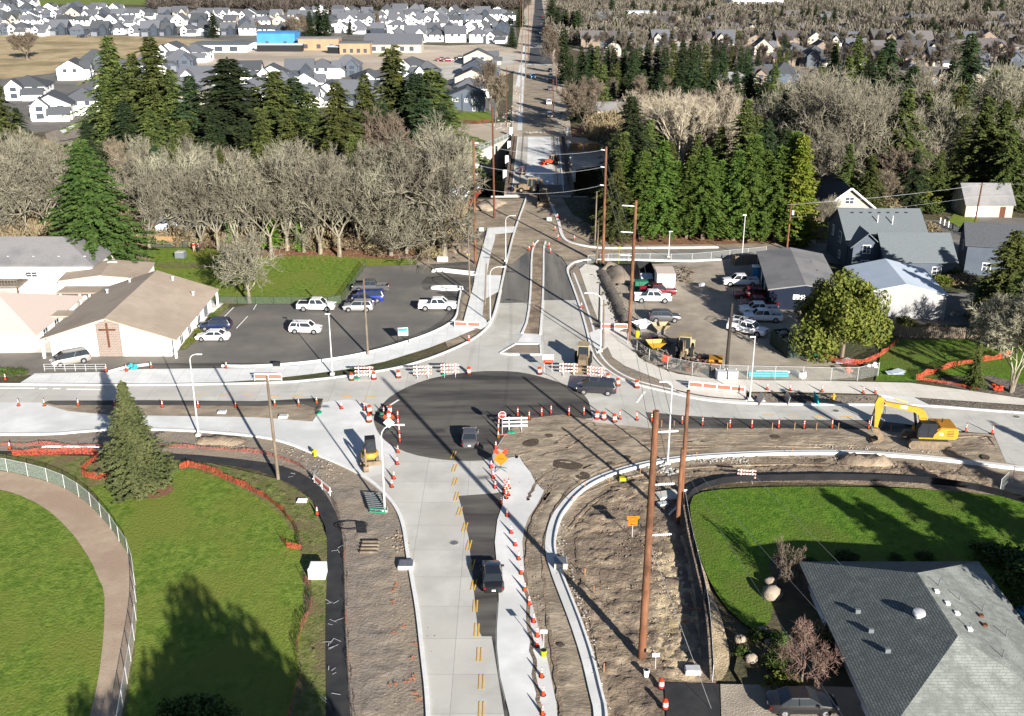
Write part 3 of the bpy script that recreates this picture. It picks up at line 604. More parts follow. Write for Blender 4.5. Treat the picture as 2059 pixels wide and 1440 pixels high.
lumps('concrete_rubble', [(1400, 930), (1470, 924), (1500, 935)], .45, 130, .16, 'rubble', 3, .25)
lumps('concrete_rubble', [(1330, 945), (1348, 950)], .5, 60, .3, 'rubble', 4, .25)
lumps('clods', [(1220, 1060), (1260, 1110), (1240, 1200), (1250, 1250)], 1.0, 220, .11, 'dirt', 5, .28)
lumps('clods', [(1225, 1010), (1300, 1050), (1290, 1120)], 1.2, 160, .13, 'dirt', 6, .28)
lumps('clods', [(1085, 1020), (1065, 1100), (1085, 1210), (1150, 1400)], .5, 160, .12, 'dirt', 7, .2)
lumps('clods', [(1090, 985), (1160, 930), (1110, 900)], .9, 160, .14, 'dirt_dark', 8, .23)
lumps('clods', [(720, 1080), (760, 1200), (820, 1300), (800, 1420)], 1.2, 140, .08, 'dirt_grey', 9, .2)
lumps('clods', [(800, 1075), (812, 1110)], .5, 60, .2, 'dirt', 10, .2)
lumps('clods', [(560, 900), (640, 935), (690, 960)], .8, 120, .16, 'dirt_grey', 11, .2)
lumps('clods', [(420, 892), (480, 896)], 1.0, 60, .18, 'dirt', 12, .2)
lumps('clods', [(1320, 1090), (1350, 1300)], 1.4, 500, .07, 'straw', 13, .34)
lumps('clods', [(1560, 895), (1760, 905), (1950, 915)], .35, 130, .11, 'rubble', 14, .22)
lumps('clods', [(1690, 930), (1760, 945), (1900, 960), (1980, 975)], 1.0, 260, .16, 'dirt', 15, .24)
lumps('clods', [(1540, 800), (1750, 808)], .8, 160, .14, 'dirt_dark', 16, .25)
lumps('gravel_bits', [(1870, 812), (2059, 828)], .5, 200, .10, 'dirt_grey', 17, .25)
lumps('clods', [(1212, 555), (1240, 615), (1260, 665)], .9, 260, .35, 'dirt_dark', 21, .35)
lumps('leaf_litter', [(520, 512), (830, 512)], 2.2, 500, .25, 'mulch', 18, .1, .3)
lumps('leaf_litter', [(1210, 478), (1630, 476)], 2.2, 500, .25, 'mulch', 19, .1, .3)
def mound(name, pts, wd, h, m, seed, label, cat, z0=.1):
    rr = random.Random(seed); w = chaikin(px2w(pts), 2, False); rings = []; k = len(w)
    for i in range(k):
        a, b = Vector(w[max(0, i - 1)]), Vector(w[min(k - 1, i + 1)]); t = (b - a).normalized(); nn = Vector((-t.y, t.x)); p = Vector(w[i])
        e = min(1, .25 + 3 * min(i, k - 1 - i) / k) * rr.uniform(.75, 1.2); ring = []
        for q in (-1, -.7, -.35, -.05, .3, .65, 1):
            u = p + nn * wd / 2 * q * rr.uniform(.9, 1.1); ring.append((u.x, u.y, z0 + (h * e * (1 - abs(q) ** 1.7) * rr.uniform(.75, 1.2) if abs(q) < 1 else -.2)))
        rings.append(ring)
    mb = MB(); mb.loft(rings, cap=False)
    o = mb.build(name, MT[m], smooth='full'); return tag(o, label, cat)
mound('soil_berm', [(1208, 545), (1222, 575), (1240, 615), (1256, 650), (1262, 672)], 2.6, .9, 'dirt_dark', 3, 'long dark soil berm beside the pale north east pavement', 'soil berm')
mound('soil_mound', [(1215, 542), (1240, 548), (1250, 575)], 4.5, 1.4, 'dirt_grey', 4, 'brown earth mound at the upper corner of the gravel yard', 'soil mound')
mound('soil_mound', [(1690, 925), (1730, 935), (1790, 932)], 3.0, .9, 'dirt', 5, 'low brown earth mound below the gutter near the excavator', 'soil mound')
mound('soil_mound', [(395, 890), (440, 888), (490, 893)], 2.8, .5, 'dirt', 6, 'low sandy heap beside the base of the leftmost lamp post', 'soil mound')
lumps('site_clutter', [(1005, 262), (1020, 245), (1030, 225)], 1.6, 90, .45, 'rubble', 31, .1)
lumps('site_clutter', [(1060, 268), (1100, 266), (1128, 268)], .5, 70, .35, 'rubble', 32, .15)
lumps('site_clutter', [(1135, 262), (1140, 240), (1130, 225)], 1.5, 60, .4, 'dirt_dark', 33, .1)
mound('soil_mound', [(960, 425), (985, 412), (1000, 405)], 6, 1.0, 'dirt_tracked', 41, 'smooth tan soil mound left of the bridge approach', 'soil mound')
mound('soil_mound', [(905, 508), (925, 502), (945, 506)], 3, .9, 'dirt', 42, 'small tan soil mound above the lot top corner', 'soil mound')
for k, (pts, dx) in enumerate((([(1060, 900), (1150, 882), (1300, 886), (1500, 884), (1720, 892)], .9), ([(1050, 925), (1120, 902), (1250, 896), (1500, 893), (1650, 896)], .8), ([(1078, 1010), (1100, 965), (1180, 932), (1290, 905), (1420, 898)], .9),
        ([(1108, 1440), (1092, 1330), (1075, 1180), (1076, 1080), (1110, 1005), (1170, 952), (1260, 925)], .8), ([(1250, 1460), (1228, 1320), (1190, 1170), (1175, 1080), (1220, 1010), (1300, 975)], .9), 
        ([(1130, 1060), (1170, 1010), (1240, 978), (1340, 955), (1500, 945), (1700, 945), (1900, 960)], .9), ([(1900, 895), (1960, 888), (1990, 890)], 1.1), ([(1130, 900), (1160, 880), (1190, 860)], .9))):
    mb = MB(); w = chaikin(px2w(pts), 3, False); rr = random.Random(k)
    for s_ in (-1, 1):
        for o_ in (0,): ribbon([(x + rr.uniform(-.12, .12), y) for x, y in w], .30, .268 if k < 99 else 0, smooth=0, world=True, off=s_ * dx + o_, z0=.1, mb=mb)
    tag(mb.build('wheel_ruts', MT['dirt']), kind='structure')
lumps('site_clutter', [(1036, 222), (1046, 170), (1054, 120)], .8, 110, .4, 'rubble', 34, .1)
lumps('site_clutter', [(1128, 222), (1120, 170), (1114, 130)], .8, 110, .4, 'wood_grey', 35, .1)
lumps('site_clutter', [(1150, 398), (1165, 410), (1190, 430)], 1.5, 90, .3, 'wood_grey', 36, .0)
# ================= BUILDINGS =================
def xf(mb, i0, M):
    for i in range(i0, len(mb.v)): mb.v[i] = tuple(M @ Vector(mb.v[i]))
def roof_mb(mb, w, d, e, r, typ, axis, oh, c=(0, 0), t=.18, z0=0):
    i0 = len(mb.v); W, D = (w, d) if axis == 'y' else (d, w)
    a, b = W / 2 + oh, D / 2 + oh; zl = e - oh * r / (W / 2); k = r / (W / 2)
    if typ == 'gable':
        mb.side([(-a, zl + .04), (0, e + r + .04), (a, zl + .04), (a, zl + .04 + t), (0, e + r + .04 + t), (-a, zl + .04 + t)], -b, b)
    else:
        h = min(a, b - .01); vs = [(-a, -b, zl), (a, -b, zl), (a, b, zl), (-a, b, zl), (-a, -b, zl + t), (a, -b, zl + t), (a, b, zl + t), (-a, b, zl + t), (0, -b + h, e + r + t), (0, b - h, e + r + t)]
        mb.add(vs, [(3, 2, 1, 0), (0, 1, 5, 4), (1, 2, 6, 5), (2, 3, 7, 6), (3, 0, 4, 7), (4, 5, 8), (5, 6, 9, 8), (6, 7, 9), (7, 4, 8, 9)])
    M = Matrix.Translation((c[0], c[1], z0))
    if axis == 'x': M = M @ Matrix.Rotation(R(90), 4, 'Z')
    xf(mb, i0, M); return mb
def wall_mb(mb, w, d, e, r, typ, axis, c=(0, 0), z0=0):
    i0 = len(mb.v); W, D = (w, d) if axis == 'y' else (d, w)
    pr = [(-W / 2, 0), (W / 2, 0), (W / 2, e), (0, e + r), (-W / 2, e)] if typ == 'gable' else [(-W / 2, 0), (W / 2, 0), (W / 2, e), (-W / 2, e)]
    mb.side(pr, -D / 2, D / 2)
    M = Matrix.Translation((c[0], c[1], z0))
    if axis == 'x': M = M @ Matrix.Rotation(R(90), 4, 'Z')
    xf(mb, i0, M); return mb
def opening(root, w, d, side, u, z, ww, hh, name='window', m='window', frame='trim', c=(0, 0), out=0.0, pane=True, bars=True):
    rz = {'S': 0, 'N': math.pi, 'E': math.pi / 2, 'W': -math.pi / 2}[side]
    dist = (d / 2 if side in 'SN' else w / 2) + out
    M = Matrix.Translation((c[0], c[1], 0)) @ Matrix.Rotation(rz, 4, 'Z')
    mb = MB(); mb.box((u, -dist - .03, z + hh / 2), (ww + .22, .08, hh + .22)); xf(mb, 0, M)
    f = mb.build(name, MT[frame if pane else m], root)
    if pane:
        mb = MB(); mb.box((u, -dist - .075, z + hh / 2), (ww, .02, hh)); xf(mb, 0, M); mb.build('pane', MT[m], f)
        if bars:
            mb = MB(); mb.box((u, -dist - .09, z + hh / 2), (.06, .02, hh)); mb.box((u, -dist - .088, z + hh / 2), (ww, .02, .06)); xf(mb, 0, M); mb.build('glazing_bar', MT[frame], f)
    return f
def house(name, label, cat, x, y, rz, blocks, wall, roofm, ops=(), z=0, oh=.45, group=None, gable=None):
    root = empty(name, (x, y, z), rz); tag(root, label, cat, group)
    wb = MB(); rb = MB()
    for (cx, cy, w, d, e, r, typ, axis) in blocks:
        wall_mb(wb, w, d, e, r, typ, axis, (cx, cy)); roof_mb(rb, w, d, e, r, typ, axis, oh, (cx, cy))
    wb.build('wall', MT[wall], root); rb.build('roof', MT[roofm], root)
    for o in ops:
        bi, side, u, zz, ww, hh = o[:6]; kw = o[6] if len(o) > 6 else {}
        cx, cy, w, d = blocks[bi][:4]
        opening(root, w, d, side, u, zz, ww, hh, c=(cx, cy), **kw)
    return root
FAR = dict(pane=False)
GD = dict(name='garage_door', m='door_paint', pane=False); GW = dict(name='garage_door', m='trim', pane=False); DR = dict(name='door', m='door_paint', pane=False)
def far_proto(v, wall, roofm):
    rr = random.Random(v); s = 1 if v % 2 else -1; w = rr.choice([11, 12.5, 10]); d = rr.choice([9.5, 11])
    bl = [(0, 0, w, d, 4.7, rr.choice([3.0, 3.8]), 'gable' if v % 3 else 'hip', 'x' if v % 4 else 'y'),
          (s * w * .24, -d / 2 - .4, w * .42, 3.2, 4.7, 2.4, 'gable', 'y'), (-s * w * .22, -d / 2 - 1.6, w * .5, 3.4, 2.5, 1.6, 'gable', 'y' if v % 2 else 'x')]
    ops = [(1, 'S', 0, 3.2, 1.7, 1.2, FAR), (1, 'S', 0, .9, 1.8, 1.4, FAR), (2, 'S', 0, .05, 3.6, 2.2, GD if v % 2 else GW),
           (0, 'E', -1.8, 3.2, 1.1, 1.1, FAR), (0, 'E', 1.8, 3.2, 1.1, 1.1, FAR), (0, 'E', 1.5, 1, 1.4, 1.2, FAR), (0, 'W', -1.8, 3.2, 1.1, 1.1, FAR), (0, 'W', 1.6, 3.2, 1.1, 1.1, FAR),
           (0, 'N', -2, 3.2, 1.5, 1.1, FAR), (0, 'N', 2, 3.2, 1.5, 1.1, FAR), (0, 'S', -s * w * .25, 3.4, 1.5, .9, FAR)]
    return house('house', 'x', 'house', 0, 0, 0, bl, wall, roofm, ops, oh=.5)
PW = [far_proto(i, m, r_) for i, (m, r_) in enumerate([('white_wall', 'roof_dark'), ('slate_wall', 'roof_dark'), ('white_wall', 'roof_dark'), ('grey_wall', 'roof_dark'), ('white_wall', 'roof_dark'), ('cream_wall', 'roof_dark'), ('white_wall', 'roof_dark'), ('white_wall', 'roof_dark')])]
PB = [far_proto(i + 10, m, 'roof_brown' if i % 2 else 'roof_dark') for i, m in enumerate(['cream_wall', 'tan_wall', 'grey_wall', 'tan_wall'])]
rh = random.Random(77)
def far_row(text, group, y, x0, x1, step, protos, jit=3, rz=0.0, skip=(), sc=1.0):
    out = []; x = x0; k = 0
    while x < x1:
        if not any(a < x < b for a, b in skip):
            g = G(x + rh.uniform(-jit, jit), y + rh.uniform(-1.5, 1.5)); p = protos[rh.randrange(len(protos))]
            o = copy_tree(p); o.location = (g.x, g.y, 0); o.rotation_euler = (0, 0, rz + rh.choice([0, 0, 0, math.pi / 2, -math.pi / 2, math.pi]) + rh.uniform(-.1, .1))
            q = sc * rh.uniform(.8, 1.05); o.scale = (q, q, q * rh.uniform(.92, 1.08)); out.append(o)
        x += step * rh.uniform(.72, .98); k += 1
    series(out, text, 'house', group); return out
far_row('new dark roofed house in the front row behind the dry field', 'houses behind the dry field', 70, 8, 640, 44, PW, skip=((425, 455), (600, 680)))
far_row('new dark roofed house in the second row behind the dry field', 'houses behind the dry field', 52, -5, 640, 38, PW, skip=((600, 680),))
far_row('new dark roofed house in the third row behind the dry field', 'houses behind the dry field', 38, 4, 520, 34, PW)
far_row('small far house in the fourth row behind the dry field', 'houses behind the dry field', 26, 0, 240, 30, PW)
far_row('small far house at the far left edge of the estate', 'houses behind the dry field', 15, -5, 70, 26, PW)
far_row('gabled new house just behind the school site', 'houses behind the school site', 84, 800, 1035, 50, PW, sc=1.05)
far_row('gabled new house in the second row behind the school', 'houses behind the school site', 66, 650, 1040, 42, PW)
far_row('gabled new house in the third row behind the school', 'houses behind the school site', 52, 540, 1040, 37, PW, skip=((625, 665),))
far_row('small far house in the fourth row behind the school', 'houses behind the school site', 40, 500, 1040, 34, PW, skip=((625, 665),))
far_row('tiny far house in the rear row behind the school', 'houses behind the school site', 30, 620, 1030, 36, PW)
far_row('dark roofed hillside house in the rear row on the right', 'houses on the right hillside', 74, 1340, 2080, 52, PB, jit=10)
far_row('dark roofed hillside house in the middle row on the right', 'houses on the right hillside', 92, 1190, 2080, 52, PB, jit=10)
far_row('dark roofed hillside house in the front row on the right', 'houses on the right hillside', 112, 1240, 2080, 68, PB, jit=12, skip=((1330, 1480),))
far_row('grey roofed house nearest us on the right hillside', 'houses on the right hillside', 132, 1580, 2080, 75, PB, jit=12)
far_row('tiny grey roofed house high on the right hillside', 'houses on the right hillside', 58, 1200, 2080, 60, PB + PW[:1], jit=14)
far_row('brown roofed house among bare trees right of the bridge', 'houses among the right hand trees', 165, 1500, 2080, 110, PB, jit=14)
far_row('pale far house between bare trees at the upper right', 'houses at the upper right', 46, 1215, 2060, 95, PB, jit=20)
# town houses between the dry field and the firs (each placed)
TH_ = [(62, 196, .15), (150, 158, .15), (195, 140, .15), (110, 236, .25), (172, 226, .25), (225, 205, .25), (230, 165, .15), (275, 178, .2), (290, 150, .15), (320, 205, .2), (365, 140, .1), (350, 118, 0), (395, 122, 0), (400, 175, .1), (385, 205, .1)]
out = []
for i, (x, y, a) in enumerate(TH_):
    g = G(x, y); o = copy_tree(PW[[0, 2, 3, 4, 0, 2, 5, 6][i % 8]]); o.location = (g.x, g.y, 0); o.rotation_euler = (0, 0, a + (math.pi / 2 if i in (1, 4, 8) else 0)); o.scale = (1.15, 1.15, 1.05); out.append(o)
series(out, 'two storey town house between the dry field and firs', 'house', 'town houses left of the firs')
TH2 = [(430, 190, 0), (455, 165, .1), (500, 160, .1), (550, 168, .1), (605, 160, .1), (650, 155, .1), (700, 150, 0), (520, 195, 0), (570, 188, 0), (620, 185, 0), (665, 208, 0), (720, 210, 0), (745, 178, .4), (775, 205, .3), (830, 150, 0), (860, 165, 0), (480, 215, 0), (600, 215, 0), (830, 205, 0)]
out = []
for i, (x, y, a) in enumerate(TH2):
    g = G(x, y); o = copy_tree(PW[[0, 6, 2, 4, 1, 0, 3][i % 7]]); o.location = (g.x, g.y, 0); o.rotation_euler = (0, 0, a + (math.pi / 2 if i % 4 == 1 else 0)); o.scale = (1.05, 1.05, 1); out.append(o)
series(out, 'white dark roofed house behind the central firs', 'house', 'houses behind the central firs')
for i, (x, y) in enumerate([(962, 128), (958, 150), (950, 172), (944, 193)]):
    g = G(x, y); o = copy_tree(PW[[5, 1, 5, 6][i]]); o.location = (g.x, g.y, 0); o.rotation_euler = (0, 0, math.pi / 2); o.scale = (1.1, 1.25, .8)
    tag(o, 'low grey roofed house left of the long road, ' + ordn(4 - i) + ' from the front', 'house', 'low houses beside the long road')
g = G(938, 224)
house('house', 'slate blue gabled house with white trim nearest the long road', 'house', g.x, g.y + 6, 0, [(0, 0, 12, 12, 5.2, 2.4, 'gable', 'y'), (5, -5, 3, 4, 5, 1, 'gable', 'y')], 'grey_wall', 'roof_dark',
      [(0, 'S', -3.8, 3.4, 1.8, 1.0), (0, 'S', 0, 3.2, 1.0, 1.0), (0, 'S', 2.6, 3.2, 1.2, 1.2), (0, 'S', 3, .2, 1.6, 2.4), (0, 'W', 0, 3.2, 1.4, 1.2), (0, 'E', 0, 3.2, 1.4, 1.2)])
for p in PW + PB: drop_tree(p)
# school under construction
def low(name, label, px, py, w, d, h, wall, roofm, rz=0, hip=None, ops=()):
    g = G(px, py); return house(name, label, 'building', g.x, g.y + d / 2, rz, [(0, 0, w, d, h, hip or .5, 'gable', 'x')], wall, roofm, ops, oh=.6)
W4 = lambda n, w, z, hh, sp: [(0, 'S', (i - (n - 1) / 2) * sp, z, w, hh, FAR) for i in range(n)]
low('school_building', 'unfinished school hall wrapped in bright blue sheeting', 556, 97, 21, 16, 8, 'blue_wrap', 'blue_wrap', ops=W4(2, 1.5, 2, 1.5, 10))
low('canopy_building', 'open white canopy roof in front of the blue wrapped hall', 562, 104, 24, 6, 3.5, 'dark', 'roof_white')
low('school_building', 'tan sheathed unfinished school wing right of the blue hall', 641, 101, 22, 12, 6, 'sheath', 'roof_grey', ops=W4(3, 2, 1, 2, 7))
low('school_building', 'grey and tan unfinished school wing in the site centre', 714, 109, 16, 14, 5.5, 'sheath', 'roof_slate', ops=W4(4, 1.5, .8, 1.8, 3.6))
low('canopy_building', 'white sloped porch canopy in front of the tan school wing', 676, 108, 8, 6, 3.4, 'dark', 'roof_white', rz=-.3)
low('school_building', 'dark hip roofed school wing at the site right end', 790, 106, 30, 18, 4.5, 'cream_wall', 'roof_dark', hip=4.5, ops=W4(5, 2, 1, 2, 5))
low('school_building', 'low membrane roofed school wing left of the blue hall', 440, 105, 30, 26, 3.6, 'white_wall', 'roof_slate', ops=W4(3, 4, .5, 2.4, 8))
low('shop_building', 'far red and white commercial building at the upper right', 1522, 18, 46, 20, 8, 'white_wall', 'roof_pink', ops=W4(8, 2.5, 2, 4, 5.5))
low('house', 'pale far villa right of the dark tree row', 1290, 40, 22, 10, 6, 'white_wall', 'roof_white')
# ---- church complex
def wl(x0, x1, y0, y1): return ((x0 + x1) / 2, (y0 + y1) / 2)
CH = house('church', 'white walled church with tan gable roof and brown cross', 'church', -55.4, 148.9, 0, [(0, 0, 16.6, 21.0, 3.1, 2.7, 'gable', 'y')], 'white_wall', 'roof_tan',
           [(0, 'E', -6, .4, 1.2, 2.2), (0, 'E', -2, .4, 1.2, 2.2), (0, 'E', 3, .4, 1.2, 2.2), (0, 'E', 7, .1, 1.6, 2.3, DR)], oh=1.1)
mb = MB(); mb.side([(-1.75, 0), (1.55, 0), (1.55, 5.0), (0, 5.55), (-1.75, 4.95)], -10.62, -10.5); mb.build('brick_panel', MT['brick'], CH)
mb = MB(); mb.box((-.15, -10.72, 3.3), (.26, .12, 3.5)); mb.box((-.15, -10.74, 4.1), (2.3, .12, .24)); mb.build('cross', MT['wood_red'], CH)
mb = MB(); mb.box((2.0, -10.56, 2.4), (.12, .12, 4.8)); mb.build('downpipe', MT['galv'], CH)
for sx in (-1, 1):
    for yy in (-11.2,) if sx < 0 else (-11.2, 11.2):
        mb = MB(); mb.box((sx * 9.1, yy, 1.4), (.3, .3, 2.8)); mb.build('porch_post', MT['trim'], CH)
for vx, vy in ((-3.5, 9), (3, 9.5), (-6, 6), (7, 6)):
    z = 3.1 + 2.7 * (1 - abs(vx) / 8.3); mb = MB(); mb.lathe([(.16, z - .1), (.16, z + .7), (.3, z + .72), (.3, z + .85)], (vx, vy, 0), 10); mb.build('roof_vent', MT['galv'], CH)
CL = house('church_hall', 'low church hall with pale pink hip roof at the left edge', 'church hall', -77.5, 148.5, 0, [(0, 0, 21, 16, 3.0, 3.0, 'hip', 'x')], 'white_wall', 'roof_pink',
           [(0, 'E', -4, .5, 1.4, 2), (0, 'E', 0, .5, 1.4, 2), (0, 'E', 4, .5, 1.4, 2)], oh=.9)
for i in range(4):
    mb = MB(); mb.box((-2.5 - i * 1.6, 4.5 - i * 1.1, 4.35 - i * .32), (.5, .3, .25)); mb.build('roof_vent', MT['dark'], CL)
BR = empty('covered_walkway', (-66, 155, 0)); tag(BR, 'tan roofed covered walkway linking the hall and church', 'covered walkway')
mb = MB(); mb.rect(-4.5, 3, 3.0, 6.5, 2.9, 3.15); mb.rect(-5, 2, -8.2, -5.6, 2.9, 3.15); mb.build('roof', MT['roof_tan'], BR)
for x, y in ((-4, 3.2), (-1, 3.2), (-4, -8), (-1.4, -8), (0.5, 3.2)):
    MB().box((x, y, 1.45), (.25, .25, 2.9)).build('post', MT['trim'], BR)
A = G(0, 535, 3.2); B_ = G(165, 535, 3.2)
UL = house('church_annex', 'white two storey annex with grey hip roof left of the cedar', 'church annex', -91, 176, 0, [(0, 0, 44, 14, 4.6, 2.6, 'hip', 'x')], 'white_wall', 'roof_grey',
           [(0, 'S', 5, 2.6, 1.1, 1.6), (0, 'S', 12, 2.4, 1.8, .8), (0, 'S', -3, 1.4, 2, 1.2), (0, 'E', 0, 2, 1.2, 1.2)], oh=.8)
for i in range(8):
    for s in (-1, 1): MB().box((-9 + i * 4.2, s * 5.2, 5.3), (.35, .3, .25)).build('roof_vent', MT['trim'], UL)
UP = house('porch_building', 'white side wing with small tan roof under the cedar', 'church wing', -66.5, 169, .1, [(0, 0, 13, 9, 3.1, .7, 'gable', 'y')], 'white_wall', 'roof_tan', [(0, 'S', 2, .8, 1.2, 1.2)], oh=.2)
DK = empty('balcony_deck', (-82.5, 165.5, 0)); tag(DK, 'weathered grey wooden balcony deck against the annex wall', 'balcony')
MB().rect(-4, 3.5, -2, 2, 2.3, 2.5).build('deck', MT['wood_grey'], DK)
for x in (-3.8, -.2, 3.3): MB().box((x, -1.8, 1.15), (.16, .16, 2.3)).build('post', MT['wood_red'], DK)
mb = MB(); mb.box((-.25, -1.9, 3.4), (7.5, .08, .08)); mb.box((-.25, -1.9, 2.9), (7.5, .05, .05)); mb.box((3.4, 0, 3.4), (.08, 4, .08))
for i in range(16): mb.box((-3.9 + i * .49, -1.9, 2.95), (.05, .05, .9))
mb.build('railing', MT['wood_grey'], DK)
# left woods houses
g = G(345, 486); HS = house('house', 'small light blue house with pale roof under the left trees', 'house', g.x + 2, g.y + 8, 0, [(0, 0, 11.5, 11, 3.2, 2.2, 'gable', 'x'), (8, 0, 6, 8, 2.6, 1.2, 'gable', 'x')], 'roof_white', 'roof_grey',
      [(0, 'S', -3, 1.2, 1.0, 1.5), (1, 'S', 0, .3, 2.4, 2, GW)], oh=.4)
g = G(440, 480); house('shed', 'low white shed with bays behind the lone bare tree', 'shed', g.x, g.y + 6, 0, [(0, 0, 9, 6, 2.8, .8, 'gable', 'x')], 'white_wall', 'roof_white', [(0, 'S', -2.4, .2, 2, 2.2, DR), (0, 'S', 1.4, .2, 2, 2.2, DR)], oh=.3)
g = G(780, 452); house('house', 'grey roofed house deep in the bare trees above the lawn', 'house', g.x, g.y + 6, .05, [(0, 0, 20, 9, 3, 2.2, 'gable', 'x')], 'white_wall', 'roof_grey', [(0, 'S', -4, 1, 1.6, 1.2), (0, 'S', 4, .2, 3, 2.2, DR)])
g = G(915, 410); house('shed', 'pale blue shed at the tan board fence beside the bridge', 'shed', g.x, g.y + 2, .5, [(0, 0, 4.5, 3.5, 2.4, .8, 'gable', 'x')], 'roof_white', 'roof_white', [(0, 'S', 0, .2, 1, 1.9, GW)], oh=.2)
# ---- right side
g = G(1200, 245); house('house', 'long pale bungalow behind the dark rounded tree right of bridge', 'house', g.x + 6, g.y + 9, 0, [(0, 0, 22, 10, 3, 2, 'gable', 'x')], 'cream_wall', 'roof_grey', W4(4, 2, .9, 1.3, 5))
g = G(1480, 185); house('house', 'grey many gabled house between the poplars and fir row', 'house', g.x, g.y + 8, .2, [(0, 0, 16, 12, 3.4, 3.2, 'hip', 'x'), (6, -5, 6, 5, 3.2, 2, 'gable', 'y')], 'cream_wall', 'roof_grey', W4(3, 1.6, 1, 1.3, 5))
# yard office (navy)
OF = house('office_building', 'navy site office with grey gable roof beside the yard', 'office building', 46.8, 169, -.13, [(0, 0, 10.6, 21.5, 3.3, .9, 'gable', 'y')], 'blue_wall', 'roof_grey',
      [(0, 'W', -6, .2, 1.1, 2.2, GW), (0, 'W', -2.5, .2, 1.1, 2.2, GW), (0, 'W', 3, 1.2, 1.6, 1.0), (0, 'S', -.8, 2.0, 1.6, .55, dict(name='number_sign', m='trim', pane=False)), (0, 'S', 2, 1.1, .8, 1.1), (0, 'S', 4, 1.1, .8, 1.1)], oh=.35)
for i, (x, y) in enumerate([(-2, 8), (-1.4, 3), (-1.2, -2), (2.6, 4), (3, -1)]): MB().box((x, y, 4.15 - abs(x) * .12), (.35, .35, .3)).build('roof_vent', MT['dark'], OF)
# big slate blue house
BH = house('house', 'large grey blue house with steep slate roof behind the metal garage', 'house', 65.6, 188, 0, [(0, 0, 13.6, 12, 5.6, 3.6, 'gable', 'x'), (3.8, -8, 11.4, 9, 3.4, 3.4, 'gable', 'x'), (-4.3, -6.4, 4.6, 4.6, 5.0, 2.0, 'gable', 'y')], 'grey_wall', 'roof_slate',
      [(0, 'W', -3, 3.9, .8, 1.7), (0, 'W', 1.5, 3.7, 1.3, 1.8), (0, 'W', 2, .9, 1, 1.2), (2, 'S', 0, 3.6, 1.2, 1.3), (2, 'S', 0, .8, 1.2, 1.4), (1, 'S', -3, .9, 1.4, 1.2), (1, 'S', 3, .9, 1.4, 1.2)], oh=.6)
for i in range(7): MB().box((-5 + i * 1.6, -.9, 8.85), (.5, .35, .22)).build('roof_vent', MT['dark'], BH)
for x, y in ((-1, -3), (1.5, -3.4)): MB().lathe([(.12, 7), (.12, 8.9)], (x, y, 0), 8).build('flue_pipe', MT['galv'], BH)
GR = house('garage', 'metal garage with pale blue white gable roof', 'garage', 60.2, 161.5, -.1, [(0, 0, 12.5, 14, 3.9, 1.5, 'gable', 'y')], 'metal_wall', 'roof_white', [(0, 'W', 3, .1, 3, 2.6, GW)], oh=.12)
# bungalow
g = G(1708, 452); BG = house('bungalow', 'cream craftsman bungalow with dark gable roof and white porch', 'house', g.x, g.y + 8, -.05, [(0, 0, 10.5, 15, 3.3, 4.0, 'gable', 'y'), (0, -8.6, 8, 2.6, 2.6, .9, 'hip', 'x')], 'cream_wall', 'roof_dark',
      [(0, 'S', 0, 4.3, 1.7, 1.2)], oh=.7)
for x in (-3.6, -1.2, 1.2, 3.6): MB().box((x, -10.3, 1.5), (.3, .3, 2.7)).build('porch_post', MT['trim'], BG)
mb = MB(); mb.box((-2.4, -10.3, .95), (2.4, .1, .75)); mb.box((2.4, -10.3, .95), (2.4, .1, .75)); mb.box((0, -9.5, .3), (8.2, 2.6, .5)); mb.build('porch_railing', MT['trim'], BG)
for s in (-1, 1):
    mb = MB(); mb.tube([(s * 6.0, -8.3, 2.8), (0, -8.3, 7.5)], .2, 4); mb.build('bargeboard', MT['trim'], BG)
MB().box((0, -9.95, 1.5), (1.1, .08, 2.1)).build('door', MT['wood_red'], BG)
for i in range(4): MB().box((0, -11 - i * .3, .35 - i * .09), (2, .3, .1)).build('step', MT['trim'], BG)
g = G(1980, 440); CP = house('house', 'cream house with plain grey brown roof at the right edge', 'house', g.x + 1.2, g.y + 5, -.02, [(0, 0, 9.8, 8, 2.9, 3.4, 'gable', 'x')], 'cream_wall', 'roof_grey',
      [(0, 'S', -1.6, .3, 3.4, 2.0, GW), (0, 'S', 2.8, .2, .9, 2.0, dict(name='door', m='wood_red', pane=False)), (0, 'W', 0, 3.4, .8, 1.0), (0, 'W', -2, 1, .8, 1.0)], oh=.35)
g = G(1970, 555); RH = house('house', 'grey house with dark roof half hidden by right edge evergreen', 'house', g.x + 4, g.y + 4, -.25, [(0, 0, 11, 9, 5.4, 2.6, 'gable', 'x')], 'grey_wall', 'roof_dark', [(0, 'W', 0, 3.4, .9, 1.5), (0, 'S', -2, 1, 1.2, 1.2)], oh=.5)
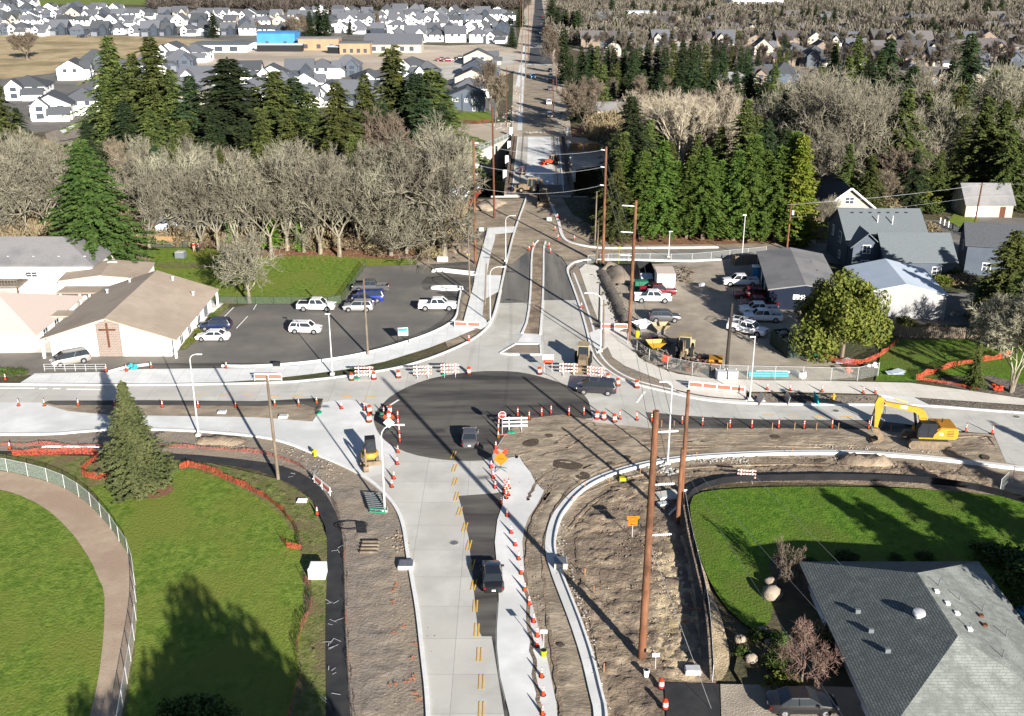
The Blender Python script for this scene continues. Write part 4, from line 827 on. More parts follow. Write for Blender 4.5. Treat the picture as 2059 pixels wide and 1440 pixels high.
# nearest house lower right (hip roof measured from its corners)
NH = empty('house', (33.3, 70.2, 0)); tag(NH, 'nearest house with big weathered grey green hip roof', 'house')
a, b, e, r = 7.9, 11.4, 2.55, 2.65
MB().rect(-a + .8, a - .8, -b + .8, b - .8, 0, 2.5).build('wall', MT['white_wall'], NH)
for nm, mm, pts in (('roof_slope', 'shingle_x_shade', [(-a, -b, e), (-a, b, e), (0, b - 6.0, e + r), (0, -3.2, e + r)]), ('roof_slope', 'shingle_x_shade', [(-a, b, e), (a, b, e), (0, b - 6.0, e + r)]),
                    ('roof_slope', 'shingle_y_lit', [(a, -b, e), (a, b, e), (0, b - 6.0, e + r), (0, -3.2, e + r)]), ('roof_slope', 'shingle_y_lit', [(-a, -b, e), (a, -b, e), (0, -3.2, e + r)])):
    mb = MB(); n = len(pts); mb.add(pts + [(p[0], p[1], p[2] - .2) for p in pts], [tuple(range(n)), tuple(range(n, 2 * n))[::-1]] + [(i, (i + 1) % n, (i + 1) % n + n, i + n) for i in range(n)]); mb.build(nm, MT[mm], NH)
mb = MB(); mb.box((-a, 0, e - .1), (.14, 2 * b, .16)); mb.build('gutter', MT['steel'], NH)
for y0, y1 in ((4.8, 9.6), (-10, -5)):
    MB().box((-a + .74, (y0 + y1) / 2, 1.3), (.12, y1 - y0, 2.4)).build('wall_panel', MT['trim'], NH)
for y0 in (-3, 1): MB().box((-a + .73, y0, 1.5), (.1, 1.8, 1.2)).build('window', MT['window'], NH)
mb = MB(); MB().lathe([(.3, 4.3), (.3, 4.85), (.5, 4.88), (.46, 5.12), (.2, 5.2)], (-1.7, .1, 0), 18).build('roof_vent', MT['galv'], NH, smooth=True)
for x, y in ((-5.6, 2.4), (-5.4, -.3), (-5.0, -3)): MB().box((x, y, e + r * (1 + x / a) + .22), (.4, .25, .35)).build('roof_vent', MT['roof_slate'], NH)
for i, (x, y) in enumerate(((1.4, 4.2), (2.6, 2.8), (4.2, 2.0), (1.6, -1.6), (4.8, -1), (3.0, -4.4))): MB().lathe([(.05, 3.6), (.05, e + r * (1 - x / a) + .6)], (x, y, 0), 8).build('flue_pipe', MT['roof_slate'], NH)
for i, (x, y) in enumerate(((.7, 2.9), (1.0, 1.4), (1.3, 0.2), (1.5, -1.8), (3.6, 1.0), (3.3, -.4))): MB().box((x, y, e + r * (1 - x / a) + .1), (.35, .35, .2)).build('roof_vent', MT['trim' if i < 4 else 'wood_red'], NH)
# ---- bridge
def Wb(px, py, z=0): return G(px, py, z)
BD = empty('bridge', (7.1, 279, 0), -R(1.3)); tag(BD, 'concrete road bridge under construction over the wooded creek', 'bridge')
MB().rect(-8.0, 8.0, -38, 42, -.9, .12).build('deck', MT['concrete_old'], BD); MB().rect(-3.2, 3.4, -26, 41.5, .12, .135).build('wearing_strip', MT['concrete_new'], BD); MB().rect(-7.9, 7.9, -38, -27, .12, .2).build('approach_fill', MT['dirt_dark'], BD)
for x0, x1 in ((-7.5, -6.4), (6.0, 7.5)): MB().rect(x0, x1, -27, 42, .12, .2).build('walkway', MT['wood_grey'], BD)
for x0 in (-7.2, 6.9, -4.6, 4.4):
    mb = MB(); mb.tube([(x0, -27, .32), (x0, 42, .32)], .06, 4); mb.build('rebar_line', MT['wood_red'], BD)
for s in (-1, 1):
    mb = MB(); mb.rect(s * 7.8 - .25, s * 7.8 + .25, -38, 42, .12, 1.0); mb.build('parapet', MT['wood_grey'], BD)
    for k, yy in enumerate((-21, -2, 20, 44)):
        MB().box((s * 8.35, yy, 1.1), (.9, .9, 2.8)).build('pylon', MT['concrete_new'], BD)
        mb = MB(); mb.rect(s * 6.5 - .5, s * 6.5 + .5, yy - .7, yy + .7, -9, -.9); mb.build('pier', MT['concrete_old'], BD)
for y0 in (-38.6, 42.1): MB().rect(-11, 11, y0, y0 + .5, -9, -.05).build('abutment', MT['concrete_old'], BD)
for x in (-6.3, 5.6):
    mb = MB(); mb.rect(x - .1, x + .1, -36, 40, .12, .28); mb.build('kerb', MT['kerb'], BD)
rw = MB(); p = [G(940, 318), G(985, 296), G(1028, 276)]
rw.loft([[(q.x, q.y, -8), (q.x + .6, q.y, -8), (q.x + .6, q.y, .4), (q.x, q.y, .4)] for q in p]); tag(rw.build('retaining_wall', MT['concrete_old']), 'stepped concrete retaining wall left of the bridge', 'retaining wall')
# timber stack and pier site right of bridge
TS = empty('timber_stack', tuple(G(1180, 303))); tag(TS, 'stack of tan sawn timber right of the bridge', 'timber stack')
for k, (x, y, h) in enumerate(((-3, 0, 2.2), (1.2, .3, 2.2), (5, .5, 1.6))):
    mb = MB()
    for j in range(int(h / .35)): mb.box((x, y, .2 + j * .35), (3.6, 2.6, .28))
    mb.build('timber_bundle', MT['fence_new'], TS)
# ================= TREES =================
def mesh_np(name, V, Fc, mats):
    me = bpy.data.meshes.new(name); V = np.asarray(V, dtype=np.float32); Fc = np.asarray(Fc, dtype=np.int32); k = Fc.shape[1]
    me.vertices.add(len(V)); me.vertices.foreach_set('co', V.ravel()); me.loops.add(Fc.size); me.loops.foreach_set('vertex_index', Fc.ravel())
    me.polygons.add(len(Fc)); me.polygons.foreach_set('loop_start', np.arange(0, Fc.size, k, dtype=np.int32)); me.polygons.foreach_set('loop_total', np.full(len(Fc), k, dtype=np.int32))
    for m in mats: me.materials.append(m)
    me.update(calc_edges=True); me.validate(); return me
def tree_obj(name, crown_me, trunk_mb, trunk_mat):
    root = empty(name); tr = trunk_mb.build('trunk', MT[trunk_mat], root, smooth=True)
    o = bpy.data.objects.new('crown', crown_me); C.collection.objects.link(o); setp(o, root); root['h'] = 1.0
    return root
def conifer(seed, h=22., r=4.2, m='fir', base=.06, droop=.28, whorl=.5, nb=8, power=.8, size=.62, ragged=.25, up=.0, trunk='trunk'):
    g = np.random.default_rng(seed); V = []; T = []
    z = h * base; gap = g.uniform(0, 6.28, 3)
    while z < h * .985:
        f = (z - h * base) / (h * (1 - base)); L0 = r * (1 - f) ** power * (1 if f > .12 else .72 + 2.3 * f)
        L0 *= 1 + ragged * .6 * math.sin(z * 1.3 + seed); n = max(4, int(nb * (1 - f * .45)))
        a0 = g.uniform(0, 6.28)
        for i in range(n):
            a = a0 + 6.283 * i / n + g.normal(0, .18); L = max(.25, L0 * (1 + g.normal(0, ragged) + ragged * .7 * math.sin(a * 2 + gap[0] + z * .25) + ragged * .5 * math.sin(a * 3 + gap[1] - z * .6))); zz = z + g.normal(0, whorl * .4)
            ns = max(2, int(L / (size * .52))); d = np.array([math.cos(a), math.sin(a), 0]); sd = np.array([-d[1], d[0], 0])
            for k in range(ns + 1):
                t = (k + .45) / (ns + .6); 
                p = np.array([0, 0, zz]) + d * L * t; p[2] += -droop * L * t * t + up * L * t + g.normal(0, .08)
                s = size * (1.25 - .6 * t) * g.uniform(.7, 1.25)
                for side in (-1, 1, 0):
                    fw = d * g.uniform(.5, 1) + sd * side * g.uniform(.6, 1.1); fw = fw / np.linalg.norm(fw)
                    tip = p + fw * s * 1.35 + np.array([0, 0, -s * g.uniform(.05, .5)])
                    ort = np.cross(fw, [0, 0, 1]) + np.array([0, 0, g.uniform(-.7, .7)]); ort /= np.linalg.norm(ort)
                    b0 = len(V); V += [p - ort * s * .12, p + fw * s * .55 + ort * s * .42, tip, p + fw * s * .55 - ort * s * .42]; T.append((b0, b0 + 1, b0 + 2, b0 + 3))
        z += whorl * g.uniform(.8, 1.2) * (1 - .3 * f)
    for k in range(4):
        a = k * 1.57; s = .3; b0 = len(V); V += [np.array([0, 0, h * .97]), np.array([math.cos(a) * s, math.sin(a) * s, h * .965]), np.array([0, 0, h * 1.01]), np.array([-math.sin(a) * s * .3, math.cos(a) * s * .3, h * .97])]; T.append((b0, b0 + 1, b0 + 2, b0 + 3))
    me = mesh_np('crown', V, T, [MT[m]])
    tb = MB(); tb.tube([(0, 0, -.5), (0, 0, h * .3), (0, 0, h * .7), (0, 0, h * .99)], [h * .018, h * .014, h * .008, .03], 7)
    t = tree_obj('conifer_tree', me, tb, trunk); t['h'] = float(h); return t
def bare(seed, h=18., spread=.5, m='bark_pale', levels=5, kids_=4, trunk_h=.22, tw=.035, trunk='trunk_pale', multi=1, curl=.22, upb=.35, end=3):
    g = np.random.default_rng(seed); V = []; T = []; tb = MB()
    def ribbon3(p0, p1, r0, r1):
        d = p1 - p0; d = d / (np.linalg.norm(d) + 1e-6); a = np.cross(d, g.normal(size=3)); a /= np.linalg.norm(a) + 1e-6; b = np.cross(d, a); n0 = len(V)
        for p, r in ((p0, r0), (p1, r1)):
            for q in range(3):
                th = q * 2.094; V.append(p + (a * math.cos(th) + b * math.sin(th)) * r)
        for q in range(3): T.append((n0 + q, n0 + (q + 1) % 3, n0 + 3 + (q + 1) % 3, n0 + 3 + q))
    def grow(p, d, L, r, lv):
        if lv >= levels:
            for _ in range(end):
                dd = d + g.normal(0, .55, 3); dd /= np.linalg.norm(dd); ribbon3(p, p + dd * L * g.uniform(.5, 1.1), tw, tw * .45)
            return
        steps = 3 if lv < 3 else 2; q = p.copy(); dd = d.copy()
        for s in range(steps):
            dd = dd + g.normal(0, curl, 3) + np.array([0, 0, upb * .18]); dd /= np.linalg.norm(dd); q2 = q + dd * L / steps; rr0 = r * (1 - .4 * s / steps); rr1 = r * (1 - .4 * (s + 1) / steps)
            ribbon3(q, q2, max(rr0, tw), max(rr1, tw)); q = q2
            if s > 0 or lv > 0:
                nk = max(1, kids_ // steps + (1 if g.random() < .5 else 0))
                for _ in range(nk):
                    o = g.normal(0, 1, 3); o -= dd * o.dot(dd); o /= np.linalg.norm(o) + 1e-6; an = g.uniform(.45, 1.05) * (spread * 1.7)
                    nd = dd * math.cos(an) + o * math.sin(an) + np.array([0, 0, upb * .35]); nd /= np.linalg.norm(nd); grow(q, nd, L * g.uniform(.52, .78), r * .52, lv + 1)
        grow(q, dd, L * .62, r * .55, lv + 1)
    for k in range(multi):
        a = k * 6.28 / multi + g.uniform(0, 1); off = 0.0 if multi == 1 else .28; dx, dy = math.cos(a) * off, math.sin(a) * off
        r0 = h * .02 / math.sqrt(multi); top = np.array([dx * h * trunk_h * .7, dy * h * trunk_h * .7, h * trunk_h])
        tb.tube([(dx * .6, dy * .6, -.4), (top[0] * .5, top[1] * .5, h * trunk_h * .5), tuple(top)], [r0 * 1.25, r0, r0 * .85], 7)
        n1 = 4 if multi == 1 else 2
        for j in range(n1):
            an = g.uniform(.25, .8) * spread * 1.6; az = j * 6.28 / n1 + g.uniform(0, 1); d = np.array([math.cos(az) * math.sin(an) + dx * .6, math.sin(az) * math.sin(an) + dy * .6, math.cos(an)]); d /= np.linalg.norm(d)
            grow(top, d, h * .30, r0 * .62, 1)
    me = mesh_np('crown', V, T, [MT[m]])
    zs = np.array([v[2] for v in V]); k = h / np.percentile(zs, 99.7)
    co = np.array(V, dtype=np.float32); co[:, 2] = np.where(co[:, 2] > h * trunk_h, h * trunk_h + (co[:, 2] - h * trunk_h) * ((h - h * trunk_h) / (np.percentile(zs, 99.7) - h * trunk_h)), co[:, 2]); me.vertices.foreach_set('co', co.ravel()); me.update()
    t = tree_obj('bare_tree', me, tb, trunk); t['h'] = float(h); return t
def broad(seed, h=10., r=4.5, m='broad', n=9000, s=.3, trunk_h=.1, shape=1.0, squash=1.0, name='evergreen_tree'):
    g = np.random.default_rng(seed); V = []; T = []; nb = 46; cs = []
    for i in range(nb):
        d = g.normal(size=3); d[2] = abs(d[2]) * .9 - .15 if i % 3 else g.uniform(-.6, .3); d /= np.linalg.norm(d); q = g.uniform(.4, 1.08)
        c = np.array([d[0] * r * q, d[1] * r * q, h * .42 + d[2] * h * .45 * q]); f = 1 - shape * 1.15 * max(0, (c[2] / h - .32)); c[0] *= f; c[1] *= f; cs.append((c, r * g.uniform(.15, .38)))
    for i in range(n):
        c, rr = cs[g.integers(nb)]; d = g.normal(size=3); d /= np.linalg.norm(d); p = c + d * rr * g.uniform(.7, 1.08) * np.array([1, 1, squash]); p[2] = max(p[2], h * trunk_h * .5)
        nrm = d + g.normal(0, .55, 3); nrm /= np.linalg.norm(nrm); a = np.cross(nrm, g.normal(size=3)); a /= np.linalg.norm(a); b = np.cross(nrm, a); q = s * g.uniform(.6, 1.3); b0 = len(V)
        V += [p - a * q, p + b * q * .6, p + a * q, p - b * q * .6]; T.append((b0, b0 + 1, b0 + 2, b0 + 3))
    me = mesh_np('crown', V, T, [MT[m]]); tb = MB(); tb.tube([(0, 0, -.3), (0, 0, h * .7)], [h * .025, h * .01], 7)
    t = tree_obj(name, me, tb, 'trunk'); t['h'] = float(h); return t
FIR = [conifer(i, 22, 5.3 + .45 * (i % 3), ['fir', 'fir', 'fir_dark', 'fir'][i], ragged=.30 + .06 * (i % 2), nb=9) for i in range(4)]
FIRB = [conifer(20 + i, 22, 4.2 + .5 * i, 'fir_bright', ragged=.22, nb=9, base=.12) for i in range(3)]
FIRD = [conifer(30 + i, 22, 4.6, 'fir_dark', ragged=.18, power=.6, nb=9, size=.8, whorl=.7) for i in range(2)]
PILL = [conifer(40 + i, 12, 1.8, ['fir_dark', 'fir'][i], ragged=.1, power=.55, nb=8, size=.5, droop=-.3, base=.02) for i in range(2)]
BP = [bare(50 + i, 18, [.42, .5, .36, .55][i], 'bark_pale', kids_=3, trunk_h=[.14, .2, .12, .17][i], tw=.036, end=2, curl=.34, upb=[.6, .4, .9, .3][i]) for i in range(4)]
BB = [bare(60 + i, 15, [.4, .5, .45][i], 'bark_brown', kids_=3, tw=.04, end=3, trunk_h=.13, trunk='trunk', upb=.7, multi=[1, 1, 3][i]) for i in range(3)]
BW = [bare(70 + i, 22, .34, 'bark_white', kids_=3, trunk_h=.3, upb=.9, tw=.035) for i in range(2)]
BF = [bare(80 + i, 12, .5, 'bark_far', levels=4, kids_=4, tw=.07, upb=.5, end=3, trunk='trunk_pale') for i in range(3)]
TREES = []
rt = random.Random(5)
def plant(protos, px, base, top, wf=1.0, z=None, name=None, near=None):
    p = protos[rt.randrange(len(protos))]; g = G(px, base); h = max(2.0, HT(px, base, top)); z = tz(g.x, g.y) if z is None else z
    o = copy_tree(p); k = (h - z) / p['h']; o.location = (g.x, g.y, z); o.scale = (k * wf, k * wf, k); o.rotation_euler = (rt.gauss(0, .022), rt.gauss(0, .022), rt.uniform(0, 6.28))
    o.scale = (o.scale[0] * rt.uniform(.88, 1.12), o.scale[1] * rt.uniform(.88, 1.12), o.scale[2])
    if name: o.name = name
    return o
def grove(lst, protos, text, group, cat='tree', name='fir_tree'):
    out = [plant(protos, *t, name=name) for t in lst]
    series(out, text, cat, group); return out
# conifers, left
grove([(-22, 330, 180, 1.4), (14, 345, 155, 1.5), (50, 330, 215, 1.2), (243, 320, 72, 1.15), (262, 330, 130, 1.3), (300, 330, 105, 1.1), (338, 335, 72, 1.15), (362, 340, 140, 1.3), (395, 340, 150, 1.3), (473, 335, 115, 2.1), (440, 335, 175, 1.3), (520, 330, 175, 1.4), (566, 335, 142, 1.8), (602, 330, 155, 1.4), (640, 335, 185, 1.4), (698, 410, 163, 1.35), (740, 330, 150, 1.1), (797, 320, 90, 1.45), (835, 330, 145, 1.5), (873, 315, 137, 1.9), (905, 290, 190, 1.3), (228, 330, 150, 1.1), (318, 340, 165, 1.3)],
      FIR, 'tall dark green fir of the left tree belt', 'firs of the left tree belt')
grove([(320, 375, 215, 1.2), (440, 370, 225, 1.2), (590, 375, 220, 1.3), (770, 380, 205, 1.3), (855, 360, 195, 1.4), (268, 370, 200, 1.3), (500, 380, 235, 1.2), (385, 380, 240, 1.2), (540, 385, 225, 1.3), (730, 400, 235, 1.3), (660, 390, 235, 1.2), (15, 400, 230, 1.2), (365, 440, 270, 1.1), (715, 440, 270, 1.1), (190, 400, 240, 1.2), (885, 340, 205, 1.2), (30, 430, 270, 1.3), (330, 455, 290, 1.0), (455, 460, 300, 1.1), (560, 470, 330, 1.0), (630, 455, 300, 1.0), (810, 440, 280, 1.2), (700, 470, 345, .9), (860, 455, 300, 1.1)], FIR, 'shorter fir filling the left tree belt', 'firs of the left tree belt')
grove([(430, 76, 25, 1.5), (626, 78, 22, 1.2), (642, 76, 8, 1.3), (656, 78, 12, 1.3), (705, 70, 42, 1.2), (764, 34, 10, 1.3), (970, 28, 14, 1.3), (925, 30, 12, 1.3), (1030, 95, 55, 1.5), (1024, 60, 35, 1.4), (1046, 55, 12, 1.3), (700, 22, 4, 1.3), (690, 20, 2, 1.3)], FIRD, 'small far fir among the new houses', 'far firs among the new houses')
# right
grove([(1262, 470, 300, 1.3), (1292, 478, 300, 1.3), (1325, 480, 280, 1.3), (1355, 474, 320, 1.3), (1380, 480, 310, 1.2), (1412, 482, 292, 1.3), (1445, 478, 320, 1.3), (1474, 484, 300, 1.3), (1505, 484, 268, 1.3), (1532, 484, 300, 1.3), (1558, 486, 290, 1.3), (1582, 488, 262, 1.2)],
      FIRB, 'bright green fir in the front row behind the side street', 'bright firs behind the side street')
grove([(1262, 420, 192, 1.2), (1300, 400, 240, 1.2), (1345, 410, 285, 1.2), (1395, 410, 270, 1.2), (1440, 420, 255, 1.2), (1484, 430, 200, 1.2), (1530, 430, 240, 1.2), (1570, 420, 255, 1.2), (1240, 400, 270, 1.3), (1610, 400, 290, 1.2), (1225, 400, 330, 1.2), (1240, 480, 325, 1.2), (1246, 450, 265, 1.3), (1236, 430, 290, 1.3), (1280, 380, 250, 1.2), (1510, 380, 230, 1.2)], FIR, 'taller dark fir in the second row behind the street', 'firs behind the side street')
grove([(1600, 330, 170), (1568, 320, 180), (1716, 230, 70, 1.1), (1668, 220, 85, 1.1), (1775, 300, 75, 1.1), (1760, 210, 100), (1793, 400, 178, 1.25), (1740, 330, 190), (1928, 260, 65, 1.1), (1905, 330, 190), (1955, 400, 190, 1.3), (1995, 400, 200, 1.3), (1845, 390, 290), (1655, 390, 300), (1820, 330, 230), (1880, 400, 300), (2030, 360, 200), (2052, 300, 150), (1690, 260, 110, 1.2), (1640, 260, 130, 1.2), (1735, 280, 120, 1.3), (1810, 300, 130, 1.3), (1760, 390, 230, 1.3), (1850, 330, 180, 1.3), (1895, 260, 120, 1.2), (1915, 350, 170, 1.3), (1975, 300, 140, 1.2), (1620, 360, 220, 1.2), (2015, 420, 260, 1.2), (1830, 420, 300, 1.1), (1700, 430, 290, 1.2), (1745, 440, 310, 1.1), (1550, 260, 130, 1.1), (2040, 420, 280, 1.2)], FIR, 'tall dark fir in the right hand wood', 'firs of the right hand wood')
grove([(1168, 172, 92), (1185, 174, 88), (1202, 176, 92), (1220, 178, 92), (1236, 180, 96), (1252, 182, 98), (1268, 200, 100), (1284, 190, 95), (1300, 190, 88), (1318, 196, 92), (1336, 200, 95), (1352, 190, 86), (1368, 190, 84), (1386, 180, 82), (1402, 180, 86), (1418, 178, 90), (1434, 176, 92), (1450, 176, 90), (1468, 176, 92), (1486, 178, 94), (1500, 178, 95)] + [(x + rt.uniform(-6, 6), rt.uniform(195, 250), rt.uniform(112, 160), 1.3) for x in range(1165, 1560, 22)], PILL + FIRD[:1] + FIRD[:1], 'evergreen in the long tree row beyond the poplars', 'evergreen row beyond the poplars', name='evergreen_tree')
grove([(1135, 170, 56, 1.0), (1148, 178, 110, 1.0)], PILL[:1], 'tall narrow dark conifer right of the far road', 'narrow conifers by the far road')
grove([(1108, 60, 0, 1.5), (1120, 70, 14, 1.5), (1135, 75, 18, 1.5), (1150, 78, 22, 1.4), (1160, 80, 20, 1.4), (1310, 45, 12, 1.4), (1335, 45, 6, 1.4), (1356, 46, 8, 1.4), (1376, 48, 14, 1.4), (1400, 40, 10, 1.4), (1520, 72, 34, 1.3), (1592, 48, 22, 1.4), (1610, 50, 18, 1.4), (1622, 52, 16, 1.3), (1655, 66, 28, 1.5), (1674, 66, 14, 1.2), (1770, 62, 30, 1.5), (1824, 78, 35, 1.5), (1870, 78, 35, 1.5), (1890, 72, 50, 1.4), (1990, 76, 42, 1.3), (1940, 30, 0, 1.8), (1985, 34, 0, 1.9), (2010, 32, 0, 1.9), (2035, 30, 2, 1.6), (1760, 20, 0, 1.6), (1780, 16, 0, 1.6), (1600, 14, 0, 1.6), (1630, 14, 0, 1.6), (2050, 70, 52, 1.3), (1870, 30, 12, 1.4), (1440, 60, 40, 1.3), (1270, 26, 6, 1.4)], FIRD, 'dark evergreen on the far right hillside', 'far evergreens of the right hillside', name='evergreen_tree')
grove([(x + rt.uniform(-9, 9), rt.uniform(70, 135), 0, 1.3) for x in range(1190, 2070, 30)], FIRD, 'x', 'y', name='evergreen_tree') if 0 else None
grove([(x, b, b - rt.uniform(24, 40), rt.uniform(1.2, 1.6)) for x, b in [(rt.uniform(1180, 2060), rt.uniform(34, 150)) for _ in range(120)]], FIRD + PILL, 'dark round evergreen between the hillside houses', 'evergreens between the hillside houses', name='evergreen_tree')
# pale lichen covered bare trees, left
IVY = conifer(44, 14, 1.5, 'ivy', ragged=.35, power=.35, nb=8, size=.45, droop=.1, base=.05)
grove([(549, 503, 360), (604, 506, 395), (470, 500, 390)], [IVY], 'ivy covered green trunk among the pale bare trees', 'ivy covered trunks', name='ivy_tree')
L1 = [(405, 508, 315), (440, 510, 330), (478, 505, 290), (512, 508, 318), (546, 510, 330), (578, 506, 292), (612, 512, 322), (645, 508, 300), (683, 517, 305), (722, 506, 335), (786, 512, 330), (818, 512, 370), (845, 500, 280), (893, 516, 262), (872, 505, 320), (755, 508, 345)]
L1 = [(x, b + rt.uniform(-9, 4), t + rt.uniform(-14, 18), rt.uniform(.8, 1.2)) for x, b, t in L1]
grove(L1, BP, 'pale lichen covered bare tree in the front row above the lawn', 'pale bare trees above the left lawn', name='bare_tree')
L2 = [(20, 480, 300), (58, 482, 280), (95, 478, 300), (128, 470, 315), (-15, 470, 290), (300, 500, 335), (345, 480, 300), (378, 490, 330), (40, 440, 270), (75, 440, 262), (110, 440, 270), (0, 440, 275), (320, 450, 285)]
grove(L2, BP, 'pale bare tree behind the church and cedar', 'pale bare trees behind the church', name='bare_tree')
L3 = [(x + rt.uniform(-9, 9), rt.uniform(425, 455), rt.uniform(285, 330)) for x in range(385, 920, 36)]
grove(L3, BP, 'pale bare tree in the second row above the lawn', 'pale bare trees above the left lawn', name='bare_tree')
L4 = [(x + rt.uniform(-12, 12), rt.uniform(365, 395), rt.uniform(270, 305)) for x in range(-20, 930, 44)]
grove(L4, BP[:2] + BB, 'bare tree in the third row of the left creek wood', 'bare trees of the left creek wood', name='bare_tree')
L5 = [(x + rt.uniform(-12, 12), rt.uniform(325, 345), rt.uniform(272, 296)) for x in range(90, 900, 62)]
grove(L5, BB, 'brown bare tree in the rear row of the creek wood', 'bare trees of the left creek wood', name='bare_tree')
grove([(885, 375, 250, 1.1)], BP[1:2], 'big round pale bare tree left of the bridge', 'bare trees by the bridge', name='bare_tree')
grove([(770, 400, 225, 1.1)], BB[2:], 'large tan bare tree between two firs above the lawn', 'bare trees of the left creek wood', name='bare_tree')
grove([(502, 610, 470, 1.35)], BP[3:], 'lone tan bare tree at the corner of the church lawn', 'lawn trees', name='bare_tree')
grove([(292, 552, 515, 1.1)], BB[1:2], 'small dark bare bush tree below the cedar', 'lawn trees', name='bare_tree')
grove([(55, 120, 62, 1.4)], BB[1:2], 'lone spreading bare tree in the dry field', 'field trees', name='bare_tree')
grove([(985, 222, 120, .9), (1000, 235, 150, .9)], BB, 'bare grey tree between the houses and long road', 'bare trees beside the long road', name='bare_tree')
grove([(590, 78, 32), (602, 78, 38), (616, 78, 34), (610, 70, 30), (760, 66, 25, .6), (520, 70, 42, 1.4), (575, 75, 50)], BB[:2], 'small bare tree among the new houses', 'bare trees among the new houses', name='bare_tree')
# right
grove([(1175, 270, 155, 1.35)], BB[1:2], 'large dark rounded bare tree right of the bridge', 'bare trees by the bridge', name='bare_tree')
grove([(1366, 400, 190), (1440, 380, 175), (1400, 360, 180), (1330, 370, 210), (1310, 360, 225), (1285, 320, 185), (1425, 390, 215), (1465, 330, 200)], BW, 'pale slender poplar among the right hand firs', 'pale poplars among the firs', name='poplar_tree')
L6 = [(1630, 385, 215, 1.1), (1650, 410, 250), (1680, 350, 130, 1.2), (1700, 400, 160, 1.1), (1720, 330, 150), (1640, 300, 140), (1740, 400, 220), (1860, 330, 140, 1.2), (1885, 380, 195, 1.2), (1840, 260, 120), (1970, 260, 130, 1.2), (1990, 330, 125), (2030, 240, 130, 1.2), (2010, 400, 240, 1.1), (2055, 410, 240), (1930, 330, 220), (1610, 300, 170), (1560, 300, 160), (1590, 260, 150), (2055, 330, 190), (1770, 300, 200)]
grove(L6, BP, 'pale bare tree in the right hand wood', 'bare trees of the right hand wood', name='bare_tree')
grove([(1875, 388, 268, 1.2)], BP[3:], 'wide branching bare tree at the edge of the right lawn', 'lawn trees', name='bare_tree')
grove([(1806, 415, 300, 1.2), (1780, 420, 345, 1.1)], [BB[2]], 'vase shaped tan bare tree beside the bungalow', 'bare trees beside the bungalow', name='bare_tree')
grove([(1652, 462, 400, .9), (1668, 460, 395, .9)], BP[2:3], 'slender white stemmed bare tree in front of the bungalow', 'bungalow garden trees', name='bare_tree')
grove([(x + rt.uniform(-8, 8), rt.uniform(210, 260), rt.uniform(150, 185)) for x in range(1230, 1560, 55)], BB + BF[:1], 'brown bare tree behind the poplars', 'brown bare trees behind the poplars', name='bare_tree')
grove([(x + rt.uniform(-9, 9), rt.uniform(125, 150), rt.uniform(78, 95)) for x in range(1200, 2070, 36)], BF, 'brown bare tree in the near row of the right hillside', 'bare trees of the right hillside', name='bare_tree')
grove([(x + rt.uniform(-9, 9), rt.uniform(95, 115), rt.uniform(58, 72)) for x in range(1170, 2070, 40)], BF, 'brown bare tree in the middle row of the right hillside', 'bare trees of the right hillside', name='bare_tree')
grove([(x + rt.uniform(-9, 9), rt.uniform(60, 80), rt.uniform(28, 42)) for x in range(1170, 2070, 22)], BF, 'brown bare tree in the rear row of the right hillside', 'bare trees of the right hillside', name='bare_tree')
grove([(1108, 118, 58), (1112, 135, 80), (1100, 98, 50), (1122, 150, 100)], BB[:2], 'pale bare tree on the right verge of the far road', 'bare trees of the far road verge', name='bare_tree')
MOS = bare(91, 14, .5, 'bark_pale', kids_=4, multi=3, upb=.3, tw=.03)
grove([(2032, 790, 590, 1.15)], [MOS], 'large mossy bare tree at the right edge beside orange netting', 'right edge trees', name='bare_tree')
# special evergreens
CED = conifer(7, 22, 9.2, 'cedar', base=.08, droop=.12, whorl=.62, nb=13, power=.72, size=.66, ragged=.16)
tag(plant([CED], 205, 545, 278, 1.0, name='cedar_tree'), 'broad bright green cedar beside the church', 'tree')
SPR = conifer(9, 12.4, 3.75, 'spruce', base=.03, droop=.05, whorl=.24, nb=15, power=.95, size=.32, ragged=.14, up=.12)
tag(plant([SPR], 284, 992, 762, 1.05, name='spruce_tree'), 'dense grey green spruce on the lower left lawn', 'tree')
MAG = broad(11, 9.5, 5.2, 'broad', 26000, .19, trunk_h=.02, shape=.8); tag(plant([MAG], 1692, 722, 536, .9, name='evergreen_tree'), 'round yellow green evergreen tree beside the dumpster', 'tree')
tag(plant([MAG], 1655, 690, 555, .8, name='evergreen_tree'), 'darker evergreen tree against the navy office corner', 'tree')
ARB = conifer(12, 12, 2.2, 'arbor', base=.02, droop=-.25, whorl=.3, nb=10, power=.6, size=.4, ragged=.12)
tag(plant([ARB], 1598, 492, 268, 1.0, name='cypress_tree'), 'yellow green cypress ending the bright fir row', 'tree')
RE = conifer(13, 14, 4.6, 'fir', base=.02, droop=.1, whorl=.4, nb=11, power=.55, size=.5, ragged=.2)
for x, b, t, wf, lab in ((2010, 650, 462, 1.1, 'big dark evergreen at the right edge beside the grey house'), (2058, 700, 520, 1.0, 'dark evergreen cut by the right picture edge'), (1968, 640, 560, .9, 'lower dark evergreen left of the right edge evergreen')):
    tag(plant([RE], x, b, t, wf, name='evergreen_tree'), lab, 'tree')
tag(plant(BP[:1], 1985, 700, 590, 1.1, name='bare_tree'), 'mossy bare tree in front of the right edge evergreens', 'tree')
tag(plant(FIR[:1], 1955, 782, 690, .9, name='fir_tree'), 'slim young fir in front of the orange netting on the right', 'tree')
SHB = [bare(95 + i, 4.5, .7, ['bark_brown', 'bark_red'][i], levels=4, kids_=5, trunk_h=.15, tw=.014, upb=.2, trunk='trunk_pale') for i in range(2)]
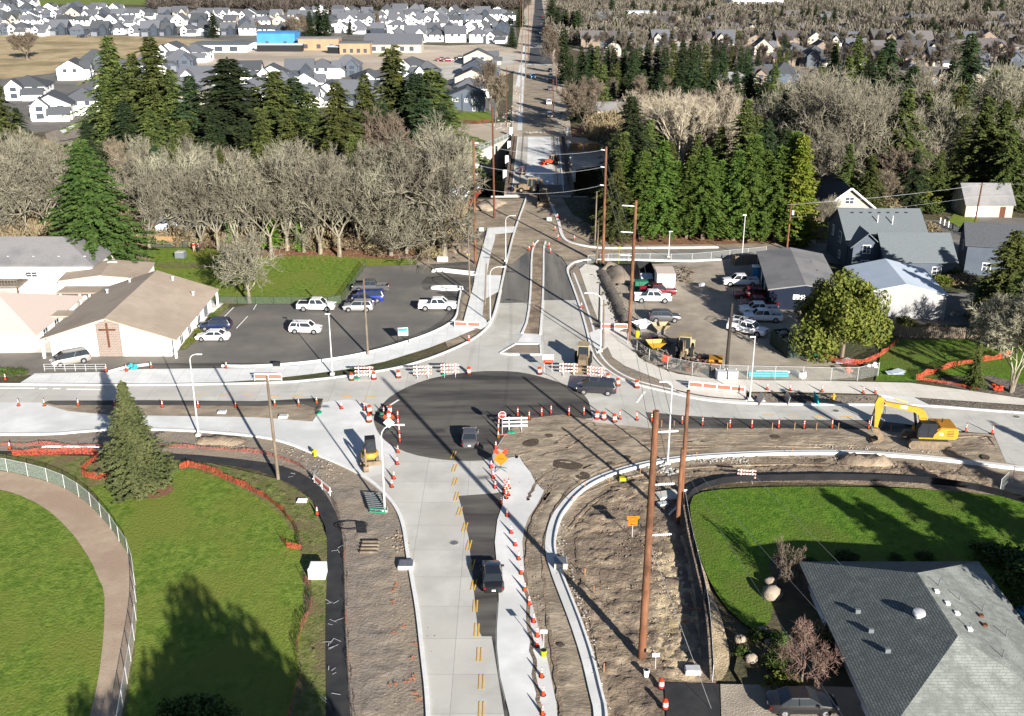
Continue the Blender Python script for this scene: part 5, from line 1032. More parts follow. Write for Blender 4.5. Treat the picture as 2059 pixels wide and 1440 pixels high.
tag(plant(SHB[:1], 1580, 1172, 1092, 1.0, name='bare_shrub'), 'round tan bare shrub above the nearest house corner', 'shrub')
tag(plant(SHB[1:], 1612, 1375, 1245, .85, name='maple_tree'), 'bare reddish maple with white stem beside the nearest house', 'tree')
BSH = [broad(100 + i, 2., 1.4, ['broad', 'broad_green', 'bush'][i], 1200, .13, .02, .3, name='shrub') for i in range(3)]
def bushes(lst, ps, text, group):
    out = []
    for x, b, h, wf in lst:
        g = G(x, b); o = copy_tree(ps[rt.randrange(len(ps))]); o.name = 'shrub'; o.location = (g.x, g.y, 0); o.scale = (h / 2 * wf, h / 2 * wf, h / 2); o.rotation_euler = (0, 0, rt.uniform(0, 6)); out.append(o)
    series(out, text, 'shrub', group)
bushes([(1650, 1290, 2, 1), (1560, 1300, 1.4, 1.2), (1520, 1290, 1.2, 1), (1660, 1340, 1.6, 1), (1555, 1345, 1.5, 1), (1570, 1385, 1.4, 1.3), (1490, 1320, 1, 1)], BSH, 'evergreen garden shrub left of the nearest house', 'shrubs left of the nearest house')
bushes([(375, 1462, 2.6, 1.1), (425, 1470, 2.8, 1.1), (345, 1475, 2.2, 1.0)], BSH[1:2], 'dark shrub top cut by the lower picture edge', 'shrubs at the lower edge')
bushes([(1625, 1138, .9, 1.4), (1700, 1130, 1.2, 1.4), (1800, 1130, .9, 1.3), (1860, 1130, 1.1, 1.3), (1990, 1130, 2, 1.4), (2040, 1150, 2.6, 1.3), (2055, 1190, 3, 1.2), (2040, 1230, 1.6, 1.2)], BSH[1:2], 'dark shrub behind the nearest house', 'shrubs behind the nearest house')
bushes([(385, 690, .8, 1.3), (400, 672, .9, 1.2), (418, 655, .8, 1.3), (430, 640, 1, 1.1), (268, 712, .9, 1.1), (290, 713, .5, 1.2), (462, 608, .6, 2)], BSH, 'small clipped shrub along the church wall', 'shrubs along the church')
bushes([(5, 757, 1.3, 1.3), (22, 757, 1.2, 1.3), (40, 756, 1.2, 1.3), (-12, 757, 1.3, 1.3)], BSH[1:2], 'leafy hedge shrub at the left end of the driveway', 'hedge by the driveway')
bushes([(1790, 425, 3, 1.5), (1830, 412, 4.5, 1.6), (1850, 418, 4, 1.5), (1868, 432, 3, 1.3), (1735, 455, 1.6, 1.4), (1800, 462, 2, 1.4), (1770, 462, 1.6, 1.4), (1840, 470, 3, 1.1), (1860, 470, 3, 1.1), (1640, 478, 1.4, 1.5), (1890, 475, 1.2, 1.5), (1880, 395, 2.5, 1.4)], BSH, 'garden shrub around the bungalow', 'shrubs around the bungalow')
bushes([(x, rt.uniform(496, 505), rt.uniform(1.5, 3.2), 1.2) for x in range(400, 900, 22)], BSH[2:], 'brown undergrowth bush at the wood edge above the lawn', 'undergrowth above the lawn')
bushes([(x, rt.uniform(465, 478), rt.uniform(1.2, 2.4), 1.2) for x in range(1640, 1660, 12)] + [(760, 515, 1.8, 1.4), (870, 518, 2.2, 1.2), (855, 522, 1.6, 1.3)], BSH[2:], 'brown bush at the end of the leaf litter bank', 'undergrowth above the lawn')
bushes([(1760, 665, 1.4, 1.3), (1820, 655, 1.5, 1.4), (1870, 662, 1, 1.4), (1790, 672, 1.2, 1.3), (1915, 560, 2, 1.5), (1890, 575, 2, 1.5), (1935, 575, 2.4, 1.4)], BSH, 'bush beside the metal garage', 'bushes beside the metal garage')
# far woods that read as one mass
def far_wood(name, boxes, n, m, seed, hh):
    g = np.random.default_rng(seed); V = []; T = []
    for _ in range(n):
        b = boxes[g.integers(len(boxes))]; q = G(g.uniform(b[0], b[1]), g.uniform(b[2], b[3])); s = hh * g.uniform(.7, 1.2)
        for k in range(60):
            th = g.uniform(0, 6.28); el = g.uniform(.15, 1.35); L = s * g.uniform(.35, .9); p0 = np.array([q.x + g.normal(0, s * .12), q.y, s * g.uniform(.05, .5)]); d = np.array([math.cos(th) * math.cos(el) * .8, math.sin(th) * math.cos(el) * .8, math.sin(el)]); p1 = p0 + d * L * .75
            wv = np.cross(d, g.normal(size=3)); wv = wv / np.linalg.norm(wv) * s * .017; b0 = len(V); V += [p0 - wv * .6, p0 + wv * .6, p1 + wv * 1.6, p1 - wv * 1.6]; T.append((b0, b0 + 1, b0 + 2, b0 + 3))
    me = mesh_np(name, V, T, [MT[m]]); o = bpy.data.objects.new(name, me); C.collection.objects.link(o); return tag(o, kind='stuff')
far_wood('far_wood', [(300, 1060, 3, 20), (480, 1060, -8, 16), (-60, 60, -8, 3), (520, 700, 10, 26)], 2600, 'bark_far', 1, 11)
far_wood('far_wood', [(1100, 2110, 20, 62), (1100, 2110, -12, 30), (1100, 2110, 60, 92)], 2300, 'bark_far', 2, 9)
far_wood('far_wood', [(-800, 2900, -28, -8)], 1800, 'bark_brown', 4, 14)
far_wood('creek_undergrowth', [(-40, 930, 300, 500), (-40, 900, 420, 500)], 1500, 'bush', 3, 3.2)
far_wood('creek_undergrowth', [(1230, 1640, 300, 470), (1560, 2100, 180, 400), (1180, 1560, 200, 300)], 1700, 'bush', 5, 4.0)
# trees just outside the frame whose shadows fall into it
for x, y, h, wf in ((-7.4, 31.5, 20, .52), (-4.2, 30.5, 18.5, .62), (-1.5, 28.5, 17, .65), (-17.6, 32, 14, .42), (1.5, 26, 16, .6), (-12, 24, 17, .6)):
    o = copy_tree(MAG); o.name = 'evergreen_tree'; k = h / 9.5; o.location = (x, y, 0); o.scale = (k * wf, k * wf, k); TREES.append(o)
series(TREES, 'tall evergreen standing just below the lower picture edge', 'tree', 'evergreens below the picture')
out = []
for x, y, h, wf in ((47, 67, 12, 1.4), (50, 65, 12, 1.5), (53, 69, 12, 1.6), (58, 73, 12, 1.6), (62, 80, 11, 1.4), (72, 84, 12, 1.2), (86, 150, 15, 1.2), (92, 143, 16, 1.3)):
    o = copy_tree(FIR[0]); o.name = 'fir_tree'; k = h / 22; o.location = (x, y, 0); o.scale = (k * wf,) * 2 + (k,); out.append(o)
series(out, 'fir standing just beyond the right picture edge', 'tree', 'firs beyond the right edge')
for t in FIR + FIRB + FIRD + PILL + BP + BB + BW + BF + [IVY, MOS, CED, SPR, MAG, ARB, RE] + SHB + BSH: drop_tree(t)
# ================= VEHICLES =================  local frame: nose towards +x
def body_ring(x, w, zb, zt, tw=.9):
    h = [(0, zb), (w * .9, zb), (w, zb + .16), (w * 1.0, zb + (zt - zb) * .62), (w * tw, zt - .03), (w * tw * .8, zt), (0, zt + .015)]
    return [(x, y, z) for y, z in h] + [(x, -y, z) for y, z in h[-2:0:-1]]
def frustum(x0, x1, x2, x3, w0, w1, z0, z1):      # x0 front base, x1 front roof, x2 rear roof, x3 rear base
    return [(x0, w0, z0), (x0, -w0, z0), (x3, -w0, z0), (x3, w0, z0), (x1, w1, z1), (x1, -w1, z1), (x2, -w1, z1), (x2, w1, z1)]
FF = [(0, 1, 2, 3), (4, 5, 6, 7), (0, 1, 5, 4), (1, 2, 6, 5), (2, 3, 7, 6), (3, 0, 4, 7)]
KIND = {
    'sedan': dict(L=4.85, W=.92, H=1.45, belt=.95, st=[(2.42, .62, .3, .55), (2.3, .82, .22, .70), (1.7, .92, .2, .86), (.95, .92, .2, .96), (-.2, .92, .2, .97), (-1.5, .92, .2, 1.0), (-2.2, .86, .22, 1.0), (-2.42, .7, .32, .86)], gh=(1.15, .35, -1.0, -1.75), wb=(1.45, -1.40), wr=.33),
    'suv': dict(L=4.7, W=.94, H=1.70, belt=1.10, st=[(2.33, .66, .35, .68), (2.2, .86, .28, .90), (1.7, .94, .26, 1.03), (1.0, .94, .26, 1.10), (-.5, .94, .26, 1.12), (-1.7, .94, .26, 1.14), (-2.2, .9, .3, 1.12), (-2.35, .8, .4, 1.0)], gh=(1.2, .55, -1.85, -2.18), wb=(1.42, -1.38), wr=.36),
    'van': dict(L=5.1, W=.98, H=1.78, belt=1.10, st=[(2.55, .68, .32, .66), (2.4, .9, .24, .86), (1.9, .98, .22, 1.0), (1.3, .98, .22, 1.1), (-.5, .98, .22, 1.12), (-2.0, .98, .22, 1.14), (-2.4, .94, .26, 1.12), (-2.55, .84, .36, 1.0)], gh=(1.95, .9, -2.15, -2.45), wb=(1.55, -1.5), wr=.35),
    'pickup': dict(L=5.9, W=1.0, H=1.92, belt=1.25, st=[(2.93, .82, .45, .95), (2.85, .96, .38, 1.12), (2.2, 1.0, .36, 1.2), (1.35, 1.0, .36, 1.24), (.2, 1.0, .36, 1.25), (-1.02, 1.0, .36, 1.25)], gh=(1.45, .75, -.75, -.98), wb=(1.85, -1.85), wr=.42),
}
def car(name, label, cat, kind, color, px=None, py=None, ang=0, group=None, loc=None, roofc=None, z=Z + .02, lit=False, rack=None, scale=1.0):
    k = KIND[kind]; W, Hh, bt = k['W'], k['H'], k['belt']; P = MT[color]
    root = empty(name); tag(root, label, cat, group)
    mb = MB(); mb.loft([body_ring(*s) for s in k['st']])
    if kind == 'pickup':
        for s in (-1, 1): mb.rect(-2.92, -1.0, s * .96 - .06, s * .96 + .06, .45, 1.22)
        mb.rect(-2.93, -2.83, -.98, .98, .5, 1.2); mb.rect(-2.9, -1.0, -.96, .96, .42, .7)
        B = mb.build('body', P, root, smooth=True); MB().rect(-2.84, -1.03, -.9, .9, .7, .73).build('cargo_bed', MT['dark'], root)
    else: B = mb.build('body', P, root, smooth=True)
    g0, g1, g2, g3 = k['gh']; mb = MB(); mb.add(frustum(g0, g1, g2, g3, W * .9, W * .73, bt - .03, Hh - .04), FF); mb.build('window', MT['glass'], root)
    mb = MB(); mb.add(frustum(g1 + .06, g1 - .06, g2 + .1, g2 - .06, W * .76, W * .70, Hh - .07, Hh), FF)
    for s in (-1, 1):
        for (xa, xb) in ((g0, g1), ((g0 + g3) / 2 - .1, (g1 + g2) / 2 - .1), (g3, g2)) + (((g3 * .55, g2 * .55),) if kind in ('suv', 'van') else ()):
            mb.tube([(xa, s * W * .905, bt - .02), (xb, s * W * .735, Hh - .04)], .045, 4)
    mb.build('roof', MT[roofc] if roofc else P, root)
    wr = k['wr']; wb = k['wb']
    for wx in wb:
        for s in (-1, 1):
            mb = MB(); mb.lathe([(wr + .07, -.01), (wr + .07, .02)], n=18); xf(mb, 0, Matrix.Translation((wx, s * (W + .0), wr + .02)) @ Matrix.Rotation(R(90), 4, 'X')); mb.build('wheel_arch', MT['dark'], root)
            mb = MB(); mb.lathe([(wr * .85, -.13), (wr, -.1), (wr, .1), (wr * .85, .13)], n=20); M = Matrix.Translation((wx, s * (W - .08), wr)) @ Matrix.Rotation(R(90), 4, 'X'); xf(mb, 0, M); t = mb.build('wheel', MT['tyre'], root)
            mb = MB(); mb.lathe([(wr * .62, -.015), (wr * .62, .015)], n=14)
            for q in range(5): mb.box((wr * .3 * math.cos(q * 1.257), wr * .3 * math.sin(q * 1.257), -s * .022), (wr * .55, .05, .02), rz=q * 1.257)
            xf(mb, 0, Matrix.Translation((wx, s * (W + .055), wr)) @ Matrix.Rotation(R(90), 4, 'X')); mb.build('rim', MT['rim'], t)
    fx = k['st'][1][0]; hz = k['st'][1][3] - .12; rx = -k['L'] / 2 if kind != 'pickup' else -2.94; rz_ = bt - .2
    for s in (-1, 1):
        MB().box((fx + .02, s * W * .66, hz), (.12, .34, .14), rz=-s * .35).build('headlight', MT['lamp_clear'], root)
        MB().box((rx + (.08 if kind != 'pickup' else 0), s * W * .80, rz_), (.08, .2 if kind == 'pickup' else .3, .3 if kind != 'sedan' else .14), rz=s * .2).build('taillight', MT['lamp_red'], root)
        MB().box((g0 - .25, s * (W + .1), bt + .04), (.14, .2, .14)).build('mirror', P, root)
    MB().box((rx + .02, 0, rz_ - .2), (.04, .32, .16)).build('number_plate', MT['trim'], root)
    MB().box((fx + .09, 0, hz - .02), (.06, W * .85, .16)).build('grille', MT['dark'], root)
    if kind == 'pickup': MB().box((-2.98, 0, .5), (.12, 1.8, .16)).build('bumper', MT['steel'], root); MB().box((2.95, 0, .5), (.14, 1.9, .22)).build('bumper', MT['steel'], root)
    if kind in ('suv', 'van'):
        for s in (-1, 1): MB().tube([(g1 - .2, s * W * .62, Hh + .06), (g2 + .2, s * W * .62, Hh + .06)], .02, 4).build('roof_rail', MT['dark'], root)
    if rack == 'rack':
        mb = MB()
        for s in (-1, 1):
            mb.rect(-2.8, -1.05, s * .95 - .05, s * .95 + .05, 1.2, 1.55); mb.tube([(-2.8, s * .9, 2.05), (.5, s * .85, 2.1)], .03, 4)
            for x in (-2.7, -1.1): mb.tube([(x, s * .9, 1.5), (x, s * .9, 2.05)], .03, 4)
        for x in (-2.5, -1.4): mb.box((x, 0, 2.06), (.06, 1.8, .04))
        mb.build('ladder_rack', MT['galv'], root); MB().rect(-2.7, -1.2, -.5, .5, .75, 1.35).build('tool_box', MT['steel'], root)
    if rack == 'boxes': MB().rect(-2.6, -1.3, -.7, .6, .73, 1.3).build('cargo', MT['cloth_dark'], root)
    p = loc or G(px, py); root.location = (p[0], p[1], z); root.rotation_euler = (0, 0, R(ang)); root.scale = (scale,) * 3
    return root
# ang: 0 = nose to the right, 90 = away from us, 180 = left, 270 = towards us
car('sedan_car', 'black sedan driving away on the dark strip of the south road', 'car', 'sedan', 'car_black', 990, 1172, 94)
car('sedan_car', 'dark grey hatchback on the black roundabout asphalt', 'car', 'sedan', 'car_grey', 944, 890, 92)
car('minivan', 'dark brown grey minivan entering the roundabout', 'minivan', 'van', 'car_brown', 1199, 792, 172)
car('minivan', 'silver minivan with black roof at the left kerb railing', 'minivan', 'van', 'car_lilac', 143, 734, 214, roofc='car_black', z=.25)
LOT = 'vehicles parked at the church lot'
car('pickup_truck', 'white pickup beside the lawn fence corner', 'pickup truck', 'pickup', 'car_white', 637, 626, -2, LOT, z=.25, rack='boxes')
car('suv_car', 'white sport utility car in the middle of the church lot', 'car', 'suv', 'car_white', 615, 671, -3, LOT, z=.25)
car('suv_car', 'silver compact wagon parked beside the blue car', 'car', 'suv', 'car_silver', 721, 627, 180, LOT, z=.25)
car('suv_car', 'bright blue minivan parked behind the silver wagon', 'car', 'van', 'car_blue', 741, 608, 182, LOT, z=.25)
car('sedan_car', 'dark blue sedan between the silver wagon and blue minivan', 'car', 'sedan', 'car_navy', 726, 617, 182, LOT, z=.25)
car('pickup_truck', 'grey pickup with black bed cover by the lawn fence', 'pickup truck', 'pickup', 'car_grey', 746, 588, 180, LOT, z=.25)
car('pickup_truck', 'white pickup at the new black asphalt edge', 'pickup truck', 'pickup', 'car_white', 880, 625, 0, LOT, z=.25)
car('suv_car', 'dark navy estate car against the church side', 'car', 'suv', 'car_navy', 435, 665, 182, LOT, z=.25)
car('sedan_car', 'white coupe in front of the navy estate car', 'car', 'sedan', 'car_white', 429, 686, 180, LOT, z=.25)
YD = 'vehicles parked in the gravel yard'
car('pickup_truck', 'white pickup beside the tall brown pole in the yard', 'pickup truck', 'pickup', 'car_white', 1312, 608, -2, YD, z=.15)
car('pickup_truck', 'red pickup behind the white pickup in the yard', 'pickup truck', 'pickup', 'car_red', 1322, 595, -3, YD, z=.15)
car('suv_car', 'dark grey crossover car in the yard centre left', 'car', 'suv', 'car_grey', 1336, 647, -2, YD, z=.15)
car('pickup_truck', 'white pickup parked nearest the navy office top corner', 'pickup truck', 'pickup', 'car_white', 1488, 575, 180, YD, z=.15)
car('pickup_truck', 'long dark red pickup beside the navy office wall', 'pickup truck', 'pickup', 'car_red', 1511, 602, 179, YD, z=.15)
car('pickup_truck', 'dark red pickup second in the shaded row', 'pickup truck', 'pickup', 'car_red', 1524, 621, 178, YD, z=.15, rack='boxes')
car('pickup_truck', 'white pickup between the red pickup and its twin', 'pickup truck', 'pickup', 'car_white', 1524, 633, 177, YD, z=.15)
car('pickup_truck', 'white pickup last of the shaded row by the dumpster', 'pickup truck', 'pickup', 'car_white', 1532, 647, 177, YD, z=.15)
car('pickup_truck', 'white service pickup with ladder rack facing the street lamp', 'pickup truck', 'pickup', 'car_white', 1503, 672, -35, YD, z=.15, rack='rack')
car('van_car', 'white van parked in shade behind the big slate roof', 'van', 'van', 'car_white', 1873, 540, 95, z=.1)
car('sedan_car', 'black sedan on the driveway of the nearest house', 'car', 'sedan', 'car_black', 1610, 1432, 0, z=.3, scale=1.05)
car('sedan_car', 'dark blue car right of the nearest house', 'car', 'sedan', 'car_navy', loc=(45.6, 70.8), ang=-70, z=.05)
NR = 'vehicles on the north road'
for kd, c, x, y, a, lab in (('van', 'car_white', 1103, 210, 92, 'white van on the dirt part of the north road'), ('suv', 'car_grey', 1106, 182, 92, 'grey car ahead of the white van on the north road'),
                            ('suv', 'car_black', 1107, 167, 92, 'black car in the north road queue behind the tall cypress shade'), ('sedan', 'car_white', 1107, 155, 92, 'white car in the north road queue'), ('sedan', 'car_navy', 1106, 144, 92, 'navy car at the head of the north road queue'),
                            ('suv', 'car_grey', 1096, 76, 92, 'small far grey car on the north road right lane'), ('suv', 'car_red', 1091, 36, 92, 'tiny red vehicle at the far end of the north road'), ('suv', 'car_black', 1078, 95, 270, 'dark car near the far crossing of the north road'),
                            ('pickup', 'car_sky', 1072, 158, 270, 'bright blue truck on the north road left lane'), ('van', 'car_silver', 1105, 236, 92, 'shaded dusty van at the right edge just beyond the bridge')):
    car('car' if kd != 'pickup' else 'truck', lab, 'car' if kd != 'pickup' else 'truck', kd, c, x, y, a, NR, z=.1)
for x, y, c, lab in ((888, 123, 'car_red', 'left red pickup on the school site'), (900, 124, 'car_red', 'right red pickup on the school site'), (925, 120, 'car_black', 'black pickup beside the red pickups on the school site'), (1285, 95, 'car_silver', 'silver car parked on the dark hillside street'), (166, 76, 'car_black', 'black pickup at the dry field edge'), (190, 72, 'car_white', 'white pickup at the dry field edge')):
    car('pickup_truck', lab, 'pickup truck', 'pickup', c, x, y, 10, z=.1)
# ---------------- tracked excavators ----------------
def track(root, x0, x1, y, w, h, m='muddy'):
    r = h / 2; pr = [(x0 + r * (1 - math.cos(a)), r - r * math.sin(a)) for a in [math.pi / 2 * k / 4 for k in range(4, -5, -1)]][::-1]
    pr = [(x0 + r - r * math.sin(math.pi * k / 8), r + r * math.cos(math.pi * k / 8)) for k in range(9)] + [(x1 - r + r * math.sin(math.pi * k / 8), r - r * math.cos(math.pi * k / 8)) for k in range(9)]
    mb = MB(); mb.side(pr, y - w / 2, y + w / 2); t = mb.build('track', MT[m], root)
    mb = MB(); n = int((x1 - x0) / .19)
    for i in range(n):
        for zz in (0.0, h): mb.box((x0 + r * .6 + i * (x1 - x0 - r * 1.2) / n, y, zz), (.05, w + .04, .07))
    mb.build('track_shoes', MT['steel'], t)
    mb = MB()
    for i in range(6):
        for s in (-1, 1): mb.lathe([(r * .5, -.02), (r * .5, .02)], (0, 0, 0), 10); xf(mb, len(mb.v) - 20, Matrix.Translation((x0 + r + i * (x1 - x0 - 2 * r) / 5, y + s * w / 2, r * .8)) @ Matrix.Rotation(R(90), 4, 'X'))
    mb.build('rollers', MT['wood_grey'], t)
EX = empty('excavator'); tag(EX, 'big yellow tracked excavator with raised boom on the dirt', 'excavator')
for y in (-1.35, 1.35): track(EX, -2.35, 2.35, y, .6, 1.0, 'muddy')
MB().box((0, 0, .75), (1.6, 2.2, .5)).build('undercarriage', MT['muddy'], EX)
MB().lathe([(.75, .95), (.75, 1.2)], n=20).build('slew_ring', MT['dark'], EX)
EXU = empty('house', (0, 0, 0), R(0)); EXU.parent = EX; EXU.name = 'upper_body'; KID.setdefault(EX.as_pointer(), []).append(EXU)
mb = MB(); mb.side([(-1.3, 1.2), (2.75, 1.2), (2.95, 1.45), (2.95, 2.35), (2.75, 2.5), (1.0, 2.5), (.35, 1.75), (.25, 1.35), (-1.3, 1.35)], -1.42, -1.3); mb.build('side_panel', MT['cat_yellow'], EXU)
mb = MB(); mb.side([(-1.3, 1.2), (2.75, 1.2), (2.95, 1.45), (2.95, 2.35), (2.75, 2.5), (.4, 2.5), (.4, 1.7), (-1.3, 1.7)], .55, 1.42); mb.side([(.4, 1.2), (2.75, 1.2), (2.95, 1.45), (2.95, 2.35), (2.75, 2.55), (1.05, 2.6), (.7, 2.4), (.4, 2.0)], -1.3, .55); mb.build('engine_cover', MT['cat_orange'], EXU)
mb = MB()
for i in range(4): mb.box((2.1, -1.43, 1.65 + i * .18), (.75, .03, .05))
mb.build('grille', MT['dark'], EXU)
MB().box((1.1, -1.43, 1.85), (.42, .03, .3)).build('decal', MT['white_ref'], EXU)
mb = MB(); mb.side([(-1.45, 1.3), (.28, 1.3), (.62, 1.9), (.62, 2.95), (.45, 3.05), (-1.15, 3.05), (-1.5, 2.3)], -1.36, -.42); mb.build('cab', MT['dark'], EXU)
mb = MB(); mb.side([(-1.3, 1.5), (-.5, 1.5), (-.5, 2.85), (-1.08, 2.85), (-1.38, 2.3)], -1.39, -1.37); mb.box((.05, -1.38, 2.25), (.7, .02, 1.0)); mb.box((-1.38, -.9, 2.2), (.02, .8, 1.1), ry=0); mb.build('cab_window', MT['glass'], EXU)
mb = MB(); mb.tube([(-.5, -1.2, 3.05), (-.45, -1.2, 3.45), (-.1, -1.2, 3.6), (.3, -1.2, 3.5), (.45, -1.2, 3.0)], .025, 5); mb.build('handrail', MT['dark'], EXU)
mb = MB(); mb.tube([(1.6, .3, 2.5), (1.6, .3, 3.0)], .07, 8); mb.build('exhaust', MT['dark'], EXU)
mb = MB(); mb.side([(-.55, 1.3), (.3, 1.45), (-.35, 3.6), (-.7, 4.15), (-1.35, 4.45), (-3.4, 4.75), (-5.3, 5.05), (-5.45, 4.75), (-3.3, 4.2), (-1.6, 3.8), (-1.25, 3.5), (-1.1, 3.0)], -.12, .28); mb.build('boom', MT['cat_yellow'], EX)
MB().box((-3.0, -.14, 4.5), (.8, .03, .34), ry=.12).build('decal', MT['white_ref'], EX)
mb = MB(); mb.side([(-5.95, 5.55), (-5.5, 5.6), (-5.15, 5.1), (-5.2, 4.6), (-5.45, 3.0), (-5.6, 1.7), (-5.95, 1.65), (-6.05, 3.2), (-6.2, 4.8)], -.1, .26); mb.build('stick', MT['cat_yellow'], EX)
for nm, a, b, r_, m_ in (('stick_cylinder', (-2.6, .08, 4.95), (-4.2, .08, 5.45), .11, 'cat_yellow'), ('piston_rod', (-4.2, .08, 5.45), (-5.6, .08, 5.7), .06, 'trim'), ('bucket_cylinder', (-5.95, .08, 4.9), (-6.3, .08, 3.2), .09, 'dark'), ('piston_rod', (-6.3, .08, 3.2), (-6.35, .08, 1.95), .05, 'galv')):
    mb = MB(); mb.tube([a, b], r_, 8); mb.build(nm, MT[m_], EX)
for s in (-.22, .38): MB().tube([(-1.2, s, 1.7), (-1.65, s, 3.75)], .09, 8).build('boom_cylinder', MT['dark'], EX)
for s in (-.18, .34): MB().tube([(-5.2, s, 5.0), (-5.0, s, 3.9), (-5.1, s, 2.6), (-5.35, s, 1.9)], .035, 5).build('hose', MT['dark'], EX)
mb = MB(); mb.side([(-6.4, 1.95), (-5.7, 1.9), (-5.3, 1.6), (-4.9, .9), (-4.9, .45), (-5.3, .1), (-6.0, .05), (-6.1, .25), (-5.5, .5), (-5.55, .9), (-6.1, 1.3)], -.6, .75)
for i in range(5): mb.box((-6.12, -.5 + i * .29, .12), (.3, .1, .08))
mb.build('bucket', MT['muddy'], EX)
g = G(1860, 896); EX.location = (g.x, g.y, .28); EX.rotation_euler = (0, 0, R(-4))
# mini excavator
ME = empty('mini_excavator'); tag(ME, 'small muddy excavator with black cab at the west lane edge', 'excavator')
for y in (-.8, .8): track(ME, -1.05, 1.05, y, .36, .52, 'muddy')
MB().box((0, 0, .45), (1.0, 1.3, .3)).build('undercarriage', MT['muddy'], ME)
mb = MB(); mb.side([(1.35, .1), (1.5, .12), (1.42, .5), (1.3, .55)], -1.15, 1.15); mb.box((1.1, .4, .35), (.6, .12, .14)); mb.box((1.1, -.4, .35), (.6, .12, .14)); mb.build('dozer_blade', MT['muddy'], ME)
mb = MB(); mb.lathe([(.4, .6), (.98, .68), (1.0, .95), (.9, 1.15), (.4, 1.2)], (-.1, 0, 0), 20); mb.build('upper_body', MT['cat_yellow'], ME, smooth=True)
mb = MB(); mb.box((-.12, .12, 1.9), (1.15, 1.15, 1.65), tx=.88, ty=.88); mb.build('cab', MT['dark'], ME)
mb = MB(); mb.box((.48, .12, 1.95), (.04, .85, 1.2), ry=-.06); mb.box((-.12, .69, 2.0), (.85, .04, 1.1), rx=.05); mb.box((-.12, -.45, 2.0), (.85, .04, 1.1), rx=-.05); mb.build('cab_window', MT['glass'], ME)
MB().box((-.12, .12, 2.75), (1.1, 1.1, .07)).build('cab_roof', MT['dark'], ME)
mb = MB(); mb.side([(.5, .8), (.85, .8), (1.0, 1.6), (1.5, 2.3), (2.3, 2.35), (2.4, 2.55), (1.4, 2.6), (.75, 2.0)], -.72, -.52); mb.build('boom', MT['muddy'], ME)
mb = MB(); mb.side([(2.1, 2.55), (2.5, 2.65), (2.9, 1.0), (2.75, .6), (2.55, .6), (2.5, 1.1)], -.7, -.54); mb.build('stick', MT['muddy'], ME)
mb = MB(); mb.tube([(.95, -.62, 1.1), (1.5, -.62, 2.1)], .06, 6); mb.tube([(1.5, -.62, 2.7), (2.3, -.62, 2.75)], .05, 6); mb.build('boom_cylinder', MT['dark'], ME)
mb = MB(); mb.side([(2.55, .75), (2.9, .75), (3.05, .4), (2.85, .05), (2.4, .02), (2.45, .3)], -.9, -.34); mb.build('bucket', MT['muddy'], ME)
g = G(744, 930); ME.location = (g.x, g.y, Z + .02); ME.rotation_euler = (0, 0, R(-78))
def blade_mb(w):
    return [(0, 0), (.25, .05), (.35, .5), (.25, .95), (0, 1.05), (-.1, 1.0), (.1, .5), (-.05, .1)]
def backhoe(label, px, py, ang, body='cat_yellow', bucket=True, cream=True, sc=1.0):
    r_ = empty('backhoe_loader'); tag(r_, label, 'backhoe loader')
    for x, wr, ww in ((-1.1, .78, .5), (1.5, .5, .36)):
        for s in (-1, 1):
            mb = MB(); mb.lathe([(wr * .8, -ww / 2), (wr, -ww * .35), (wr, ww * .35), (wr * .8, ww / 2)], n=18); xf(mb, 0, Matrix.Translation((x, s * .88, wr)) @ Matrix.Rotation(R(90), 4, 'X')); t = mb.build('wheel', MT['tyre'], r_)
            mb = MB(); mb.lathe([(wr * .45, -.02), (wr * .45, .02)], n=12); xf(mb, 0, Matrix.Translation((x, s * (.9 + ww / 2), wr)) @ Matrix.Rotation(R(90), 4, 'X')); mb.build('rim', MT['machine_cream'], t)
    mb = MB(); mb.side([(-1.6, .6), (2.0, .5), (2.15, 1.3), (1.9, 1.5), (.3, 1.65), (-1.5, 1.2)], -.5, .5); mb.build('body', MT[body], r_)
    mb = MB(); mb.add(frustum(.35, .2, -1.25, -1.45, .72, .66, 1.3, 2.7), FF); mb.build('cab', MT['glass'], r_)
    mb = MB(); mb.box((-.55, 0, 2.74), (1.7, 1.5, .12))
    for s in (-1, 1):
        for a, b in ((.35, .2), (-1.45, -1.25), (-.5, -.5)): mb.tube([(a, s * .73, 1.3), (b, s * .67, 2.7)], .05, 4)
    mb.build('cab_roof', MT['machine_cream' if cream else body], r_)
    for s in (-1, 1): mb = MB(); mb.side([(.4, 1.3), (2.7, .45), (2.75, .65), (.5, 1.5)], s * .62 - .07, s * .62 + .07); mb.build('loader_arm', MT[body], r_)
    mb = MB(); mb.side([(2.6, .1), (3.3, .05), (3.35, .12), (2.85, .35), (2.8, .8), (3.05, 1.05), (2.65, 1.05), (2.55, .6)], -1.15, 1.15); mb.build('loader_bucket', MT[body], r_)
    mb = MB(); mb.side([(-1.6, .7), (-1.9, .7), (-2.3, 2.3), (-2.0, 2.5), (-1.8, 2.2)], -.14, .14); mb.build('boom', MT[body], r_)
    mb = MB(); mb.side([(-2.4, 2.7), (-2.0, 2.6), (-2.4, 1.2), (-2.65, 1.2)], -.12, .12); mb.build('stick', MT['muddy'], r_)
    mb = MB(); mb.side([(-2.8, 1.3), (-2.3, 1.3), (-2.15, .8), (-2.6, .6), (-2.7, 1.0)], -.35, .35); mb.build('hoe_bucket', MT['muddy'], r_)
    for s in (-1, 1): MB().tube([(-1.6, s * .6, .8), (-1.75, s * .75, .1), (-1.9, s * .9, .05)], .07, 5).build('stabiliser', MT['dark'], r_)
    g = G(px, py); r_.location = (g.x, g.y, .2); r_.rotation_euler = (0, 0, R(ang)); r_.scale = (sc,) * 3; return r_
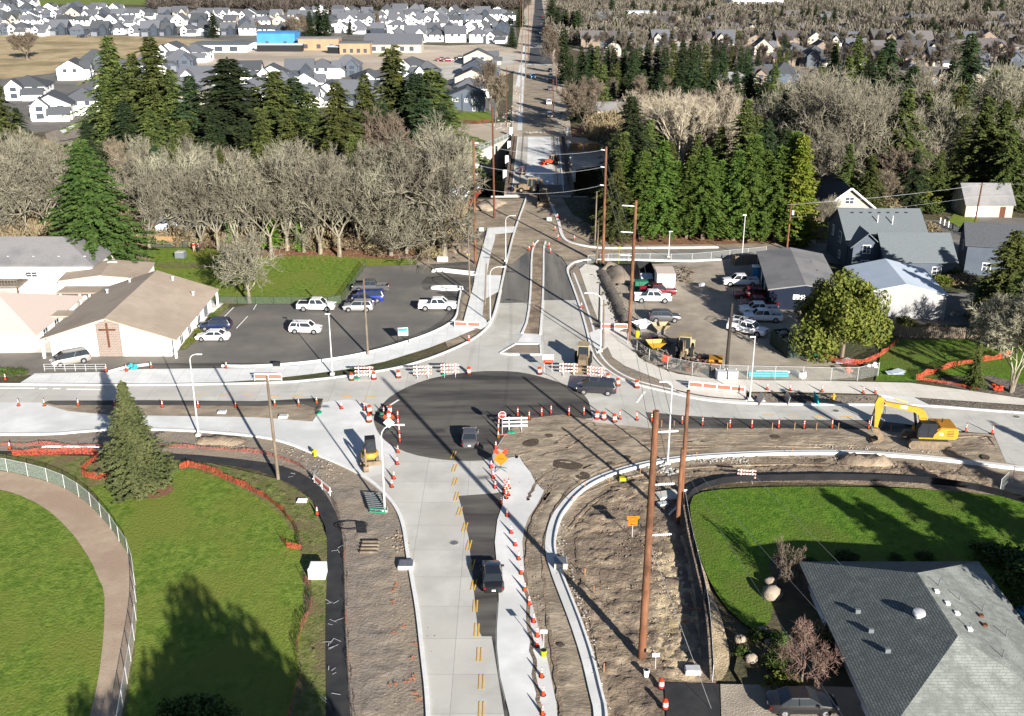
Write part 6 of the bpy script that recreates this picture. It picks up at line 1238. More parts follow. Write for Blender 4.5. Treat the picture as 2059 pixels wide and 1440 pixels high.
backhoe('dusty yellow backhoe loader seen from behind in the yard', 1376, 715, 78, body='machine_cream', sc=1.12)
backhoe('cream yellow loader with cab behind the striped barricades', 1172, 738, 263, body='muddy', sc=1.05)
backhoe('dusty brown yellow machine at the south end of the bridge deck', 1065, 388, 172, body='muddy', sc=1.2)
backhoe('muddy grader facing us on the shaded bridge approach', 1092, 412, 268, body='muddy', sc=1.1)
backhoe('small red machine on the left side of the bridge deck', 1050, 352, 90, body='car_red', cream=False, sc=.7)
backhoe('orange red machine on the right side of the bridge deck', 1108, 332, 200, body='orange', cream=True, sc=.85)
# ================= STREET AND SITE OBJECTS =================
def put(o, px, py, z=None, rz=0, sc=None):
    g = G(px, py); o.location = (g.x, g.y, Z + .02 if z is None else z); o.rotation_euler = (0, 0, rz)
    if sc: o.scale = (sc,) * 3
    return o
def many(proto, lst, text, cat, group, z=None, rz=None, end='from the left', key=None, sc=None, txt=None):
    out = []
    for i, t in enumerate(lst):
        o = copy_tree(proto); put(o, t[0], t[1], z, (t[2] if len(t) > 2 else random.Random(i * 7 + 1).uniform(-.3, .3)) if rz is None else rz, sc); out.append(o)
    if key == 'depth': key = lambda o: -o.location.y
    series(out, text, cat, group, end, key); return out
protos = []
def proto(name): o = empty(name); protos.append(o); return o
# traffic cone with two white collars and black base
CN = proto('traffic_cone')
MB().lathe([(.24, 0), (.24, .05)], n=8).build('base', MT['dark'], CN); MB().lathe([(.16, .05), (.03, .92)], n=12).build('cone', MT['orange'], CN, smooth=True)
for z0, z1 in ((.48, .60), (.68, .84)):
    f = lambda z: .16 - .13 * (z - .05) / .87 + .006
    MB().lathe([(f(z0), z0), (f(z1), z1)], n=12).build('collar', MT['white_ref'], CN)
# tall channelizer tube
TU = proto('channelizer_post')
MB().lathe([(.26, 0), (.24, .07)], n=10).build('base', MT['dark'], TU); MB().lathe([(.10, .07), (.08, .5), (.055, 1.15), (.04, 1.2)], n=12).build('tube', MT['orange'], TU, smooth=True)
for z0, z1 in ((.62, .74), (.86, .98)): MB().lathe([(.083, z0), (.078, z1)], n=12).build('collar', MT['white_ref'], TU)
DR_ = proto('traffic_drum')
MB().lathe([(.38, 0), (.38, .07), (.3, .09)], n=16).build('base', MT['dark'], DR_)
MB().lathe([(.29, .05), (.29, .28), (.27, .29), (.27, .52), (.25, .53), (.25, .76), (.23, .77), (.23, .96), (.12, 1.0)], n=18).build('drum', MT['orange'], DR_, smooth=True)
for z0, z1, r_ in ((.31, .50, .275), (.55, .74, .255)): MB().lathe([(r_, z0), (r_, z1)], n=18).build('stripe', MT['white_ref'], DR_)
MB().box((0, 0, 1.04), (.14, .03, .1)).build('handle', MT['orange'], DR_)
many(CN, [(1028, 1076), (1036, 1101), (1043, 1129), (1048, 1158), (1055, 1192), (1064, 1220), (1073, 1255), (1080, 1284), (1080, 1305), (1089, 1366), (1092, 1403), (1091, 1442), (1020, 1042)], 'orange cone with white collars along the white lane edge', 'traffic cone', 'cones along the white lane', end='from the front', key=lambda o: o.location.y)
many(CN, [(687, 825), (800, 913), (799, 937), (792, 966), (788, 983)], 'orange cone with white collars west of the yellow dashes', 'traffic cone', 'cones on the west concrete', key='depth', end='from the back')
many(CN, [(1002, 884), (997, 905), (988, 944), (992, 965), (996, 985), (1007, 1017)], 'orange cone below the stop sign beside the asphalt edge', 'traffic cone', 'cones below the stop sign', key='depth', end='from the back')
many(TU, [(800, 846), (801, 861), (803, 876), (804, 892), (772, 838), (733, 828)], 'tall orange channelizer near the back of the warning signs', 'channelizer post', 'channelizers west of the circle', key='depth', end='from the back')
many(TU, [(1002, 872), (1003, 862), (1003, 852)], 'tall orange channelizer left of the stop sign', 'channelizer post', 'channelizers by the stop sign', key='depth', end='from the back')
many(TU, [(1041, 840), (1064, 847), (1089, 840), (1108, 835), (1144, 839), (1174, 838), (1246, 846), (1280, 848), (1310, 851), (1371, 856), (1412, 859), (1467, 863), (1511, 864), (1565, 864), (1616, 865), (1672, 864), (1746, 865), (1941, 872), (1994, 876)], 'orange channelizer in the long row below the east road', 'channelizer post', 'channelizers along the east road')
many(TU, [(1019, 992), (1016, 997), (1022, 1000), (1018, 1006), (1023, 986), (1014, 988)], 'orange channelizer in the bunched cluster on the white slab', 'channelizer post', 'bunched channelizers', key='depth', end='from the back')
many(DR_, [(1085, 755), (1222, 768), (1242, 778), (1280, 782)], 'orange white drum near the striped barricades on the right', 'traffic drum', 'drums by the right barricades')
many(DR_, [(1200, 845), (1214, 847), (1235, 851)], 'orange white drum at the concrete slab corner', 'traffic drum', 'drums at the slab corner')
many(DR_, [(707, 767), (752, 765), (801, 762), (943, 755)], 'orange white drum in the row above the black circle', 'traffic drum', 'drums above the circle')
many(DR_, [(743, 833), (742, 851), (784, 834), (782, 845)], 'orange white drum at the left rim of the circle', 'traffic drum', 'drums left of the circle', key='depth', end='from the back')
many(CN, [(38, 819), (90, 819), (158, 819), (231, 818), (327, 822), (399, 822), (475, 822), (553, 819), (601, 819), (637, 814)], 'small cone on the west median', 'traffic cone', 'cones on the west median')
many(CN, [(12, 769), (214, 752), (255, 751), (305, 745), (456, 745)], 'cone along the west pavement edge', 'traffic cone', 'cones on the west pavement', z=.35)
many(CN, [(1542, 788), (1588, 790), (1652, 792), (1735, 795), (1759, 795)], 'cone on the east pavement edge', 'traffic cone', 'cones on the east pavement', z=.3)
many(CN, [(1169, 623), (1121, 441), (1116, 467), (1122, 484), (1155, 486), (1064, 507), (1072, 500), (1104, 500), (1107, 512), (943, 690)], 'small cone beside the north road kerbs', 'traffic cone', 'cones on the north leg', z=.35)
tag(put(copy_tree(CN), 638, 1040, .3), 'cone tied with yellow string beside the footpath', 'traffic cone')
tag(put(copy_tree(CN), 21, 908, .3), 'cone inside the orange netting at the left edge', 'traffic cone')
for i, (x, y) in enumerate(((1329, 1390), (1337, 1432))): tag(put(copy_tree(DR_), x, y, .35, sc=.8), 'orange channelizing drum at the black driveway edge, ' + ('upper one' if i == 0 else 'lower one'), 'traffic drum', 'drums at the driveway')
many(TU, [(1380, 862), (1338, 862), (1468, 868), (1552, 868), (1598, 868), (1642, 868), (1686, 868)], 'short wooden looking survey stake below the channelizer row', 'survey stake', 'survey stakes', sc=.6) if 0 else None
ST = proto('survey_stake'); MB().box((0, 0, .45), (.07, .04, .9)).build('stake', MT['fence_new'], ST); MB().box((0, 0, .86), (.08, .05, .12)).build('flagging', MT['pink'], ST)
many(ST, [(1330, 862), (1355, 864), (1462, 868), (1552, 868), (1597, 868), (1641, 868), (1685, 868), (1790, 872), (1287, 960), (1225, 975), (1176, 988), (1152, 1018), (1703, 921), (1592, 921), (1400, 927), (1214, 1358), (1194, 1200), (1176, 1165)], 'thin wooden survey stake with pink tip in the dirt', 'survey stake', 'survey stakes in the dirt')
# type three barricade with slanted stripes
def barricade(striped=True, W_=2.4):
    b = proto('barricade')
    for z in (.55, 1.03, 1.51):
        bd = MB().box((0, 0, z), (W_, .04, .24)).build('board', MT['white_ref'], b)
        if striped:
            mb = MB(); n = 6
            for i in range(n):
                x = -W_ / 2 + (i + .1) * W_ / n
                mb.add([(x, -.026, z - .12), (x + .2, -.026, z - .12), (x + .38 if x + .38 < W_ / 2 else W_ / 2, -.026, z + .12), (x + .18, -.026, z + .12)], [(0, 1, 2, 3)])
                mb.add([(x, .026, z - .12), (x + .17, .026, z - .12), (x + .38 if x + .38 < W_ / 2 else W_ / 2, .026, z + .12), (x + .17, .026, z + .12)], [(3, 2, 1, 0)])
            mb.build('stripes', MT['pink'], bd)
    for s in (-.72, .72):
        MB().box((s, .04, .85), (.06, .05, 1.7)).build('post', MT['trim'], b); MB().box((s, 0, .06), (.07, 1.5, .07)).build('foot', MT['galv'], b)
    return b
BS = barricade(); BW2 = barricade(False, 2.9)
for x, y, a, l in ((850, 762, .02, 'pink white striped barricade left of its twin above the circle'), (905, 758, .03, 'pink white striped barricade next to the drum above the circle'), (733, 764, .08, 'pink white striped barricade between the two leftmost drums'), (1143, 757, -.08, 'pink white striped barricade left of the cream loader'), (1198, 764, -.28, 'tilted striped barricade in front of the cream loader')):
    tag(put(copy_tree(BS), x, y, rz=a), l, 'barricade', 'striped barricades')
tag(put(copy_tree(BW2), 1036, 868, rz=.05), 'plain white three board barricade right of the stop sign', 'barricade')
tag(put(copy_tree(BS), 1500, 972, z=.3, rz=-.1, sc=.8), 'fallen looking striped barricade beyond the black silt fence', 'barricade')
for x, y, l in ((1030, 874, 'green sandbag on the barricade foot by the stop sign'), (768, 836, 'green sandbag pile at the left circle rim'), (641, 835, 'green sandbag at the west median tip'), (837, 759, 'green sandbag under the left striped barricade'), (893, 757, 'green sandbag under the right striped barricade'), (720, 765, 'green sandbag beside the leftmost drum')):
    mb = MB(); rr = random.Random(int(x)); mb.lathe([(.2, .0), (.36, .06), (.32, .17), (.1, .22)], (0, 0, 0), 10); mb.lathe([(.2, .0), (.3, .06), (.26, .15), (.1, .2)], (.35, .1, 0), 10)
    o = mb.build('sandbag', MT['green_bag'], smooth=True); put(o, x, y, rz=rr.uniform(0, 3)); tag(o, l, 'sandbag')
# pedestrian barricade panels
def ped(label, p0, p1, z=Z + .12):
    a, b = G(*p0), G(*p1); L = (b - a).length; n = max(1, round(L / 1.9)); o = empty('pedestrian_barricade', ((a.x + b.x) / 2, (a.y + b.y) / 2, z), math.atan2(b.y - a.y, b.x - a.x)); tag(o, label, 'barricade')
    for i in range(n):
        x = -L / 2 + (i + .5) * L / n; w_ = L / n - .1
        MB().box((x, 0, .92), (w_, .06, .18)).build('top_rail', MT['white_ref'], o); MB().box((x, 0, .2), (w_, .05, .2)).build('bottom_rail', MT['white_ref'], o)
        MB().box((x, .0, .56), (w_ * .9, .03, .4)).build('panel', MT['pink'], o)
        for s in (-1, 1): MB().box((x + s * w_ / 2, 0, .5), (.07, .4, .07), 0).build('foot', MT['trim'], o); MB().box((x + s * w_ / 2, 0, .5), (.06, .06, 1.0)).build('post', MT['trim'], o)
    return o
ped('white and orange pedestrian barrier at the west crossing', (512, 770), (568, 770)); ped('long white orange pedestrian barrier on the east pavement', (1384, 785), (1497, 796))
ped('orange pedestrian barrier at the north east ramp', (1208, 667), (1262, 668)); ped('white orange pedestrian barrier at the north west ramp', (914, 662), (966, 664)); ped('white orange pedestrian barrier beside the footpath bend', (632, 975), (665, 1003), .3)
# signs
def text_obj(s, size, m, parent, loc, rot, name='lettering'):
    cu = bpy.data.curves.new(name, 'FONT'); cu.body = s; cu.size = size; cu.align_x = 'CENTER'; cu.align_y = 'CENTER'; cu.extrude = .004
    t = bpy.data.objects.new(name, cu); C.collection.objects.link(t); dg = bpy.context.evaluated_depsgraph_get(); me = bpy.data.meshes.new_from_object(t.evaluated_get(dg)); bpy.data.objects.remove(t)
    me.materials.clear(); me.materials.append(MT[m]); o = bpy.data.objects.new(name, me); C.collection.objects.link(o); setp(o, parent); o.location = loc; o.rotation_euler = rot; return o
UPR = (R(90), 0, 0)
def ngon(n, r, y, rot=0, sx=1, sz=1, zc=0): return [(r * math.cos(rot + i * 2 * math.pi / n) * sx, y, zc + r * math.sin(rot + i * 2 * math.pi / n) * sz) for i in range(n)]
def plate(pts2, y0, y1):
    mb = MB(); mb.side([(x, z) for x, z in pts2], y0, y1); return mb
SG = empty('stop_sign'); tag(SG, 'red octagonal stop sign on a thin grey post', 'stop sign')
MB().tube([(0, .03, 0), (0, .03, 2.6)], .035, 6).build('post', MT['galv'], SG); MB().box((0, 0, .05), (1.2, .08, .08)).build('stand', MT['pink'], SG)
o8 = lambda r: [(r * math.cos(R(22.5 + 45 * i)), 2.75 + r * math.sin(R(22.5 + 45 * i))) for i in range(8)]
pl = plate(o8(.52), -.02, .01).build('plate', MT['white_ref'], SG); plate(o8(.46), -.03, -.022).build('face', MT['red_sign'], pl)
text_obj('STOP', .40, 'white_ref', SG, (0, -.037, 2.75), UPR); put(SG, 1010, 878, rz=.05, sc=.92)
def diamond(label, px, py, face, h=1.5, r_=.85, txt=None, rz=0, flags=True, back=False, sc=1):
    o = empty('warning_sign'); tag(o, label, 'warning sign')
    plate([(0, h - r_), (r_, h), (0, h + r_), (-r_, h)], -.02, .01).build('plate', MT[face], o)
    for s in (-1, 1):
        MB().tube([(0, .05, .45), (s * .75, .6, .0)], .03, 5).build('leg', MT['dark'], o); MB().tube([(0, .05, .45), (s * .75, -.5, .0)], .03, 5).build('leg', MT['green_bag' if s > 0 else 'dark'], o)
        if flags: mb = MB(); mb.add([(s * .1, .03, h + r_ - .1), (s * .55, .06, h + r_ + .45), (s * .85, .03, h + r_ + .05), (s * .45, .03, h + r_ - .35)], [(0, 1, 2, 3)]); mb.build('flag', MT['orange'], o, recalc=False)
    MB().tube([(0, .05, .3), (0, .05, h + r_ * .9)], .03, 5).build('post', MT['dark'], o)
    if txt:
        for i, t in enumerate(txt): text_obj(t, .26, 'dark', o, (0, -.03, h + .13 - i * .3 + (len(txt) - 2) * .12), UPR)
    put(o, px, py, rz=rz, sc=sc); return o
diamond('orange diamond work sign with flags below the stop sign', 1007, 950, 'orange_sign', txt=['BUMP'], sc=.95)
diamond('grey backed diamond sign on orange flags left of the circle', 783, 872, 'galv', sc=.8)
DS = empty('detour_sign'); tag(DS, 'white board above an orange detour arrow sign', 'road sign')
for s in (-.55, .55): MB().tube([(s, .04, 0), (s, .04, 1.7)], .03, 5).build('post', MT['galv'], DS)
MB().box((0, 0, 2.3), (1.55, .04, .8)).build('plate', MT['white_ref'], DS); p2 = MB().box((0, 0, 1.66), (1.3, .04, .42)).build('plate', MT['red_sign'], DS); MB().box((0, -.025, 1.66), (1.2, .01, .34)).build('face', MT['orange'], p2)
text_obj('DETOUR', .22, 'yellow_plastic', DS, (.05, -.04, 1.66), UPR); put(DS, 1102, 752, rz=0, sc=.95)
RS = empty('work_zone_sign'); tag(RS, 'stacked orange work sign with black lines and arrow in the dirt', 'road sign')
MB().tube([(0, .04, 0), (0, .04, 2.3)], .035, 6).build('post', MT['galv'], RS)
for z, w_, t in ((2.25, 1.25, 'BUSINESS'), (1.85, .9, 'ACCESS')):
    MB().box((0, 0, z), (w_, .04, .36)).build('plate', MT['orange_sign'], RS); text_obj(t, .2, 'dark', RS, (0, -.03, z), UPR)
MB().box((0, 0, 1.5), (.9, .04, .3)).build('plate', MT['orange_sign'], RS); plate([(-.3, 1.5), (-.12, 1.6), (-.12, 1.53), (.3, 1.53), (.3, 1.47), (-.12, 1.47), (-.12, 1.4)], -.03, -.022).build('arrow', MT['dark'], RS); put(RS, 1271, 1086, z=.3, rz=.1, sc=.95)
CS = empty('church_sign'); tag(CS, 'pale green notice board on two dark posts by the lot kerb', 'notice board')
for s in (-.75, .75): MB().box((s, 0, 1.1), (.12, .12, 2.2)).build('post', MT['dark'], CS)
bd = MB().box((0, -.02, 1.65), (1.5, .08, 1.2)).build('board', MT['galv'], CS); MB().box((0, -.07, 1.95), (1.3, .02, .4)).build('header', MT['turquoise'], bd)
mb = MB(); [mb.box((0, -.075, 1.6 - i * .14), (1.1 - .2 * (i % 2), .01, .04)) for i in range(4)]; mb.build('lettering', MT['dark'], bd); put(CS, 811, 692, z=.25, rz=.15)
OS = empty('road_sign'); tag(OS, 'bright orange panel leaning in the yard corner rubble', 'road sign'); MB().box((0, 0, .8), (.95, .05, .95), ry=.3).build('plate', MT['orange'], OS); MB().tube([(0, .05, 0), (0, .05, .8)], .03, 5).build('post', MT['dark'], OS); put(OS, 1338, 735, z=.2)
for x, y, z, h, lab in ((1093, 1318, .3, 2.0, 'small white sign above a yellow bucket at the white lane edge'), (1317, 1352, .35, 1.3, 'small white sign plate beside the tallest pole base'), (942, 538, .4, 2, 'thin yellow marker sign leaning beside the left board fence'), (1244, 533, .2, 3, 'yellow slanted boom marker at the yard upper fence')):
    o = empty('sign'); tag(o, lab, 'sign'); MB().tube([(0, 0, 0), (0, 0, h)], .03, 5).build('post', MT['galv' if h != 3 and x != 942 else 'yellow_plastic'], o); MB().box((0, -.03, h), (.55, .04, .35)).build('plate', MT['white_ref' if h != 3 and x != 942 else 'yellow_plastic'], o); put(o, x, y, z=z)
# ---------------- poles ----------------
def upole(label, base, top, r_=.24, m='wood_pole', arms=(), group=None, z=.1, armc='galv'):
    g = G(*base); h = HT(base[0], base[1], top[1]) - z; zc = g.y * ct + (H - h) * st; x2 = (top[0] - 1029.5) / F * zc
    o = empty('utility_pole', (g.x, g.y, z)); tag(o, label, 'utility pole', group); lean = x2 - g.x
    MB().tube([(0, 0, -.3), (lean * .5, 0, h * .5), (lean, 0, h)], [r_, r_ * .86, r_ * .7], 12).build('pole', MT[m], o, smooth=True)
    for f, w_, kind in arms:
        zz = h * f; xx = lean * f
        if kind == 'post':
            mb = MB(); mb.tube([(xx, 0, zz), (xx + w_, 0, zz + .12)], .07, 6)
            for i in range(8): mb.lathe([(.12, -.03), (.12, .03)], n=8); xf(mb, len(mb.v) - 16, Matrix.Translation((xx + w_ * (.3 + .085 * i), 0, zz + .12 * (.3 + .085 * i))) @ Matrix.Rotation(R(90), 4, 'Y'))
            mb.build('insulator', MT[armc], o)
        elif kind == 'arm': MB().box((xx, -.15, zz), (w_, .12, .12)).build('crossarm', MT['wood_grey'], o)
        elif kind == 'can': MB().lathe([(.25, 0), (.25, .8), (.1, .9)], (xx + .45, 0, zz), 12).build('transformer', MT['galv'], o, smooth=True)
    o['h_'] = h; o['l_'] = lean; return o
def utop(o, f=1.0, dx=0): return (o.location.x + o['l_'] * f + dx, o.location.y, o.location.z + o['h_'] * f)
A = 'tall brown utility poles'
PA = upole('thick brown utility pole nearest us, standing in the dirt', (1290, 1330), (1319, 826), .33, arms=((.92, 1.7, 'post'), (.72, 1.7, 'post'), (.52, 1.7, 'post')), z=.3)
PB_ = upole('tall brown pole behind the lamp at the silt fence corner', (1369, 1015), (1384, 785), .24, z=.3)
PC = upole('shorter brown pole at the lawn corner with bucket beside it', (1362, 1057), (1372, 902), .24, z=.3)
PD = upole('weathered wooden pole beside the west footpath', (560, 967), (537, 757), .19, 'wood_grey', z=.3)
PE = upole('grey wooden pole at the lot kerb left of the notice board', (740, 716), (731, 560), .17, 'wood_grey', z=.3)
PF = upole('slim pole at the black driveway patch', (945, 597), (941, 462), .15, 'wood_grey')
PG = upole('tall red brown pole left of the north pavement', (956, 531), (952, 281), .26, 'wood_pole', arms=((.97, .9, 'post'), (.8, .9, 'post'), (.62, .9, 'post')))
PH = upole('red brown pole standing near the left bridge end', (994, 440), (990, 216), .24, 'wood_red')
PI = upole('dark wooden pole on the north west ramp planter', (975, 612), (978, 530), .14, 'wood_grey')
PJ = upole('tall red brown pole at the right side street corner', (1212, 534), (1219, 295), .27, 'wood_pole', arms=((.97, -.9, 'post'), (.83, -.9, 'post'), (.68, -.9, 'post')))
PK = upole('tall brown pole rising from the soil berm beside the yard', (1264, 688), (1279, 403), .28, 'wood_pole', arms=((.96, -1.9, 'post'), (.78, -1.9, 'post'), (.62, -1.9, 'post')))
PL = upole('weathered pole left of the side street corner', (1196, 494), (1200, 385), .17, 'wood_grey')
PM = upole('pale weathered pole at the side street kerb', (1199, 530), (1205, 438), .17, 'wood_grey')
PN = upole('dark pole beside the lamp at the north east ramp', (1213, 704), (1214, 604), .16, 'wood_grey')
PO = upole('short dark pole standing on the north east pavement', (1204, 650), (1206, 570), .14, 'wood_grey')
PP = upole('black painted pole in the yard front fence', (1460, 748), (1472, 610), .26, 'pole_black')
PQ = upole('pole with crossarm at the cypress end of the side street', (1582, 504), (1591, 408), .2, 'wood_pole', arms=((.97, 1.6, 'arm'), (.75, 0, 'can')))
PR = upole('red brown pole beside the white picket fence', (1955, 476), (1975, 368), .19, 'wood_red', arms=((.97, 1.2, 'arm'),))
PS = upole('grey pole with transformer in the right wood', (1720, 378), (1725, 331), .16, 'wood_grey', arms=((.96, 1.4, 'arm'), (.7, 0, 'can')))
PT_ = []
for i, (b, t) in enumerate((((1047, 225), (1049, 72)), ((1018, 255), (1019, 136)), ((1057, 190), (1057, 60)), ((1062, 120), (1063, 10)), ((1050, 110), (1051, 5)), ((1046, 60), (1046, -8)), ((1068, 60), (1069, -8)), ((1120, 190), (1118, 135)), ((996, 258), (997, 220)), ((1113, 235), (1112, 160)), ((1074, 30), (1075, -8)))):
    PT_.append(upole('x', b, t, .16, 'wood_red' if i % 2 else 'wood_grey'))
series(PT_, 'thin far utility pole beside the north road', 'utility pole', 'utility poles along the north road')
# ---------------- lamp posts ----------------
def lamp(label, base, top, arm, z=Z + .1, r_=.1, head=.7):
    """arm: pixel of the lamp head"""
    g = G(*base); h = HT(base[0], base[1], top) - z; zc = g.y * ct + (H - h) * st; ax = (arm - 1029.5) / F * zc - g.x
    o = empty('street_lamp', (g.x, g.y, z)); tag(o, label, 'street lamp'); s = 1 if ax > 0 else -1; c = min(abs(ax) * .6, 1.3)
    MB().box((0, 0, .1), (.55, .55, .3)).build('base', MT['concrete_old'], o)
    MB().tube([(0, 0, 0), (0, 0, h * .4), (0, 0, h - c)], [r_, r_ * .85, r_ * .62], 10).build('pole', MT['galv'], o, smooth=True)
    pts = [(0, 0, h - c)] + [(s * c * (1 - math.cos(a)), 0, h - c + c * math.sin(a)) for a in (R(22), R(45), R(68), R(85))] + [(ax - s * head * .5, 0, h + .06)]
    MB().tube(pts, r_ * .55, 8).build('arm', MT['galv'], o, smooth=True)
    MB().box((ax, 0, h + .06), (head, .3, .11), tx=.85, ty=.7).build('lamp_head', MT['galv'], o)
    return o
lamp('white curved street lamp at the west road kerb', (400, 880), 713, 401, r_=.11)
lamp('white street lamp at the church lot pavement', (669, 757), 632, 659)
lamp('white curved street lamp beside the small excavator', (774, 1032), 855, 806, r_=.12, head=.8)
lamp('white lamp post behind the tall brown poles', (1342, 937), 768, 1332, z=.3, r_=.11)
lamp('white lamp post at the east pavement trench', (1507, 808), 678, 1513)
lamp('grey curved lamp at the side street by the yard fence', (1492, 515), 433, 1497)
lamp('small wooden street lamp post at the yard upper fence', (1344, 520), 466, 1349)
lamp('white hooked lamp near the left bridge approach', (1017, 528), 434, 1033)
lamp('white hooked lamp in the north west planter', (986, 652), 537, 1011)
lamp('white lamp with arm over the north east pavement', (1207, 710), 590, 1180)
def wires(label, ends, sag, m='wire', r_=.022):
    o = empty('power_line'); tag(o, label, 'power line')
    for a, b in ends:
        a, b = Vector(a), Vector(b); pts = [a.lerp(b, t / 10) - Vector((0, 0, sag * 4 * (t / 10) * (1 - t / 10))) for t in range(11)]; MB().tube(pts, r_, 3).build('wire', MT[m], o)
    return o
wires('three pale wires spanning the road before the bridge', [(utop(PG, f, .7), utop(PJ, f2, -.7)) for f, f2 in ((.97, .97), (.8, .83), (.62, .68))], 1.2, 'galv', .022)
wires('dark wires from the corner pole down to the yard pole', [(utop(PJ, f, -.7), utop(PK, f2, -1.6)) for f, f2 in ((.97, .96), (.83, .78), (.68, .62))], .6)
wires('long wires from the yard pole to the nearest pole', [(utop(PK, f, -1.6), utop(PA, f2, 1.5)) for f, f2 in ((.96, .92), (.78, .72), (.62, .52))], 1.0)
wires('long wires running from the lawn corner pole to lower right', [((utop(PC, .95)), (30, 40, 8)), (utop(PB_, .9), (34, 40, 9)), (utop(PC, .8), (24, 44, 6.5))], 1.0, 'wire_light', .012)
wires('twin wires crossing in front of the bungalow', [(utop(PQ, .97, .6), utop(PR, .97)), (utop(PQ, .97, -.6), utop(PR, .97, .4)), (utop(PQ, .7), utop(PR, .75)), (utop(PR, .97), (130, 205, 12)), (utop(PR, .75), (130, 205, 9.5))], .4, 'galv', .016)
wires('far wires from the transformer pole to the right', [(utop(PS, .96), (140, 285, 11)), (utop(PS, .7), (140, 282, 9))], .5, 'wire_light', .03)
wires('guy wires beside the side street corner pole', [(utop(PJ, .9), (23, 188, 0)), (utop(PJ, .8), (22, 192, 0)), (utop(PJ, .7), (21, 190, 0)), (utop(PK, .9), (23, 175, 0))], 0)
wires('guy wire beside the nearest pole', [(utop(PA, .5), (PA.location.x + 4.5, PA.location.y - 6, .3))], 0)
# ---------------- fences ----------------
def line_w(pts, smooth=1): return [Vector((p[0], p[1], 0)) for p in (chaikin(px2w(pts), smooth, False) if smooth else px2w(pts))]
def fence(label, pts, h, fm, pm, z=.05, step=2.8, pr=.035, rail=True, cat='fence', name='fence', smooth=1, wav=0, seed=0, wire=True):
    w_ = line_w(pts, smooth); o = empty(name, w_[0]); o.location.z = z; tag(o, label, cat); rr = random.Random(seed); base = w_[0]
    rel = [p - base for p in w_]; mb = MB(); top = []
    L = [0]
    for a, b in zip(rel, rel[1:]): L.append(L[-1] + (b - a).length)
    n = max(1, int(L[-1] / (step / 3 if wav else step)))
    def at(t):
        i = max(k for k in range(len(L)) if L[k] <= t + 1e-9); i = min(i, len(rel) - 2); return rel[i].lerp(rel[i + 1], (t - L[i]) / max(1e-6, L[i + 1] - L[i]))
    P_ = []
    for i in range(n + 1):
        p = at(L[-1] * i / n); hh = h * (1 - wav * rr.random()); q = p + Vector((rr.uniform(-wav, wav) * .5, rr.uniform(-wav, wav) * .5, 0)); P_.append((p, q, hh))
    vs = []; fs = []
    for i, (p, q, hh) in enumerate(P_):
        vs += [(p.x, p.y, .02), (q.x, q.y, hh)]
        if i: fs.append((2 * i - 2, 2 * i, 2 * i + 1, 2 * i - 1))
    mb.add(vs, fs); mb.build('mesh' if 'net' in fm or 'chain' in fm else 'panel', MT[fm], o, recalc=False)
    mb = MB()
    if rail: mb.tube([(q.x, q.y, hh) for p, q, hh in P_], pr * .7, 4)
    np_ = max(1, int(L[-1] / step))
    if rail: mb.build('top_rail', MT[pm], o)
    for i in range(np_ + 1):
        p = at(L[-1] * i / np_); m2 = MB(); m2.tube([(p.x, p.y, -.1), (p.x, p.y, h + .05)], pr, 5); m2.build('post', MT[pm], o)
    return o
fence('curved chain link fence round the ball field track', [(-260, 925), (-100, 935), (0, 951), (26, 954), (74, 966), (116, 978), (150, 996), (179, 1017), (204, 1044), (227, 1070), (245, 1100), (264, 1126), (273, 1179), (276, 1258), (266, 1324), (253, 1403), (240, 1480)], 1.5, 'chain', 'galv', z=.3)
fence('black chain link fence round the upper church lawn', [(300, 610), (450, 613), (515, 614), (684, 614), (735, 539)], 1.2, 'chain_dark', 'dark', z=.2, smooth=0)
for k, (lab, pts, h, wv) in enumerate((('orange safety netting curving along the lower left lawn edge', [(361, 948), (390, 942), (450, 968), (520, 999), (557, 1022), (597, 1070), (608, 1113)], .9, .35),
                    ('short orange netting spur beside the lawn', [(566, 1092), (575, 1106), (586, 1113), (606, 1112)], .8, .3), ('sagging orange netting along the footpath verge', [(612, 1176), (628, 1190), (630, 1220), (612, 1262), (600, 1290), (600, 1337), (608, 1371), (592, 1403), (584, 1440), (575, 1500)], .95, .3),
                    ('orange netting left of the spruce', [(26, 922), (106, 919), (198, 918), (198, 927), (161, 956), (169, 967), (237, 972)], .9, .3), ('orange netting around the evergreen by the dumpster', [(1655, 725), (1700, 740), (1745, 735), (1785, 712), (1805, 690)], 1.0, .4),
                    ('zigzag orange netting on the right lawn', [(1840, 768), (1880, 755), (1925, 738), (1990, 730), (2030, 722)], 1.0, .4), ('fallen orange netting below the right lawn', [(1840, 768), (1900, 775), (1965, 788)], .5, .5),
                    ('red netting on the mound at the left bridge end', [(940, 425), (955, 405), (967, 390)], 1.4, .3))):
    fence(lab, pts, h, 'net' if k != 2 else 'net_old', 'dark', z=.3, step=3.2, pr=.02, rail=False, wav=wv, seed=k, name='safety_netting', cat='safety netting')
fence('low pale pink netting line along the right side of the footpath', [(0, 900), (224, 905), (361, 905), (520, 915), (590, 935), (640, 965), (680, 1015), (694, 1086), (697, 1165), (699, 1297), (712, 1440), (720, 1520)], .55, 'net_old', 'dark', z=.3, step=4.5, pr=.02, rail=False, wav=.5, seed=20, name='safety_netting', cat='safety netting')
fence('black silt fence around the top of the right lawn', [(1378, 1020), (1395, 995), (1450, 975), (1539, 972), (1680, 969), (1850, 975), (1960, 988), (2040, 1010), (2200, 1060)], .75, 'silt', 'dark', z=.25, step=2.2, pr=.03, name='silt_fence', cat='silt fence')
fence('black silt fence running down the left side of the lawn', [(1376, 1020), (1388, 1090), (1408, 1170), (1425, 1250), (1432, 1375)], 1.5, 'silt', 'galv', z=.25, step=2.6, pr=.03, name='silt_fence', cat='silt fence')
